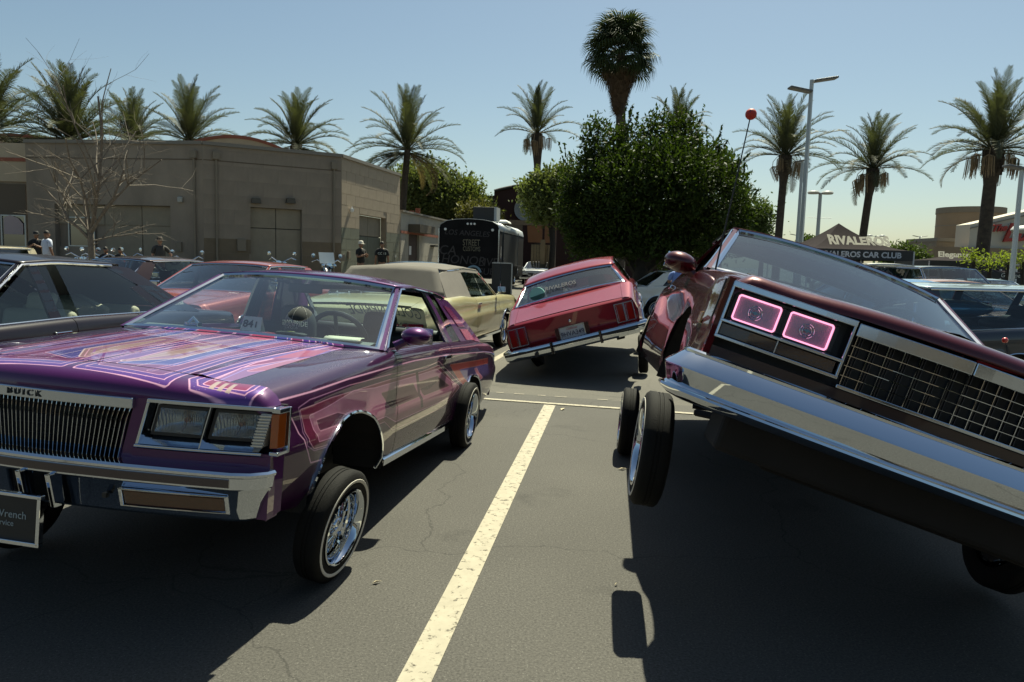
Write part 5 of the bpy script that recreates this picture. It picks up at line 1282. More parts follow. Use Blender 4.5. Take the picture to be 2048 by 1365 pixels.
for sd in (1, -1):
    f = lambda a, b, z0, z1, o0, o1, n=4: bowed(f2, sd * a, sd * b, z0, z1, o0, o1, n)
    fr = joinmb(f(.408, .862, .778, .802, -.06, .020), f(.408, .862, .640, .652, -.06, .020), f(.408, .862, .577, .590, -.06, .020), f(.408, .418, .585, .79, -.06, .018, 1), f(.852, .862, .585, .79, -.06, .018, 1)).build('headlight_bezel', M['chrome_soft'], car2, bevel=.003)
    f(.418, .852, .59, .78, -.075, -.068).build('bezel_back', M['ink'], fr)
    f(.424, .846, .594, .636, -.03, -.012).build('parking_lamp', mat('smoked_lamp', (.05, .022, .012), .15, coat=1, bump=.4, bscale=120), fr)
    f(.636, .640, .592, .64, -.03, -.004, 1).build('lamp_divider', M['chrome_soft'], fr)
    for a, b in ((.468, .628), (.660, .822)):
        z0, z1 = .662, .762
        l = f(a, b, z0, z1, -.052, -.030, 2).build('headlight', lamp_m, car2, bevel=.008)
        loop = []
        for k in range(4):
            cy, cz = [(a + .012, z0 + .012), (b - .012, z0 + .012), (b - .012, z1 - .012), (a + .012, z1 - .012)][k]
            for q in range(4):
                t = R((180, 270, 0, 90)[k] + q * 30); yy = cy + .010 * math.cos(t); loop.append((f2(yy) - .024, sd * yy, cz + .010 * math.sin(t)))
        MB().tube(loop, .0042, 6, closed=True).build('halo_ring', ring_m, l, smooth=True)
        joinmb(f(a - .016, b + .016, z0 - .010, z0 - .001, -.06, -.016, 2), f(a - .016, b + .016, z1 + .001, z1 + .012, -.06, -.016, 2), f(a - .016, a - .002, z0, z1, -.06, -.016, 1), f(b + .002, b + .016, z0, z1, -.06, -.016, 1)).build('headlight_surround', M['ink'], l, bevel=.002)
        cy, cz, cx = (a + b) / 2 + .004, (z0 + z1) / 2 - .002, f2((a + b) / 2) - .026
        for rr in (.026, .017):
            MB().tube([(cx, sd * (cy + rr * math.cos(t)), cz + rr * math.sin(t)) for t in np.linspace(0, 2 * math.pi, 20, endpoint=False)], .0016, 5, closed=True).build('lens_ring', M['chrome'], l, smooth=True)
        bow = [(-.013, -.0025), (-.0125, .0035), (-.004, .0035), (-.004, .007), (.0045, .007), (.0045, .0035), (.013, .0035), (.0125, -.0025), (.004, -.0025), (.004, -.006), (-.0045, -.006), (-.0045, -.0025)]
        m = Matrix(((0, 0, 1, cx), (1, 0, 0, sd * cy), (0, 1, 0, cz), (0, 0, 0, 1)))
        MB().prism(bow, m, .003).build('lens_emblem', mat('blue_emblem', (.16, .30, .42), .3, .5), l)
half = [(.84, .880), (.87, .892), (.90, .892), (.93, .875), (.955, .835), (.985, .74), (1.02, .45), (1.035, .2), (1.04, 0)]
path = [(x, -y) for x, y in half] + [(x, y) for x, y in half[::-1][1:]]
b2 = c2.sweep('front_bumper', path, [(0, .505), (.040, .507), (.052, .500), (.050, .490), (.056, .484), (.100, .438), (.106, .428), (.104, .420), (.078, .362), (.084, .354), (.098, .349), (.100, .340), (.090, .330), (.060, .314), (.02, .306), (0, .306)], M['chrome'], smooth=28)
P = dict(xb0=-.42, xt0=-1.17, xt1=-2.12, xb1=-2.78, wb=.835, wt=.680, hb=.800, ht=.650, edge=[(-2.4, 1.25), (-2.0, 1.30), (-1.5, 1.318), (-1.1, 1.300)], crown=.06, trim_r=.018)
M['glass_refl'] = glass('reflective_windshield', (0.34, 0.44, 0.48), 0.02, 0.9)
c2.cabin(P, gl=M['glass_refl'])
c2.patch('pillar', [(-2.2, 0), (-2.92, 0), (-2.30, 1), (-1.98, 1)], M['crimson'], th=.03)
c2.patch('pillar', [(-1.80, 0), (-1.90, 0), (-1.70, 1), (-1.62, 1)], M['crimson'], th=.02, nu=3)
c2.patch('quarter_window', [(-1.90, .02), (-2.2, .02), (-1.98, .96), (-1.70, .96)], M['glass_dark'], th=0, nu=3)
c2.interior(dash=mat('teal_grey_dash', (.10, .14, .14), .6))
for sd in (1, -1):
    rows = []
    for i in range(9):
        u = i / 8; x = lerp(.085, -.075, u); r = math.sqrt(max(0.0, 1 - ((u - .62) / .63) ** 2)) if u < .62 else 1 - .12 * (u - .62)
        rows.append([(x - .70, sd * (.960 + .10 * r * math.cos(a)), .955 + .062 * r * math.sin(a)) for a in np.linspace(0, 2 * math.pi, 16, endpoint=False)])
    mb = MB(); mb.grid(rows, closed_u=True); mb.f.append(tuple(range(16))); o = mb.build('side_mirror', M['crimson'], car2, smooth=50)
    MB().tube([(-.70, sd * .86, .90), (-.70, sd * .90, .93)], [.03, .025], 8).build('mirror_stalk', M['crimson'], o, smooth=True)
    MB().box((-.778, sd * .960, .955), (.004, .17, .095)).build('mirror_glass', M['chrome'], o, bevel=.01)
# windshield wipers, aerial with ball
MB().tube([(-.40, -.62, .985), (-.52, -.3, 1.03), (-.56, .02, 1.045)], .005, 5).build('wiper', M['black'], car2)
set_pose(car2, (1.5123, 3.6902, .3674), -1.6897, -.0637, -.3114)
bpy.context.view_layer.update()
top = local_of(car2, atY(1502, 229, 4.15)); base = Vector((-.30, -.80, .93))
an = MB().tube([base, base.lerp(top, .5) + Vector((.008, 0, 0)), top], [.0055, .0042, .0034], 6).build('aerial', M['black'], car2)
o = inst('aerial_ball', MB().lathe([(max(.0001, .030 * math.sin(t)), -.030 * math.cos(t)) for t in np.linspace(0, math.pi, 13)], 20).mesh('aerial_ball', mat('red_foam_ball', (.42, .030, .018), .6, noise=.15, nscale=60), 60), an); o.location = top
text('ball_lettering', '76', .022, mat('blue_ball_print', (.02, .03, .12), .5), o, (.022, -.006, .006), (0, 1, 0.25), (0, -.25, 1), extrude=.006)
# small red tipped indicator beside the left mirror
lm = local_of(car2, atY(2010, 681, 4.6)); 
MB().lathe([(max(.0001, .018 * math.sin(t)), -.018 * math.cos(t)) for t in np.linspace(0, math.pi, 9)], 12, Matrix.Translation(lm)).build('marker_ball', mat('red_bead', (.5, .03, .02), .3, coat=1), car2, smooth=True)
MB().tube([lm, lm + Vector((.05, .04, -.11))], .002, 5).build('marker_stem', M['black'], car2)
w = atY(1302, 897, 3.45); put_wheel(car2, 'wire', w, -1, steer=R(1), camber=R(-11))
mb = MB(); mb.box2((.30, -.45, .12), (.62, .80, .30)); mb.box2((.55, -.70, .16), (.86, .86, .34)); mb.box2((-.3, -.35, .14), (.3, .35, .30)); mb.build('engine_crossmember', M['under'], car2, bevel=.02)
w = atY(1244, 836, 5.95); put_wheel(car2, 'wire', (w.x + .05, w.y, .262), -1, camber=R(-14))
put_wheel(car2, 'wire', (2.35, 3.45, .29), 1, steer=R(4)); put_wheel(car2, 'wire', (2.55, 6.05, .285), 1)

# ================================================================ RED SEDAN seen from behind, leaning to the left
M['rose'] = paint('rose_red_paint', (.21, .014, .026), 0.20, 0.38, 0.04)
M['bright'] = mat('polished_rim_trim', (.35, .38, .42), .2, 1.0)
car3 = empty('rose_red_sedan', label='rose red sedan seen from behind, leaning low on its left side', cat='car')
c3 = Car(car3, M['rose'], xr=-3.78, zb=[(-3.9, .775), (-3.75, .785), (-3.12, .955), (-2.75, .955), (-1.5, .96), (-.5, .945), (0, .912), (.95, .835)],
         w=[(-4.1, .83), (-3.7, .862), (-3.1, .890), (-2.7, .905), (-1.5, .91), (0, .905), (.6, .90), (.95, .868)], xd=-3.10, deck_y=.70, door=[(-.52, -1.45), (-1.45, -2.25)])
c3.shell(); c3.hood(); c3.trunk(x_end=-3.76, crown=.012)
xr = lambda y: -3.83 + .05 * (abs(y) / .9) ** 2
rows = []
ts = np.linspace(-1, 1, 17)
for z, off, wd in ((.797, .06, .70), (.785, .02, .78), (.765, .0, .81), (.60, .012, .845), (.45, .03, .85), (.40, .06, .85)):
    rows.append([(xr(t * wd) + off, t * wd, z) for t in ts])
MB().grid(rows).build('rear_panel', M['rose'], car3, smooth=40, fix=False)
nose(c3, lambda y: .95 - .1 * (abs(y) / .9) ** 2, .80, .6, M['rose']).build('nose_panel', M['rose'], car3, smooth=60, fix=False)
xo = lambda y: xr(y)
def rbar(a, b, z0, z1, o0, o1, n=3): return bowed(xr, a, b, z0, z1, -o0, -o1, n)
for sd in (1, -1):
    for k in range(2):
        a = .580 + k * .118; b = a + .106
        l = rbar(sd * a, sd * b, .500, .725, .0, .014).build('tail_lamp', M['red_lens'], car3)
        joinmb(rbar(sd * (a - .006), sd * (b + .006), .492, .503, -.01, .024), rbar(sd * (a - .006), sd * (b + .006), .722, .733, -.01, .024), rbar(sd * (a - .006), sd * (a + .006), .5, .73, -.01, .024, 1), rbar(sd * (b - .006), sd * (b + .006), .5, .73, -.01, .024, 1),
               rbar(sd * (a + .018), sd * (a + .023), .515, .71, .01, .018, 1)).build('lamp_frame', M['bright'], l, bevel=.003)
pl3 = rbar(-.155, .155, .452, .600, .004, .016).build('license_plate', mat('plate_white', (.42, .43, .44), .4), car3)
for sd in (1, -1): rbar(sd * .158, sd * .215, .445, .605, .0, .012, 1).build('plate_panel', mat('plate_side_trim', (.05, .02, .02), .3, .5, noise=.5, nscale=60), pl3)
joinmb(rbar(-.163, .163, .600, .612, .0, .022), rbar(-.163, .163, .440, .452, .0, .022), rbar(-.165, -.155, .445, .61, 0, .022, 1), rbar(.155, .165, .445, .61, 0, .022, 1)).build('plate_frame', M['bright'], pl3)
text('plate_lettering', '9HVA349', .084, mat('plate_blue_ink', (.015, .02, .06), .5), pl3, (-3.850, 0, .512), (0, -1, 0), (0, 0, 1), extrude=.001, squeeze=.90, offset=.0004)
text('plate_lettering', 'California', .036, mat('plate_red_ink', (.35, .03, .03), .5), pl3, (-3.850, 0, .577), (0, -1, 0), (0, 0, 1), extrude=.001, shear=.3)
MB().lathe([(.0001, .014), (.018, .012), (.022, 0)], 14, Matrix.Translation(Vector((-3.83, 0, .67))) @ Matrix.Rotation(-math.pi / 2, 4, 'Y')).build('trunk_lock', M['chrome'], car3, smooth=True)
half = [(-3.45, .90), (-3.70, .895), (-3.79, .87), (-3.84, .80), (-3.87, .5), (-3.885, .2), (-3.89, 0)]
path = [(x, y) for x, y in half] + [(x, -y) for x, y in half[::-1][1:]]
b3 = c3.sweep('rear_bumper', path, [(0, .465), (.03, .468), (.055, .458), (.066, .435), (.068, .405), (.060, .398), (.058, .375), (.050, .35), (.02, .325), (0, .325)], M['chrome'], smooth=28)
c3.sweep('bumper_strip', path[2:-2], [(.069, .402), (.074, .400), (.074, .425), (.069, .428)], M['rubber'], parent=b3)
for y in (.50, .285, -.34):
    mb = MB(); mb.box((-3.955, y, .395 if y < .45 else .355), (.06, .036, .165 if y < .45 else .06)); mb.build('bumper_guard', M['rubber'] if y > .4 else mat('guard_black_chrome', (.05, .05, .055), .15, .9), b3, bevel=.01)
P = dict(xb0=-.42, xt0=-1.17, xt1=-2.58, xb1=-3.10, wb=.82, wt=.655, hb=.78, ht=.63, hbr=.745, htr=.625, edge=[(-3.1, 1.18), (-2.58, 1.215), (-2.3, 1.285), (-2.0, 1.325), (-1.5, 1.335), (-1.1, 1.300)], crown=.06, trim_r=.020, bwr=.05, bow_r=.03, rear_glass=M['glass_dark'])
c3.cabin(P)
c3.patch('pillar', [(-2.72, 0), (-3.10, 0), (-2.66, 1), (-2.44, 1)], M['rose'], th=.03)
c3.patch('pillar', [(-1.42, 0), (-1.52, 0), (-1.52, 1), (-1.42, 1)], M['rose'], th=.02, nu=3)
c3.patch('side_window', [(-1.52, .02), (-2.72, .02), (-2.44, .96), (-1.52, .96)], M['glass_side'], th=0)
c3.patch('side_window', [(-.55, .02), (-1.42, .02), (-1.42, .96), (-1.18, .96)], M['glass_side'], th=0)
mar = mat('maroon_cloth', (.05, .008, .010), .8); c3.interior(seat=mar, x_seat=-1.5, x_rear=-2.45)
up = (c3.rw(0, .9) - c3.rw(0, .1))
sil = mat('silver_vinyl_letters', (.022, .022, .023), .5)
for tx, sz, v in (('RIVALEROS', .17, .50),):
    text('window_lettering', tx, sz, sil, car3, c3.rw(0, v) + Vector((-.05, .10, 0)), (0, -1, 0), up, extrude=.0006, squeeze=.52)
MB().tube([(-2.95, .44, 1.07), (-2.90, .44, 1.07)], .11, 20).build('rear_speaker', mat('teal_plastic', (.18, .42, .38), .4), car3)
set_pose(car3, (0, 0, 0), 1.4124, -.0029, -.2806)
# pose was surveyed at the rear axle
bpy.context.view_layer.update()
off = car3.matrix_world.to_3x3() @ Vector((-2.746, 0, 0))
set_pose(car3, Vector((1.0739, 10.5856, .136)) - off, 1.4124, -.0029, -.2806); bpy.context.view_layer.update()
for loc, sd, k in (((1.80, 10.35, .29), -1, 0), ((.30, 10.62, .29), 1, 0)):
    put_wheel(car3, 'wire', loc, sd, camber=R(-12))
put_wheel(car3, 'wire', (2.28, 13.05, .29), -1); put_wheel(car3, 'wire', (.75, 13.35, .29), 1)
# ================================================================ OTHER PARKED CARS
def plain_car(name, label, col, front_axle, yaw, kind='sedan', mirrors=True, cat='car', group=None, scale=(1, 1, 1), roof_col=None, gl=None, seat=None, metal=.2, ww=True, dz=0.0, extras=True, wheel_kind='wire'):
    root = empty(name, label=label, cat=cat, group=group); pm = col if not isinstance(col, tuple) else paint(name + '_paint', col, metal, .38, .03)
    rm = paint(name + '_roof_paint', roof_col, metal, .3, .04) if roof_col else pm
    c = Car(root, pm, hood_x=.80, door=[(-.52, -1.45), (-1.45, -2.25)] if kind != 'coupe' else [(-.52, -1.80)], arch_trim=ww, sill_trim=ww)
    c.shell(); c.hood(); c.trunk(); c.rear_panel()
    fn_ = lambda y: .98 - .1 * (abs(y) / .9) ** 2
    nose(c, fn_, .80, .60, pm).build('nose_panel', pm, root, smooth=60, fix=False)
    bowed(fn_, -.45, .45, .56, .70, -.02, .012).build('grille', M['chrome'], root)
    for sd in (1, -1):
        l = bowed(fn_, sd * .50, sd * .82, .60, .72, -.02, .014, 3).build('headlight', M['lens'], root, bevel=.01)
        xr_ = lambda y: c.xrear(y)
        bowed(xr_, sd * .52, sd * .84, .56, .70, .02, -.014, 3).build('tail_lamp', M['red_lens'], root, bevel=.01)
    half = [(.70, .925), (.86, .90), (.93, .80), (.99, .45), (1.01, 0)]; path = [(x, -y) for x, y in half] + [(x, y) for x, y in half[::-1][1:]]
    prof = [(0, .36), (.05, .37), (.07, .44), (.05, .51), (0, .52)]
    c.sweep('front_bumper', path, prof, M['chrome'])
    half = [(-3.7, .90), (-3.95, .87), (-4.03, .75), (-4.07, .4), (-4.08, 0)]; path = [(x, y) for x, y in half] + [(x, -y) for x, y in half[::-1][1:]]
    c.sweep('rear_bumper', path, prof, M['chrome'])
    P = dict(xb0=-.42, xt0=-1.15, xt1=-2.45, xb1=-3.05, wb=.825, wt=.655, hb=.785, ht=.63, hbr=.70, htr=.60, edge=[(-3.1, 1.25), (-2.5, 1.29), (-2.0, 1.31), (-1.5, 1.318), (-1.1, 1.300)], crown=.055, trim_r=.014, rear_glass=gl)
    if kind == 'suv': P.update(xt0=-1.0, xt1=-3.75, xb1=-3.9, edge=[(-4, 1.33), (-1, 1.33)], crown=.04, hbr=.75, htr=.64); c.xd = -3.9
    if kind == 'fastback': P.update(xt1=-2.25, xb1=-3.25, edge=[(-3.1, 1.24), (-2.6, 1.32), (-2.2, 1.36), (-1.5, 1.385), (-1.1, 1.365)])
    c.cabin(P, gl=gl, roof_m=rm)
    if kind == 'suv':
        c.patch('pillar', [(-3.55, 0), (-3.9, 0), (-3.78, 1), (-3.55, 1)], pm); c.patch('side_window', [(-2.35, .02), (-3.55, .02), (-3.55, .95), (-2.35, .95)], gl or M['glass_dark'], th=0)
        c.patch('pillar', [(-2.25, 0), (-2.35, 0), (-2.35, 1), (-2.25, 1)], pm, th=.02, nu=3)
        c.patch('side_window', [(-1.5, .02), (-2.25, .02), (-2.25, .95), (-1.5, .95)], M['glass_dark'], th=0)
    elif kind == 'fastback':
        c.patch('pillar', [(-2.62, 0), (-2.80, 0), (-2.42, .62), (-2.30, .55)], pm, th=.02); c.patch('quarter_window', [(-2.80, .03), (-3.02, .03), (-2.66, .62), (-2.42, .62)], M['glass_dark'], th=0, nu=3)
        c.patch('pillar', [(-3.02, 0), (-3.25, 0), (-2.40, 1), (-2.05, 1)], pm); c.patch('side_window', [(-1.55, .02), (-2.62, .02), (-2.26, .93), (-1.50, .96)], M['glass_side'], th=0)
    else:
        c.patch('pillar', [(-2.62, 0), (-3.05, 0), (-2.55, 1), (-2.28, 1)], pm); c.patch('side_window', [(-1.55, .02), (-2.62, .02), (-2.28, .95), (-1.5, .95)], M['glass_side'], th=0)
    bp = .17 if kind == 'fastback' else 0
    c.patch('pillar', [(-1.42 + bp, 0), (-1.53 + bp, 0), (-1.48 + bp, 1), (-1.40 + bp, 1)], pm, th=.02, nu=3)
    c.patch('side_window', [(-.56, .02), (-1.42, .02), (-1.40, .95), (-1.20, .95)], M['glass_side'], th=0)
    if extras: c.interior(seat=seat)
    if ww: c.belt_trim()
    for sd in (1, -1):
        mb = MB()
        if mirrors: mb.box((-.68, sd * .95, 1.02), (.07, .15, .09)); mb.box((-.66, sd * .87, .98), (.04, .08, .04))
        mb.build('side_mirror', M['chrome'] if ww else pm, root, bevel=.015)
        wheel(root, wheel_kind, (0, sd * .79, .285 if wheel_kind != 'plain' else .32), sd, whitewall=ww); wheel(root, wheel_kind, (-2.746, sd * .79, .285 if wheel_kind != 'plain' else .32), sd, whitewall=ww)
    fx, fy = front_axle; root.scale = scale
    root.location = (fx, fy, ground_z(fx, fy) + dz); root.rotation_euler = (0, 0, yaw)
    bpy.context.view_layer.update(); return root, c
cream_seat = mat('cream_rolled_leather', (.50, .49, .36), .6)
r5, c5 = plain_car('dark_purple_sedan', 'very dark purple sedan at the far left edge with cream seats', mat('black_plum_paint', (.006, .002, .004), .28, coat=.35, spec=.3), (-4.52, 4.62), -1.715, 'fastback', seat=cream_seat, mirrors=False, metal=.1, scale=(1.03, 1.0, 1.0))
up = Vector((0, .35, 1)); x_, y_, z_ = c5.SP(-2.88, .22)
text('window_sticker', 'GOLDENPRIDE', .055, M['off'], r5, (x_, y_ + .025, z_), (-1, 0, 0), (.25, -.35, 1), extrude=.0006, squeeze=.6)
for k in range(2):   # rolled seat cushions catching the light
    mb = MB()
    for q in range(7): mb.tube([(-1.78 - q * .055, .62 - k * .62, .96 + .02 * math.sin(q)), (-1.80 - q * .055, .36 - k * .62, 1.055), (-1.82 - q * .055, .12 - k * .62, .98)], .05, 10); mb.build('headrest_roll', cream_seat, r5, smooth=True)
r6, _ = plain_car('brown_black_coupe', 'brownish black coupe parked behind the dark purple sedan, only roof and window showing', (.028, .012, .010), (-6.0, 15.5), R(70), 'coupe', metal=.4, gl=M['glass_dark'])
r7, _ = plain_car('salmon_coupe', 'faded salmon red coupe facing the viewer behind the purple coupe', (.25, .05, .038), (-4.55, 10.55), R(-100), 'coupe', metal=.15, roof_col=(.24, .06, .05), gl=M['glass_dark'])
r8, _ = plain_car('blue_glass_sedan', 'sedan of which only a blue reflecting windshield shows beyond the convertible top', (.06, .10, .15), (-2.60, 17.2), R(-98), 'sedan', gl=M['glass_refl'], extras=False)
r9, _ = plain_car('cream_wagon', 'cream roofed wagon showing just its pale roof at the left edge', (.45, .40, .28), (-11.6, 13.2), R(-95), 'suv', extras=False, ww=False, scale=(1, 1, 1.10))
r10, _ = plain_car('white_sedan', 'white sedan half hidden in the shade under the round tree', (.62, .60, .52), (6.6, 22.0), R(6), 'sedan', metal=.05, gl=M['glass_dark'])
r10b, _ = plain_car('white_hatchback', 'white car showing a sliver of roof between trailer and red sedan', (.55, .57, .58), (1.35, 45), R(-95), 'sedan', extras=False, ww=False, metal=.1)
# right hand side
slate = paint('slate_grey_paint', (.045, .05, .058), .5, .3, .04)
r11, c11 = plain_car('slate_hardtop', 'slate grey hardtop with pale blue roof just beyond the crimson lowrider', slate, (8.1, 9.35), R(8), 'suv', roof_col=(.30, .38, .42), gl=M['glass'], scale=(1.03, 1, 1.0))
mb = MB(); mb.lathe([(.0001, -.55), (.10, -.52), (.17, -.35), (.19, 0), (.17, .35), (.10, .52), (.0001, .55)], 16, Matrix.Translation(Vector((-3.05, -.1, 1.10))) @ Matrix.Rotation(math.pi / 2, 4, 'Y') @ Matrix.Scale(.55, 4, (1, 0, 0)))
o = inst('blue_stand_in', mb.mesh('blue_stand_in', paint('metallic_blue_paint', (.01, .16, .34), .5, .2, .05), 50)); o.matrix_world = r11.matrix_world.copy(); tag(o, 'shiny metallic blue rounded stand-in for the glossy shape seen through the slate grey hardtop', 'stand-in')  # rounded shape added in place of the glossy blue seen through the windows
plain_car('blue_roof_sedan', 'bright blue roofed sedan between the white and the dark sport utility', (.06, .17, .34), (8.3, 13.5), R(8), 'sedan', metal=.3, gl=M['glass_dark'])
plain_car('white_sport_utility', 'white sport utility with dark rear glass beyond the canopy pole', (.70, .68, .60), (11.7, 26.8), R(84), 'suv', metal=.05, gl=M['glass_dark'], scale=(1, 1, 1.27), ww=False, extras=False, wheel_kind='plain')
plain_car('charcoal_sport_utility', 'charcoal sport utility facing the viewer, hazy reflection on its windshield', (.035, .038, .042), (9.9, 16.3), R(-86), 'suv', metal=.4, gl=M['glass_refl'], scale=(1, 1, 1.20), ww=False, wheel_kind='plain')
plain_car('pinkish_tan_sedan', 'pinkish tan sedan at the right edge behind the slate hardtop', (.34, .22, .19), (8.35, 10.9 + 2.3), R(-88), 'sedan', metal=.2)
plain_car('pale_blue_sedan', 'pale blue sedan roof peeking out at the far right edge', (.20, .28, .34), (13.6, 20.5), R(-88), 'sedan', metal=.3, extras=False)
plain_car('maroon_sedan', 'low maroon sedan roof in front of the restaurant doors', (.10, .03, .03), (15.5, 26.5), R(-88), 'sedan', metal=.3, extras=False)
# ---- cream convertible
M['cream'] = paint('butter_cream_paint', (.50, .46, .26), .05, .3, .02)
M['canvas'] = mat('grey_canvas', (.13, .12, .105), .95, noise=.08, nscale=6, bump=.4, bscale=120)
car4 = empty('cream_convertible', label='butter cream convertible with grey canvas top, parked nose away', cat='car')
c4 = Car(car4, M['cream'], xr=-4.15, wb=3.0, xd=-3.2, w=[(-4.3, .90), (-3.8, .95), (-3.0, .975), (-1.5, .96), (0, .96), (.6, .95), (.95, .92)], az=.29, door=[(-.52, -1.95)], crease=.70,
         zb=[(-4.3, .86), (-3.9, .94), (-3.2, .985), (-2.6, .99), (-1.9, .945), (-1.0, .93), (0, .92), (.95, .87)], hy=.66, deck_y=.70)
c4.shell(); c4.hood(crown=.02); c4.trunk(); c4.rear_panel(z0=.46)
fn4 = lambda y: 1.0 - .06 * (abs(y) / .9) ** 2
nose(c4, fn4, .80, .55, M['cream']).build('nose_panel', M['cream'], car4, smooth=60, fix=False)
half = [(-3.9, .98), (-4.15, .95), (-4.24, .8), (-4.27, .4), (-4.28, 0)]; path = [(x, y) for x, y in half] + [(x, -y) for x, y in half[::-1][1:]]
c4.sweep('rear_bumper', path, [(0, .36), (.05, .37), (.07, .44), (.05, .51), (0, .52)], M['chrome'])
half = [(.70, .98), (.9, .96), (1.0, .85), (1.05, .45), (1.06, 0)]; path = [(x, -y) for x, y in half] + [(x, y) for x, y in half[::-1][1:]]
c4.sweep('front_bumper', path, [(0, .36), (.05, .37), (.07, .44), (.05, .51), (0, .52)], M['chrome'])
for sd in (1, -1):
    for k in range(2): bowed(c4.xrear, sd * (.30 + k * .30), sd * (.56 + k * .30), .60, .70, .02, -.014, 3).build('tail_lamp', M['red_lens'], car4, bevel=.01)
P = dict(xb0=-.42, xt0=-1.02, xt1=-2.70, xb1=-3.15, wb=.86, wt=.66, hb=.82, ht=.64, hbr=.66, htr=.58, edge=[(-3.2, 1.26), (-2.7, 1.33), (-1.8, 1.36), (-1.1, 1.33)], crown=.06, trim_r=.012, rear_glass=M['glass_dark'], bow_r=.02)
c4.cabin(P, gl=M['glass_side'], roof_m=M['canvas'], trims='chrome')
c4.patch('canvas_side', [(-2.02, .0), (-3.22, .0), (-2.98, 1), (-2.02, 1)], M['canvas'], th=.03, out=.01)
c4.patch('canvas_edge', [(-.98, .90), (-2.10, .90), (-2.10, 1.0), (-.98, 1.0)], M['canvas'], th=.03, out=.012)
rows = []
for v in np.linspace(0, 1, 7):
    rows.append([(lerp(-3.22, -2.92, v) - .02 * (1 - abs(t)), t * lerp(.84, .64, v), lerp(1.0, 1.36, v) + .03 * (1 - t * t) * v) for t in np.linspace(-1, 1, 13)])
MB().grid(rows).build('canvas_back', M['canvas'], car4, smooth=60, fix=False, solid=.02)
MB().tube([(-3.22, t * .84, 1.0 + .005) for t in np.linspace(-1, 1, 12)], .016, 6).build('canvas_hem', M['chrome'], car4, smooth=True)
for i in range(9): MB().box((-3.235, -.7 + i * .175, 1.02), (.02, .025, .02)).build('hem_snap', M['chrome'], car4)
c4.patch('side_window', [(-.56, .02), (-1.30, .02), (-1.28, .88), (-1.08, .88)], M['glass_dark'], th=0)
c4.patch('side_window', [(-1.34, .02), (-2.0, .02), (-2.0, .88), (-1.32, .88)], M['glass_dark'], th=0)
c4.interior()
for sd in (1, -1):
    mb = MB(); mb.box((-.62, sd * 1.0, 1.03), (.05, .13, .09)); mb.tube([(-.60, sd * .90, .93), (-.62, sd * .97, 1.0)], .012, 6); mb.build('side_mirror', M['chrome'], car4, bevel=.012)
    wheel(car4, 'wire14', (0, sd * .84, .295), sd); wheel(car4, 'wire14', (-3.0, sd * .84, .295), sd)
text('fender_script', 'Sport', .07, M['chrome'], car4, (.42, -.965, .63), (1, 0, 0), (0, 0, 1), extrude=.004, shear=.4)
MB().tube([(.10, -.80, .93), (.02, -.82, 1.75)], .004, 5).build('aerial', M['chrome'], car4)
yw = R(90 - 12.5); car4.rotation_euler = (0, 0, yw); fwd = Vector((math.cos(yw), math.sin(yw))); lf = Vector((-fwd.y, fwd.x))
fa = Vector((-.16, 13.30)) + lf * .90; car4.location = (fa.x, fa.y, .0)
# ================================================================ TRAILER, CANOPIES, LAMPS, PEOPLE, MOTORCYCLES
# ---- black food trailer
M['trailer'] = mat('black_graffiti_panel', (.005, .0045, .005), .6, spec=.15, noise=.6, nscale=1.5)
def plate(root, P, u0, u1, z0, z1, d0, d1, name, m, bevel=0):
    a = P(u0, z0, d0); 
    vs = [P(u, z, d) for u in (u0, u1) for z in (z0, z1) for d in (d0, d1)]
    return MB().add(vs, [(0, 1, 3, 2), (4, 6, 7, 5), (0, 4, 5, 1), (2, 3, 7, 6), (0, 2, 6, 4), (1, 5, 7, 3)]).build(name, m, root, bevel=bevel)
tr = empty('black_trailer', gp(935, 35), label='black graffiti covered food trailer with rounded roof and open side hatch', cat='trailer')
th = R(-9); tr.rotation_euler = (0, 0, th); g = tr.location
W2, H2, L2 = 1.42, 3.12, 7.5
prof = [(-W2, .45), (-W2, 2.55), (-W2 + .08, 2.82), (-W2 + .35, 2.98), (-.6, 3.06), (0, 3.09), (.6, 3.06), (W2 - .35, 2.98), (W2 - .08, 2.82), (W2, 2.55), (W2, .45)]
mb = MB(); mb.grid([[(x, y, z) for x, z in prof] for y in (0, L2)], closed_u=True); n = len(prof); mb.f += [tuple(range(n)), tuple(range(n, 2 * n))]
mb.build('body', M['trailer'], tr, smooth=35)
mb = MB(); mb.grid([[(x * 1.01, y, z + .03) for x, z in prof[1:-1]] for y in (-.02, L2)]); mb.build('roof_skin', mat('silver_grey_roof', (.42, .44, .45), .45, .5), tr, smooth=35, fix=False, solid=.02)
for x, z in ((-W2 + .02, 0), (W2 - .02, 0)): MB().box((x, -.02, 1.55), (.05, .06, 2.2)).build('corner_rail', M['chrome_soft'], tr)
for x in (-.16, .0, .16): MB().lathe([(.05, 0), (.05, .05), (.0001, .06)], 10, Matrix.Translation(Vector((x + .1, -.01, 2.88))) @ Matrix.Rotation(math.pi / 2, 4, 'X')).build('marker_lamp', M['white'], tr)
for x in (-1.1, 1.1): MB().lathe([(.06, 0), (.06, .05), (.0001, .06)], 10, Matrix.Translation(Vector((x, -.01, 2.62))) @ Matrix.Rotation(math.pi / 2, 4, 'X')).build('marker_lamp', M['white'], tr)
gr = mat('faded_graffiti_print', (.026, .020, .022), .5)
gold = mat('gold_silver_print', (.16, .14, .09), .5)
text('painted_lettering', 'STREET', .40, gold, tr, (.12, -.006, 2.02), (1, 0, 0), (0, 0, 1), extrude=.003, squeeze=.62)
text('painted_lettering', 'CUSTOMS', .30, gold, tr, (.14, -.006, 1.74), (1, 0, 0), (0, 0, 1), extrude=.003, squeeze=.60)
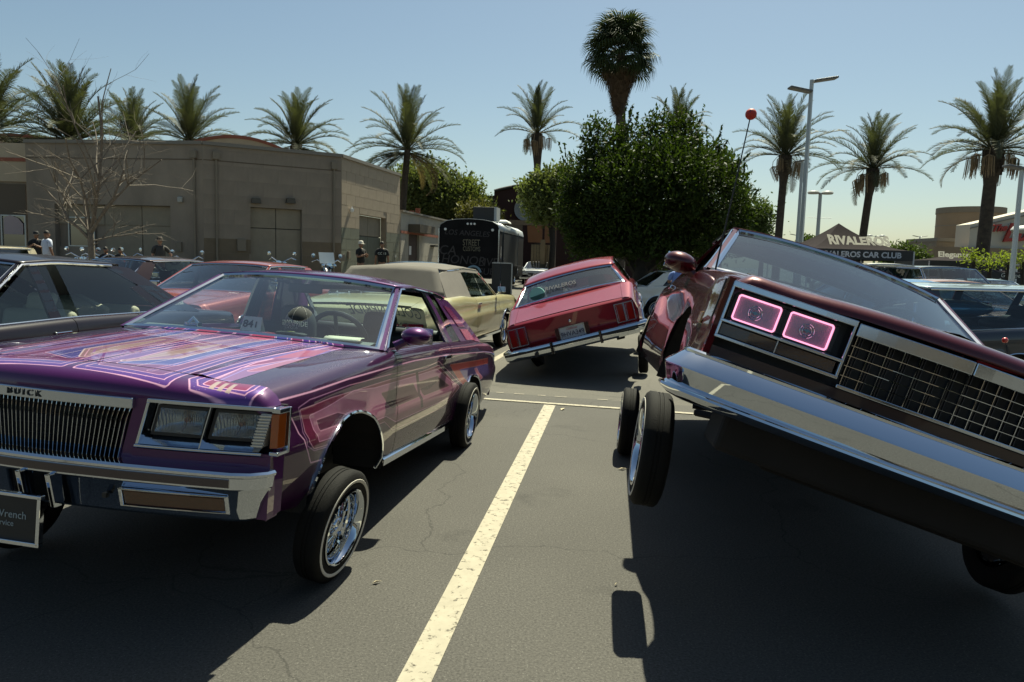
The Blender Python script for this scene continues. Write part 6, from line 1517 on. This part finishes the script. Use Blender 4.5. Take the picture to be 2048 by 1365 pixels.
for tx, sz, x, z in (('LOS ANGELES', .34, -.1, 2.45), ('HONOR', .55, -.25, 1.22), ('CA', .6, -1.0, 1.65), ('LIVE', .5, .9, 1.15), ('SUB', .42, .85, .72), ('RIDE', .45, -.9, .75)):
    text('graffiti_lettering', tx, sz, gr, tr, (x, -.004, z), (1, 0, .03 if x > 0 else -.04), (0, 0, 1), extrude=.002, shear=.15)
MB().tube([(.25 + .34 * math.cos(t), -.02, .62 + .34 * math.sin(t)) for t in np.linspace(.2, 3.3, 14)], .05, 6).build('painted_arc', mat('pale_blue_print2', (.25, .36, .42), .5), tr, smooth=True)
a = MB().box((.55, 1.0, 3.38), (1.0, .9, .62)).build('roof_air_unit', mat('air_unit_dark', (.025, .024, .022), .6), tr, bevel=.02)
MB().box((1.10, 1.0, 3.38), (.12, .9, .62)).build('unit_side_panel', mat('air_unit_grey', (.40, .42, .42), .5), a)
MB().lathe([(.0001, .16), (.5, .15), (.72, .08), (.75, 0)], 4, Matrix.Translation(Vector((.85, 3.0, 3.08))) @ Matrix.Rotation(math.pi / 4, 4, 'Z')).build('roof_vent', M['white'], tr, bevel=.05)
MB().box((W2 + .005, 3.2, 1.75), (.03, 4.4, 1.5)).build('side_hatch', M['ink'], tr)
for y in (.95, 5.4): MB().box((W2 + .03, y, 1.6), (.03, .05, 2.2)).build('hatch_rail', M['chrome_soft'], tr)
MB().box((W2 + .1, 3.2, 1.0), (.25, 4.3, .05)).build('serving_shelf', M['bronze'], tr)
for y in (4.6, 5.5):
    for sd in (1, -1): wheel(tr, 'plain', (sd * 1.2, y, .34), -1, whitewall=False).rotation_euler = (0, 0, 0)
for o in [o for o in tr.children if o.name.startswith('wheel')]:
    o.matrix_local = Matrix.Translation(o.location) @ Matrix.Rotation(math.pi / 2, 4, 'Y')
bx = empty('speaker_cabinet', gp(1003, 30), label='tall dark grille fronted cabinet standing right of the black trailer', cat='cabinet')
MB().box((0, 0, .62), (.80, .5, 1.22)).build('case', mat('cabinet_black', (.022, .021, .018), .6), bx, bevel=.02)
MB().box((0, -.255, .66), (.66, .015, 1.0)).build('grille_cloth', M['ink'], bx)
MB().box((.38, -.26, .62), (.05, .03, 1.22)).build('edge_trim', M['alum'], bx); MB().box((0, -.26, 1.21), (.80, .03, .04)).build('edge_trim', M['alum'], bx)
bb = MB().box((0, 0, 0), (.6, .4, .32)).build('blue_cooler', mat('blue_plastic', (.01, .07, .28), .4, noise=.2), bevel=.08); bb.location = gp(1004, 31.5) + Vector((0, 0, 1.05)); tag(bb, 'blue cooler on top of the shelf behind the dark cabinet', 'cooler')
# ---- canopies
def canopy(name, peak, Y, half, zeave, label, yaw=0, valance=.26, zp=None):
    p = atY(peak[0], peak[1], Y); root = empty(name, (p.x, Y, 0), yaw, label, 'canopy'); zp = p.z
    fab = mat('black_grey_canvas', (.022, .017, .019), .95, spec=.08, noise=.12, nscale=4, bump=.3, bscale=14)
    cor = [(-half, -half), (half, -half), (half, half), (-half, half)]
    for k in range(4):
        a = Vector((*cor[k], zeave)); b = Vector((*cor[(k + 1) % 4], zeave)); rows = []
        for i in range(11):
            v = i / 10; row = []
            for j in range(9):
                e = a.lerp(b, j / 8); q = e.lerp(Vector((0, 0, zp)), v); q.z = zeave + (zp - zeave) * (v ** 1.75) - .04 * math.sin(math.pi * j / 8) * (1 - v); row.append(q)
            rows.append(row)
        MB().grid(rows).build('roof_panel', fab, root, smooth=60, fix=False)
        d = (b - a); MB().grid([[a + d * t - Vector((0, 0, h)) for t in np.linspace(0, 1, 9)] for h in (0, valance)]).build('valance', M['ink'], root, fix=False, solid=.004)
        MB().tube([a - Vector((0, 0, .02)), Vector((a.x, a.y, 0))], .022, 6).build('pole', mat('white_pole', (.55, .55, .53), .4), root)
    return root, p
cn, p = canopy('car_club_canopy', (1676, 447), 21, 1.38, 2.05, 'black peaked canopy with CAR CLUB lettering on its front edge', yaw=R(2))
cn.location.x += .02
M['silver_print'] = mat('silver_print', (.50, .52, .55), .5); M['cream_print'] = mat('cream_print', (.50, .46, .35), .6)
text('valance_lettering', 'RIVALEROS CAR CLUB', .20, M['silver_print'], cn, (-.02, -1.39, 1.915), (1, 0, 0), (0, 0, 1), extrude=.002, squeeze=1.07, offset=.006)
up = Vector((0, 1.0, .52))
text('roof_lettering', 'RIVALEROS', .34, M['cream_print'], cn, (.0, -1.12, 2.20), (1, 0, 0), (0, .62, .78), extrude=.003, squeeze=.95, offset=.015, warp=lambda c: (c.x, c.y * (1 + .35 * abs(c.x)), c.z + .10 + .03 * abs(c.x)))

cn2, p = canopy('second_canopy', (1903, 511), 30, 1.5, 1.98, 'lower black canopy with cream script before the restaurant', yaw=R(-4))
text('roof_lettering', 'Elegance', .36, M['cream_print'], cn2, (-.55, -1.25, 2.17), (1, 0, 0), (0, .62, .78), extrude=.003, squeeze=.95, offset=.012, shear=.25, warp=lambda c: (c.x, c.y, c.z + .06))
cn3, p = canopy('third_canopy', (1985, 540), 34, 1.4, 1.62, 'dark low canopy edge with small pale writing beside the second canopy', yaw=R(-4))
text('valance_lettering', 'Groupe', .26, M['off'], cn3, (0, -1.42, 1.49), (1, 0, 0), (0, 0, 1), extrude=.002, shear=.2)
# ---- lamp posts
pole_m = mat('pale_grey_pole', (.42, .45, .46), .5, .2)
def lamp_post(px, top, Y, w, label, heads, arms=(), round_=True):
    t = atY(px, top, Y); root = empty('lamp_post', (t.x, Y, 0), label=label, cat='lamp post', group='lamp posts over the lot')
    MB().tube([(0, 0, 0), (0, 0, t.z)], [w, w * .8], 12 if round_ else 4).build('pole', pole_m, root, smooth=50 if round_ else None)
    MB().tube([(0, 0, 0), (0, 0, .7)], w * 2.2, 12).build('pole_base', mat('concrete_base', (.30, .28, .25), .9), root)
    for sx, dz, L, kind in heads:
        if kind == 'flat':
            m = Matrix.Rotation(R(-10) * sx, 3, 'Y'); h = MB().box((sx * (L + .35), 0, t.z + dz), (.75, .36, .07), rot=m).build('lamp_head', mat('lamp_head_grey', (.10, .10, .10), .5), root, bevel=.02)
            MB().tube([(0, 0, t.z + dz - .12), (sx * L, 0, t.z + dz - .03)], .035, 6).build('lamp_arm', pole_m, root)
        else:
            mb = MB(); mb.lathe([(.0001, -.13), (.34, -.10), (.42, 0), (.34, .12), (.0001, .16)], 16, Matrix.Translation(Vector((sx * L, 0, t.z + dz)))); mb.build('lamp_head', mat('lamp_head_pale', (.35, .37, .37), .5), root, smooth=50)
            MB().tube([(0, 0, t.z + dz - .1), (sx * L, 0, t.z + dz)], .04, 6).build('lamp_arm', pole_m, root)
    for z, L in arms: MB().tube([(-L, 0, z), (L, 0, z)], .02, 5).build('banner_arm', pole_m, root)
    return root
lamp_post(1624, 160, 26, .085, 'tallest square lamp post with two flat heads at different heights', [(1, .02, .1, 'flat'), (-1, -.33, .02, 'flat')], round_=False)
lamp_post(1605, 322, 44, .10, 'thin plain post just left of the tallest lamp post', [(1, 0, -.4, 'flat')])
lamp_post(1641, 386, 55, .15, 'post with twin round lamps and banner arms right of the tallest', [(1, 0, .5, 'round'), (-1, 0, .5, 'round')], [(5.2, .9), (2.3, .9)])
lamp_post(1752, 472, 110, .16, 'far small post with a wide pale head beyond the leaning palm', [(1, 0, .9, 'round'), (-1, 0, .9, 'round')])
lamp_post(1832, 486, 120, .10, 'left one of two far thin posts above the round tree', [(1, 0, .3, 'flat')])
lamp_post(1840, 473, 110, .10, 'right one of two far thin posts above the round tree', [(1, 0, .3, 'flat'), (-1, 0, .3, 'flat')])
lamp_post(1847, 500, 120, .10, 'short far post with one lamp head beside the tan restaurant', [(-1, 0, .1, 'flat')])
lamp_post(1596, 470, 100, .10, 'far thin post with cross arm left of the tallest lamp post', [(1, 0, .3, 'flat'), (-1, 0, .3, 'flat')])
lamp_post(2044, 340, 24, .085, 'post at the right edge in front of the restaurant sign', [(-1, .05, -.2, 'flat')], [])
lamp_post(2034, 460, 27, .07, 'short hooped post before the restaurant sign', [(1, 0, .25, 'round')])

# ---- people
skin_m = mat('skin_brown', (.22, .115, .07), .6); skin_l = mat('skin_light', (.38, .21, .14), .6)
def skinned(name, verts, edges, radii, m, parent, sub=2, root_i=0):
    me = bpy.data.meshes.new(name); me.from_pydata([tuple(v) for v in verts], edges, []); me.materials.append(m)
    o = inst(name, me, parent); md = o.modifiers.new('skin', 'SKIN'); md.use_smooth_shade = True
    sv = me.skin_vertices[0].data if me.skin_vertices else None
    if sv is None:
        bpy.context.view_layer.objects.active = o; me.attributes.new('x', 'FLOAT', 'POINT')
    for i, r in enumerate(radii): me.skin_vertices[0].data[i].radius = (r, r) if not isinstance(r, tuple) else r
    me.skin_vertices[0].data[root_i].use_root = True
    s = o.modifiers.new('sub', 'SUBSURF'); s.levels = sub; s.render_levels = sub; return o
def person(loc, rz, label, shirt, pants, skin=None, hat=None, hair=(.01, .008, .006), arms='down', h=1.76, sleeve='short', sit=False, group=None, back_print=None, lean=0.0):
    skin = skin or skin_m; k = h / 1.76; root = empty('person', loc, rz, label, 'person', group); root.scale = (k, k, k)
    # facing local -Y
    hip = .92 if not sit else .50; S_ = []
    V = [(0, 0, hip), (0, .0, hip + .20), (0, -.01, hip + .40), (0, 0, hip + .53), (0, -.01, hip + .60)]; E_ = [(0, 1), (1, 2), (2, 3), (3, 4)]; Rr = [(.16, .12), (.14, .105), (.17, .115), (.08, .07), (.055, .055)]
    def add(p, par, r): V.append(p); E_.append((par, len(V) - 1)); Rr.append(r); return len(V) - 1
    hands = []
    for sd in (1, -1):
        sh = add((sd * .17, 0, hip + .50), 3, (.062, .062))
        if arms == 'down' or (arms == 'mixed' and sd == -1): el = add((sd * .23, .02, hip + .24), sh, (.045, .045)); wr = add((sd * .24, -.06, hip + .0), el, (.032, .032)); hd = add((sd * .24, -.08, hip - .07), wr, (.030, .02))
        elif arms == 'hip' or arms == 'mixed': el = add((sd * .36, .06, hip + .26), sh, (.045, .045)); wr = add((sd * .20, -.06, hip + .08), el, (.032, .032)); hd = add((sd * .17, -.10, hip + .06), wr, (.03, .02))
        else: el = add((sd * .25, -.04, hip + .26), sh, (.045, .045)); wr = add((sd * .12, -.24, hip + .32), el, (.032, .032)); hd = add((sd * .05, -.27, hip + .36), wr, (.03, .02))
        hands.append((V[wr], V[hd]))
        if sit: kn = add((sd * .13, -.42, hip - .0), 0, (.075, .075)); an = add((sd * .13, -.44, .09), kn, (.045, .045)); ft = add((sd * .13, -.58, .045), an, (.04, .035))
        else: kn = add((sd * .10, -.01, .50), 0, (.068, .068)); an = add((sd * .11, .02, .09), kn, (.045, .045)); ft = add((sd * .12, -.13, .04), an, (.045, .035))
    skinned('body', V, E_, Rr, skin, root, 1)
    # head
    hz = hip + .72; rows = []
    for i in range(11):
        t = math.pi * i / 10; z = hz - .115 * math.cos(t); w = math.sin(t) ** .8
        rows.append([(.074 * w * math.cos(a), (.088 * w) * math.sin(a) - (.012 if (z < hz - .02 and math.sin(a) < 0) else 0) * w - (.018 if abs(math.cos(a)) < .3 and math.sin(a) < 0 and abs(z - hz + .01) < .03 else 0), z) for a in np.linspace(0, 2 * math.pi, 16, endpoint=False)])
    mb = MB(); mb.grid(rows, closed_u=True); hd = mb.build('head', skin, root, smooth=True)
    for sd in (1, -1):
        MB().lathe([(.0001, .012), (.010, .006), (.011, 0)], 8, Matrix.Translation(Vector((sd * .028, -.076, hz + .008))) @ Matrix.Rotation(math.pi / 2, 4, 'X')).build('eye', M['ink'], hd)
        MB().lathe([(.0001, -.006), (.018, -.004), (.022, .006), (.0001, .008)], 8, Matrix.Translation(Vector((sd * .076, .005, hz))) @ Matrix.Rotation(math.pi / 2 * sd, 4, 'Y')).build('ear', skin, hd)
    MB().box((0, -.088, hz - .055), (.04, .012, .010)).build('mouth', mat('lip', (.14, .05, .04), .6), hd)
    if hair:
        mb = MB(); mb.grid([[( .080 * math.sin(t) * math.cos(a), .004 + .094 * math.sin(t) * math.sin(a), hz + .012 + .118 * math.cos(t)) for a in np.linspace(0, 2 * math.pi, 16, endpoint=False)] for t in np.linspace(.02, 1.45, 6)], closed_u=True)
        mb.build('hair', mat('hair', hair, .7), root, smooth=True)
    if hat:
        kind, hc = hat; hm = mat('hat_cloth', hc, .8); mb = MB()
        mb.lathe([(.0001, .125), (.06, .12), (.088, .085), (.098, .02), (.100, 0)], 16, Matrix.Translation(Vector((0, .0, hz + .025))))
        if kind == 'cap': mb.grid([[(x, -.08 - .11 * math.sqrt(max(0, 1 - (x / .085) ** 2)) * v, hz + .035 - .01 * v) for x in np.linspace(-.085, .085, 9)] for v in (0, 1)])
        else: mb.lathe([(.10, 0), (.19, -.012), (.19, -.004), (.10, .01)], 20, Matrix.Translation(Vector((0, 0, hz + .03))))
        mb.build('hat', hm, root, smooth=50)
    sm = mat('shirt_cloth', shirt, .85, noise=.06, bump=.3, bscale=12); pm_ = mat('trouser_cloth', pants, .85)
    V2 = [(0, 0, hip - .04), (0, 0, hip + .20), (0, -.01, hip + .40), (0, 0, hip + .53)]; E2 = [(0, 1), (1, 2), (2, 3)]; R2 = [(.19, .15), (.175, .135), (.195, .14), (.085, .08)]
    for sd in (1, -1):
        V2.append((sd * .18, 0, hip + .495)); E2.append((3, len(V2) - 1)); R2.append((.08, .08)); 
        hw, hh = hands[0 if sd == 1 else 1]; 
        el = {'down': (sd * .225, .015, hip + .28), 'hip': (sd * .31, .045, hip + .33), 'front': (sd * .23, -.03, hip + .31)}[arms if arms != 'mixed' else ('hip' if sd == 1 else 'down')]
        V2.append(el); E2.append((len(V2) - 2, len(V2) - 1)); R2.append((.07, .07))
    so_ = skinned('shirt', V2, E2, R2, sm, root, 1)
    V3 = [(0, 0, hip - .02)]; E3 = []; R3 = [(.175, .135)]
    for sd in (1, -1):
        if sit: q = [(sd * .13, -.40, hip), (sd * .13, -.43, .14)]
        else: q = [(sd * .10, -.01, .50), (sd * .11, .02, .10)]
        V3.append(q[0]); E3.append((0, len(V3) - 1)); R3.append((.095, .095)); V3.append(q[1]); E3.append((len(V3) - 2, len(V3) - 1)); R3.append((.075, .075))
    skinned('trousers', V3, E3, R3, pm_, root, 1)
    for wr, hd_ in hands:   # fingers
        w_ = Vector(wr); d = (Vector(hd_) - w_).normalized(); s = d.cross(Vector((0, 1, .2))).normalized(); mb = MB()
        for q in range(4): b = Vector(hd_) + s * (q - 1.5) * .018; mb.tube([b, b + d * .045, b + d * .07 + Vector((0, -.015, 0))], [.008, .008, .006], 5)
        mb.tube([w_ + s * .03, w_ + s * .045 + d * .05], [.010, .008], 5); mb.build('fingers', skin, root, smooth=True)
    if back_print: text('back_print', back_print, .12, M['off'], so_, (0, .146, hip + .38), (-1, 0, 0), (0, 0, 1), extrude=.003)
    return root
def at_g(px, Y): return gp(px, Y)
person(at_g(77, 27.5), R(15), 'man in black shirt and dark cap standing against the grey wall', (.010, .010, .012), (.012, .012, .014), hat=('cap', (.010, .010, .012)), arms='front')
person(at_g(98, 25.5), R(150), 'man in a loose white t-shirt seen from behind at the far left', (.52, .56, .66), (.02, .02, .03), arms='down', h=1.80)
person(at_g(322, 24.5), R(30), 'woman in wide dark hat and leather vest with hand on hip beside the motorcycles', (.05, .045, .04), (.015, .015, .02), skin=skin_l, hat=('brim', (.035, .025, .018)), arms='mixed', h=1.68)
person(at_g(721, 28.5), R(60), 'man in white cap and black shirt facing right by the green painted wall', (.010, .010, .010), (.012, .012, .014), hat=('cap', (.55, .52, .45)), arms='front')
person(at_g(763, 29.5), R(190), 'man in black t-shirt with a pale back print before the recessed door', (.010, .010, .010), (.012, .012, .012), back_print='CC 13', arms='down', h=1.8)
person(Vector((4.15, 19.3, 0)), R(170), 'person in a light blue shirt bending under the round tree, back turned', (.14, .22, .48), (.012, .012, .02), arms='front', h=1.6)
for px, lb in ((214, 'left one of two people sitting low against the wall behind the bare tree'), (243, 'right one of two people sitting low against the wall behind the bare tree')):
    person(at_g(px, 27.5), R(random.uniform(-20, 20)), lb, (.012, .012, .012), (.012, .012, .014), sit=True, h=1.7, arms='front')
    s = at_g(px, 27.6); st = MB().box((0, 0, .22), (.42, .40, .44)).build('block_seat', M['under'], bevel=.02); st.location = s; tag(st, ('left' if px < 230 else 'right') + ' low dark seat against the wall under a sitting person', 'seat')
# ---- motorcycles
def motorcycle(px, Y, rz, label, body=(.01, .01, .012)):
    root = empty('motorcycle', gp(px, Y), rz, label, 'motorcycle', 'motorcycles along the wall'); bm_ = paint('tank_paint', body, .3, .25, .02)
    for x in (.78, -.78):
        ring = [(x + .27 * math.cos(t), 0, .33 + .27 * math.sin(t)) for t in np.linspace(0, 2 * math.pi, 24, endpoint=False)]
        w = MB().tube(ring, .058, 8, closed=True).build('wheel', M['tire'], root, smooth=True)
        MB().tube([(x + .21 * math.cos(t), 0, .33 + .21 * math.sin(t)) for t in np.linspace(0, 2 * math.pi, 24, endpoint=False)], .012, 6, closed=True).build('rim', M['chrome'], w, smooth=True)
        mb = MB(); [mb.tube([(x, 0, .33), (x + .21 * math.cos(t), 0, .33 + .21 * math.sin(t))], .004, 4) for t in np.linspace(0, 2 * math.pi, 16, endpoint=False)]; mb.build('wire_spokes', M['chrome'], w)['kind'] = 'stuff'
        MB().grid([[(x + .35 * math.cos(t), y, .33 + .35 * math.sin(t)) for y in (-.08, 0, .08)] for t in np.linspace(.5, 2.7, 10)]).build('fender', bm_, root, smooth=60, solid=.01)
    for sy in (.09, -.09): MB().tube([(.78, sy, .33), (.50, sy, .98)], .022, 8).build('fork_leg', M['chrome'], root, smooth=True)
    mb = MB(); mb.lathe([(.0001, -.27), (.10, -.24), (.16, -.05), (.15, .12), (.0001, .26)], 14, Matrix.Translation(Vector((.18, 0, .78))) @ Matrix.Rotation(R(80), 4, 'Y')); mb.build('fuel_tank', bm_, root, smooth=True)
    MB().box((-.28, 0, .72), (.55, .28, .10)).build('seat', M['vinyl_dark'], root, bevel=.04); mb = MB(); mb.box((.05, 0, .45), (.34, .30, .34)); mb.tube([(0, 0, .4), (-.1, 0, .72)], .08, 8); mb.tube([(.08, 0, .4), (.22, 0, .70)], .08, 8); mb.build('engine', M['chrome'], root)
    for sy in (.16, -.16): MB().tube([(.1, sy, .35), (-.3, sy, .28), (-.95, sy, .30)], .04, 8).build('exhaust_pipe', M['chrome'], root, smooth=True)
    hb = MB().tube([(.38, .42, 1.12), (.48, .30, 1.18), (.52, .08, 1.05), (.52, -.08, 1.05), (.48, -.30, 1.18), (.38, -.42, 1.12)], .016, 8).build('handlebar', M['chrome'], root, smooth=True)
    for sy in (.36, -.36): MB().lathe([(.0001, .012), (.055, .008), (.06, 0), (.0001, -.01)], 12, Matrix.Translation(Vector((.44, sy * 1.1, 1.30))) @ Matrix.Rotation(math.pi / 2, 4, 'Y')).build('mirror', M['chrome'], hb)
    MB().lathe([(.0001, -.12), (.07, -.08), (.10, .02), (.095, .05), (.0001, .06)], 14, Matrix.Translation(Vector((.66, 0, 1.0))) @ Matrix.Rotation(math.pi / 2, 4, 'Y')).build('headlight', M['chrome'], root, smooth=True)
    for sy in (.17, -.17): MB().lathe([(.0001, -.05), (.045, -.03), (.05, .03), (.0001, .04)], 10, Matrix.Translation(Vector((.62, sy, 1.02))) @ Matrix.Rotation(math.pi / 2, 4, 'Y')).build('spot_lamp', M['chrome'], root, smooth=True)
    return root
motorcycle(203, 22.3, R(-70), 'motorcycle with bright chrome handlebars right beside the bare tree trunk')
motorcycle(168, 22.5, R(-60), 'red motorcycle left of the bare tree trunk', (.35, .03, .02))
motorcycle(290, 23.5, R(-115), 'black motorcycle left of the woman in the wide hat')
motorcycle(372, 22.3, R(-60), 'black motorcycle with chrome bars right of the woman in the wide hat')
motorcycle(575, 23.5, R(-95), 'motorcycle in front of the tan double doors')
motorcycle(645, 22.5, R(-60), 'motorcycle with a pale windscreen left of the block wall corner')
s = MB().grid([[(x, .02 * math.cos(x * 3), z) for x in np.linspace(-.22, .22, 5)] for z in (0, .35)]).build('small_windscreen', mat('pale_screen', (.45, .50, .52), .2), solid=.006); s.location = gp(655, 22.0) + Vector((0, 0, 1.1)); s.rotation_euler = (R(-25), 0, R(30)); tag(s, 'small pale windscreen on the motorcycle near the wall corner', 'windscreen')
# ---- things inside the purple coupe, on its dash
def put_in(root, name, loc, rz, label, cat):
    e = empty(name, label=label, cat=cat); e.matrix_world = root.matrix_world @ Matrix.Translation(Vector(loc)) @ Matrix.Rotation(rz, 4, 'Z'); return e
cap = put_in(car, 'baseball_cap', (-.60, .235, .979), R(-8), 'black cap with silver lettering standing on the dash of the purple coupe', 'cap')
cl = mat('cap_cloth', (.014, .020, .020), .85, noise=.1)
# rows in object space: crown dome, brim towards +x
rows = [[(.100 * math.cos(t) * math.cos(a) * .98 - .0, .092 * math.cos(t) * math.sin(a), .045 + .125 * math.sin(t) ** .9) for a in np.linspace(0, 2 * math.pi, 26, endpoint=False)] for t in np.linspace(0.0, 1.55, 10)]
rows.insert(0, [(.102 * math.cos(a), .094 * math.sin(a), .0) for a in np.linspace(0, 2 * math.pi, 26, endpoint=False)])
MB().grid(rows, closed_u=True).build('crown', cl, cap, smooth=60, fix=False)
MB().grid([[(.085 + .075 * v * math.sqrt(max(0, 1 - (y / .105) ** 2)) , y * (1), .012 - .006 * v + .010 * (1 - (y / .1) ** 2)) for y in np.linspace(-.104, .104, 13)] for v in (0, .5, 1)]).build('brim', mat('cap_brim', (.030, .038, .034), .8), cap, smooth=60, fix=False, solid=.004)
MB().lathe([(.0001, .008), (.009, .004), (.01, 0)], 8, Matrix.Translation(Vector((0, 0, .168)))).build('top_button', cl, cap)
for a in (0, R(60), R(-60)):
    MB().tube([(.1015 * math.cos(t) * math.cos(a), .0935 * math.cos(t) * math.sin(a), .045 + .126 * math.sin(t) ** .9) for t in np.linspace(0, 1.5, 8)], .0006, 4).build('seam', M['off'], cap)
text('cap_lettering', 'GOLDENPRIDE', .042, M['off'], cap, (.103, 0, .070), (0, 1, 0), (0, 0, 1), extrude=.001, squeeze=.62, warp=lambda c: (c.x, c.y * (1 + .3 * math.cos(c.x * 20)), -.55 * abs(c.x) ** 2 / .1))
text('cap_lettering', 'CAR CLUB', .018, M['off'], cap, (.103, 0, .045), (0, 1, 0), (0, 0, 1), extrude=.001, warp=lambda c: (c.x, c.y, -.5 * abs(c.x) ** 2 / .1))
MB().lathe([(.0001, .002), (.016, .001), (.017, 0)], 16, Matrix.Translation(Vector((.125, .02, .0245))) @ Matrix.Scale(1.5, 4, (0, 1, 0))).build('brim_sticker', mat('olive_sticker', (.22, .24, .04), .5), cap)
card = put_in(car, 'tent_card', (-.50, -.02, .985), R(6), 'white folded tent card reading 841 on the dash of the purple coupe', 'card')
wh = mat('card_white', (.50, .58, .52), .6)
MB().add([(.035, -.062, 0), (.035, .062, 0), (0, .055, .085), (0, -.055, .085), (-.035, -.062, 0), (-.035, .062, 0)], [(0, 1, 2, 3), (3, 2, 5, 4)]).build('folded_sheet', wh, card, solid=.0008)
nrm = (.085, 0, .035)
text('card_number', '84', .062, M['ink'], card, (.0205, -.020, .040), (0, 1, 0), (-.38, 0, .92), extrude=.0004, offset=.002)
text('card_number', '1', .050, M['ink'], card, (.0215, .028, .038), (0, 1, 0), (-.38, 0, .92), extrude=.0004, offset=.002)
pap = put_in(car, 'paper_sheet', (-.47, .56, .982), R(10), 'curled cream printed sheet on the dash by the steering wheel', 'paper')
MB().grid([[(lerp(.05, -.09, v), y, .004 + .018 * v + .006 * math.sin(v * 5)) for y in np.linspace(-.10, .11, 5)] for v in np.linspace(0, 1, 7)]).build('sheet', mat('cream_paper', (.60, .57, .42), .7), pap, smooth=60, solid=.0008)
text('sheet_heading', 'Certificate', .026, M['ink'], pap, (-.06, 0, .026), (0, 1, 0), (-1, 0, .12), extrude=.0004, shear=.3)
orn = put_in(car, 'dash_ornament', (-.52, -.42, .978), 0, 'small chrome ornament on the passenger side of the dash', 'ornament')
mb = MB(); mb.box((0, 0, .012), (.05, .09, .024)); mb.tube([(0, -.03, .02), (0, 0, .055), (0, .035, .02)], .010, 8); MB_ = mb.build('ornament_body', M['chrome'], orn, bevel=.004)
# ---- litter on the asphalt
def leaf(px, py, s, rz, label):
    d = ray(px, py); t = -HC / d.z; p = Vector((d.x * t, d.y * t, 0))
    o = MB().add([(-s, 0, .006), (0, s * .45, .012), (s, 0, .010), (0, -s * .45, .018), (s * 1.6, 0, .008)], [(0, 1, 2, 3), (2, 4, 1)]).build('fallen_leaf', mat('dry_leaf', (.42, .36, .24), .8), solid=.001)
    o.location = p; o.rotation_euler = (0, 0, rz); tag(o, label, 'leaf', 'dry leaves on the asphalt')
leaf(1244, 940, .035, .2, 'pale dry leaf beside the raised front tyre of the crimson car')
leaf(1125, 820, .05, 1.2, 'crumpled pale scrap beside the end of the long parking line')
leaf(752, 1168, .02, .5, 'tiny yellowish flower stalk on the asphalt right of the purple coupe wheel')
leaf(1232, 1172, .012, .9, 'tiny dry bit on the asphalt near the mirror shadow')
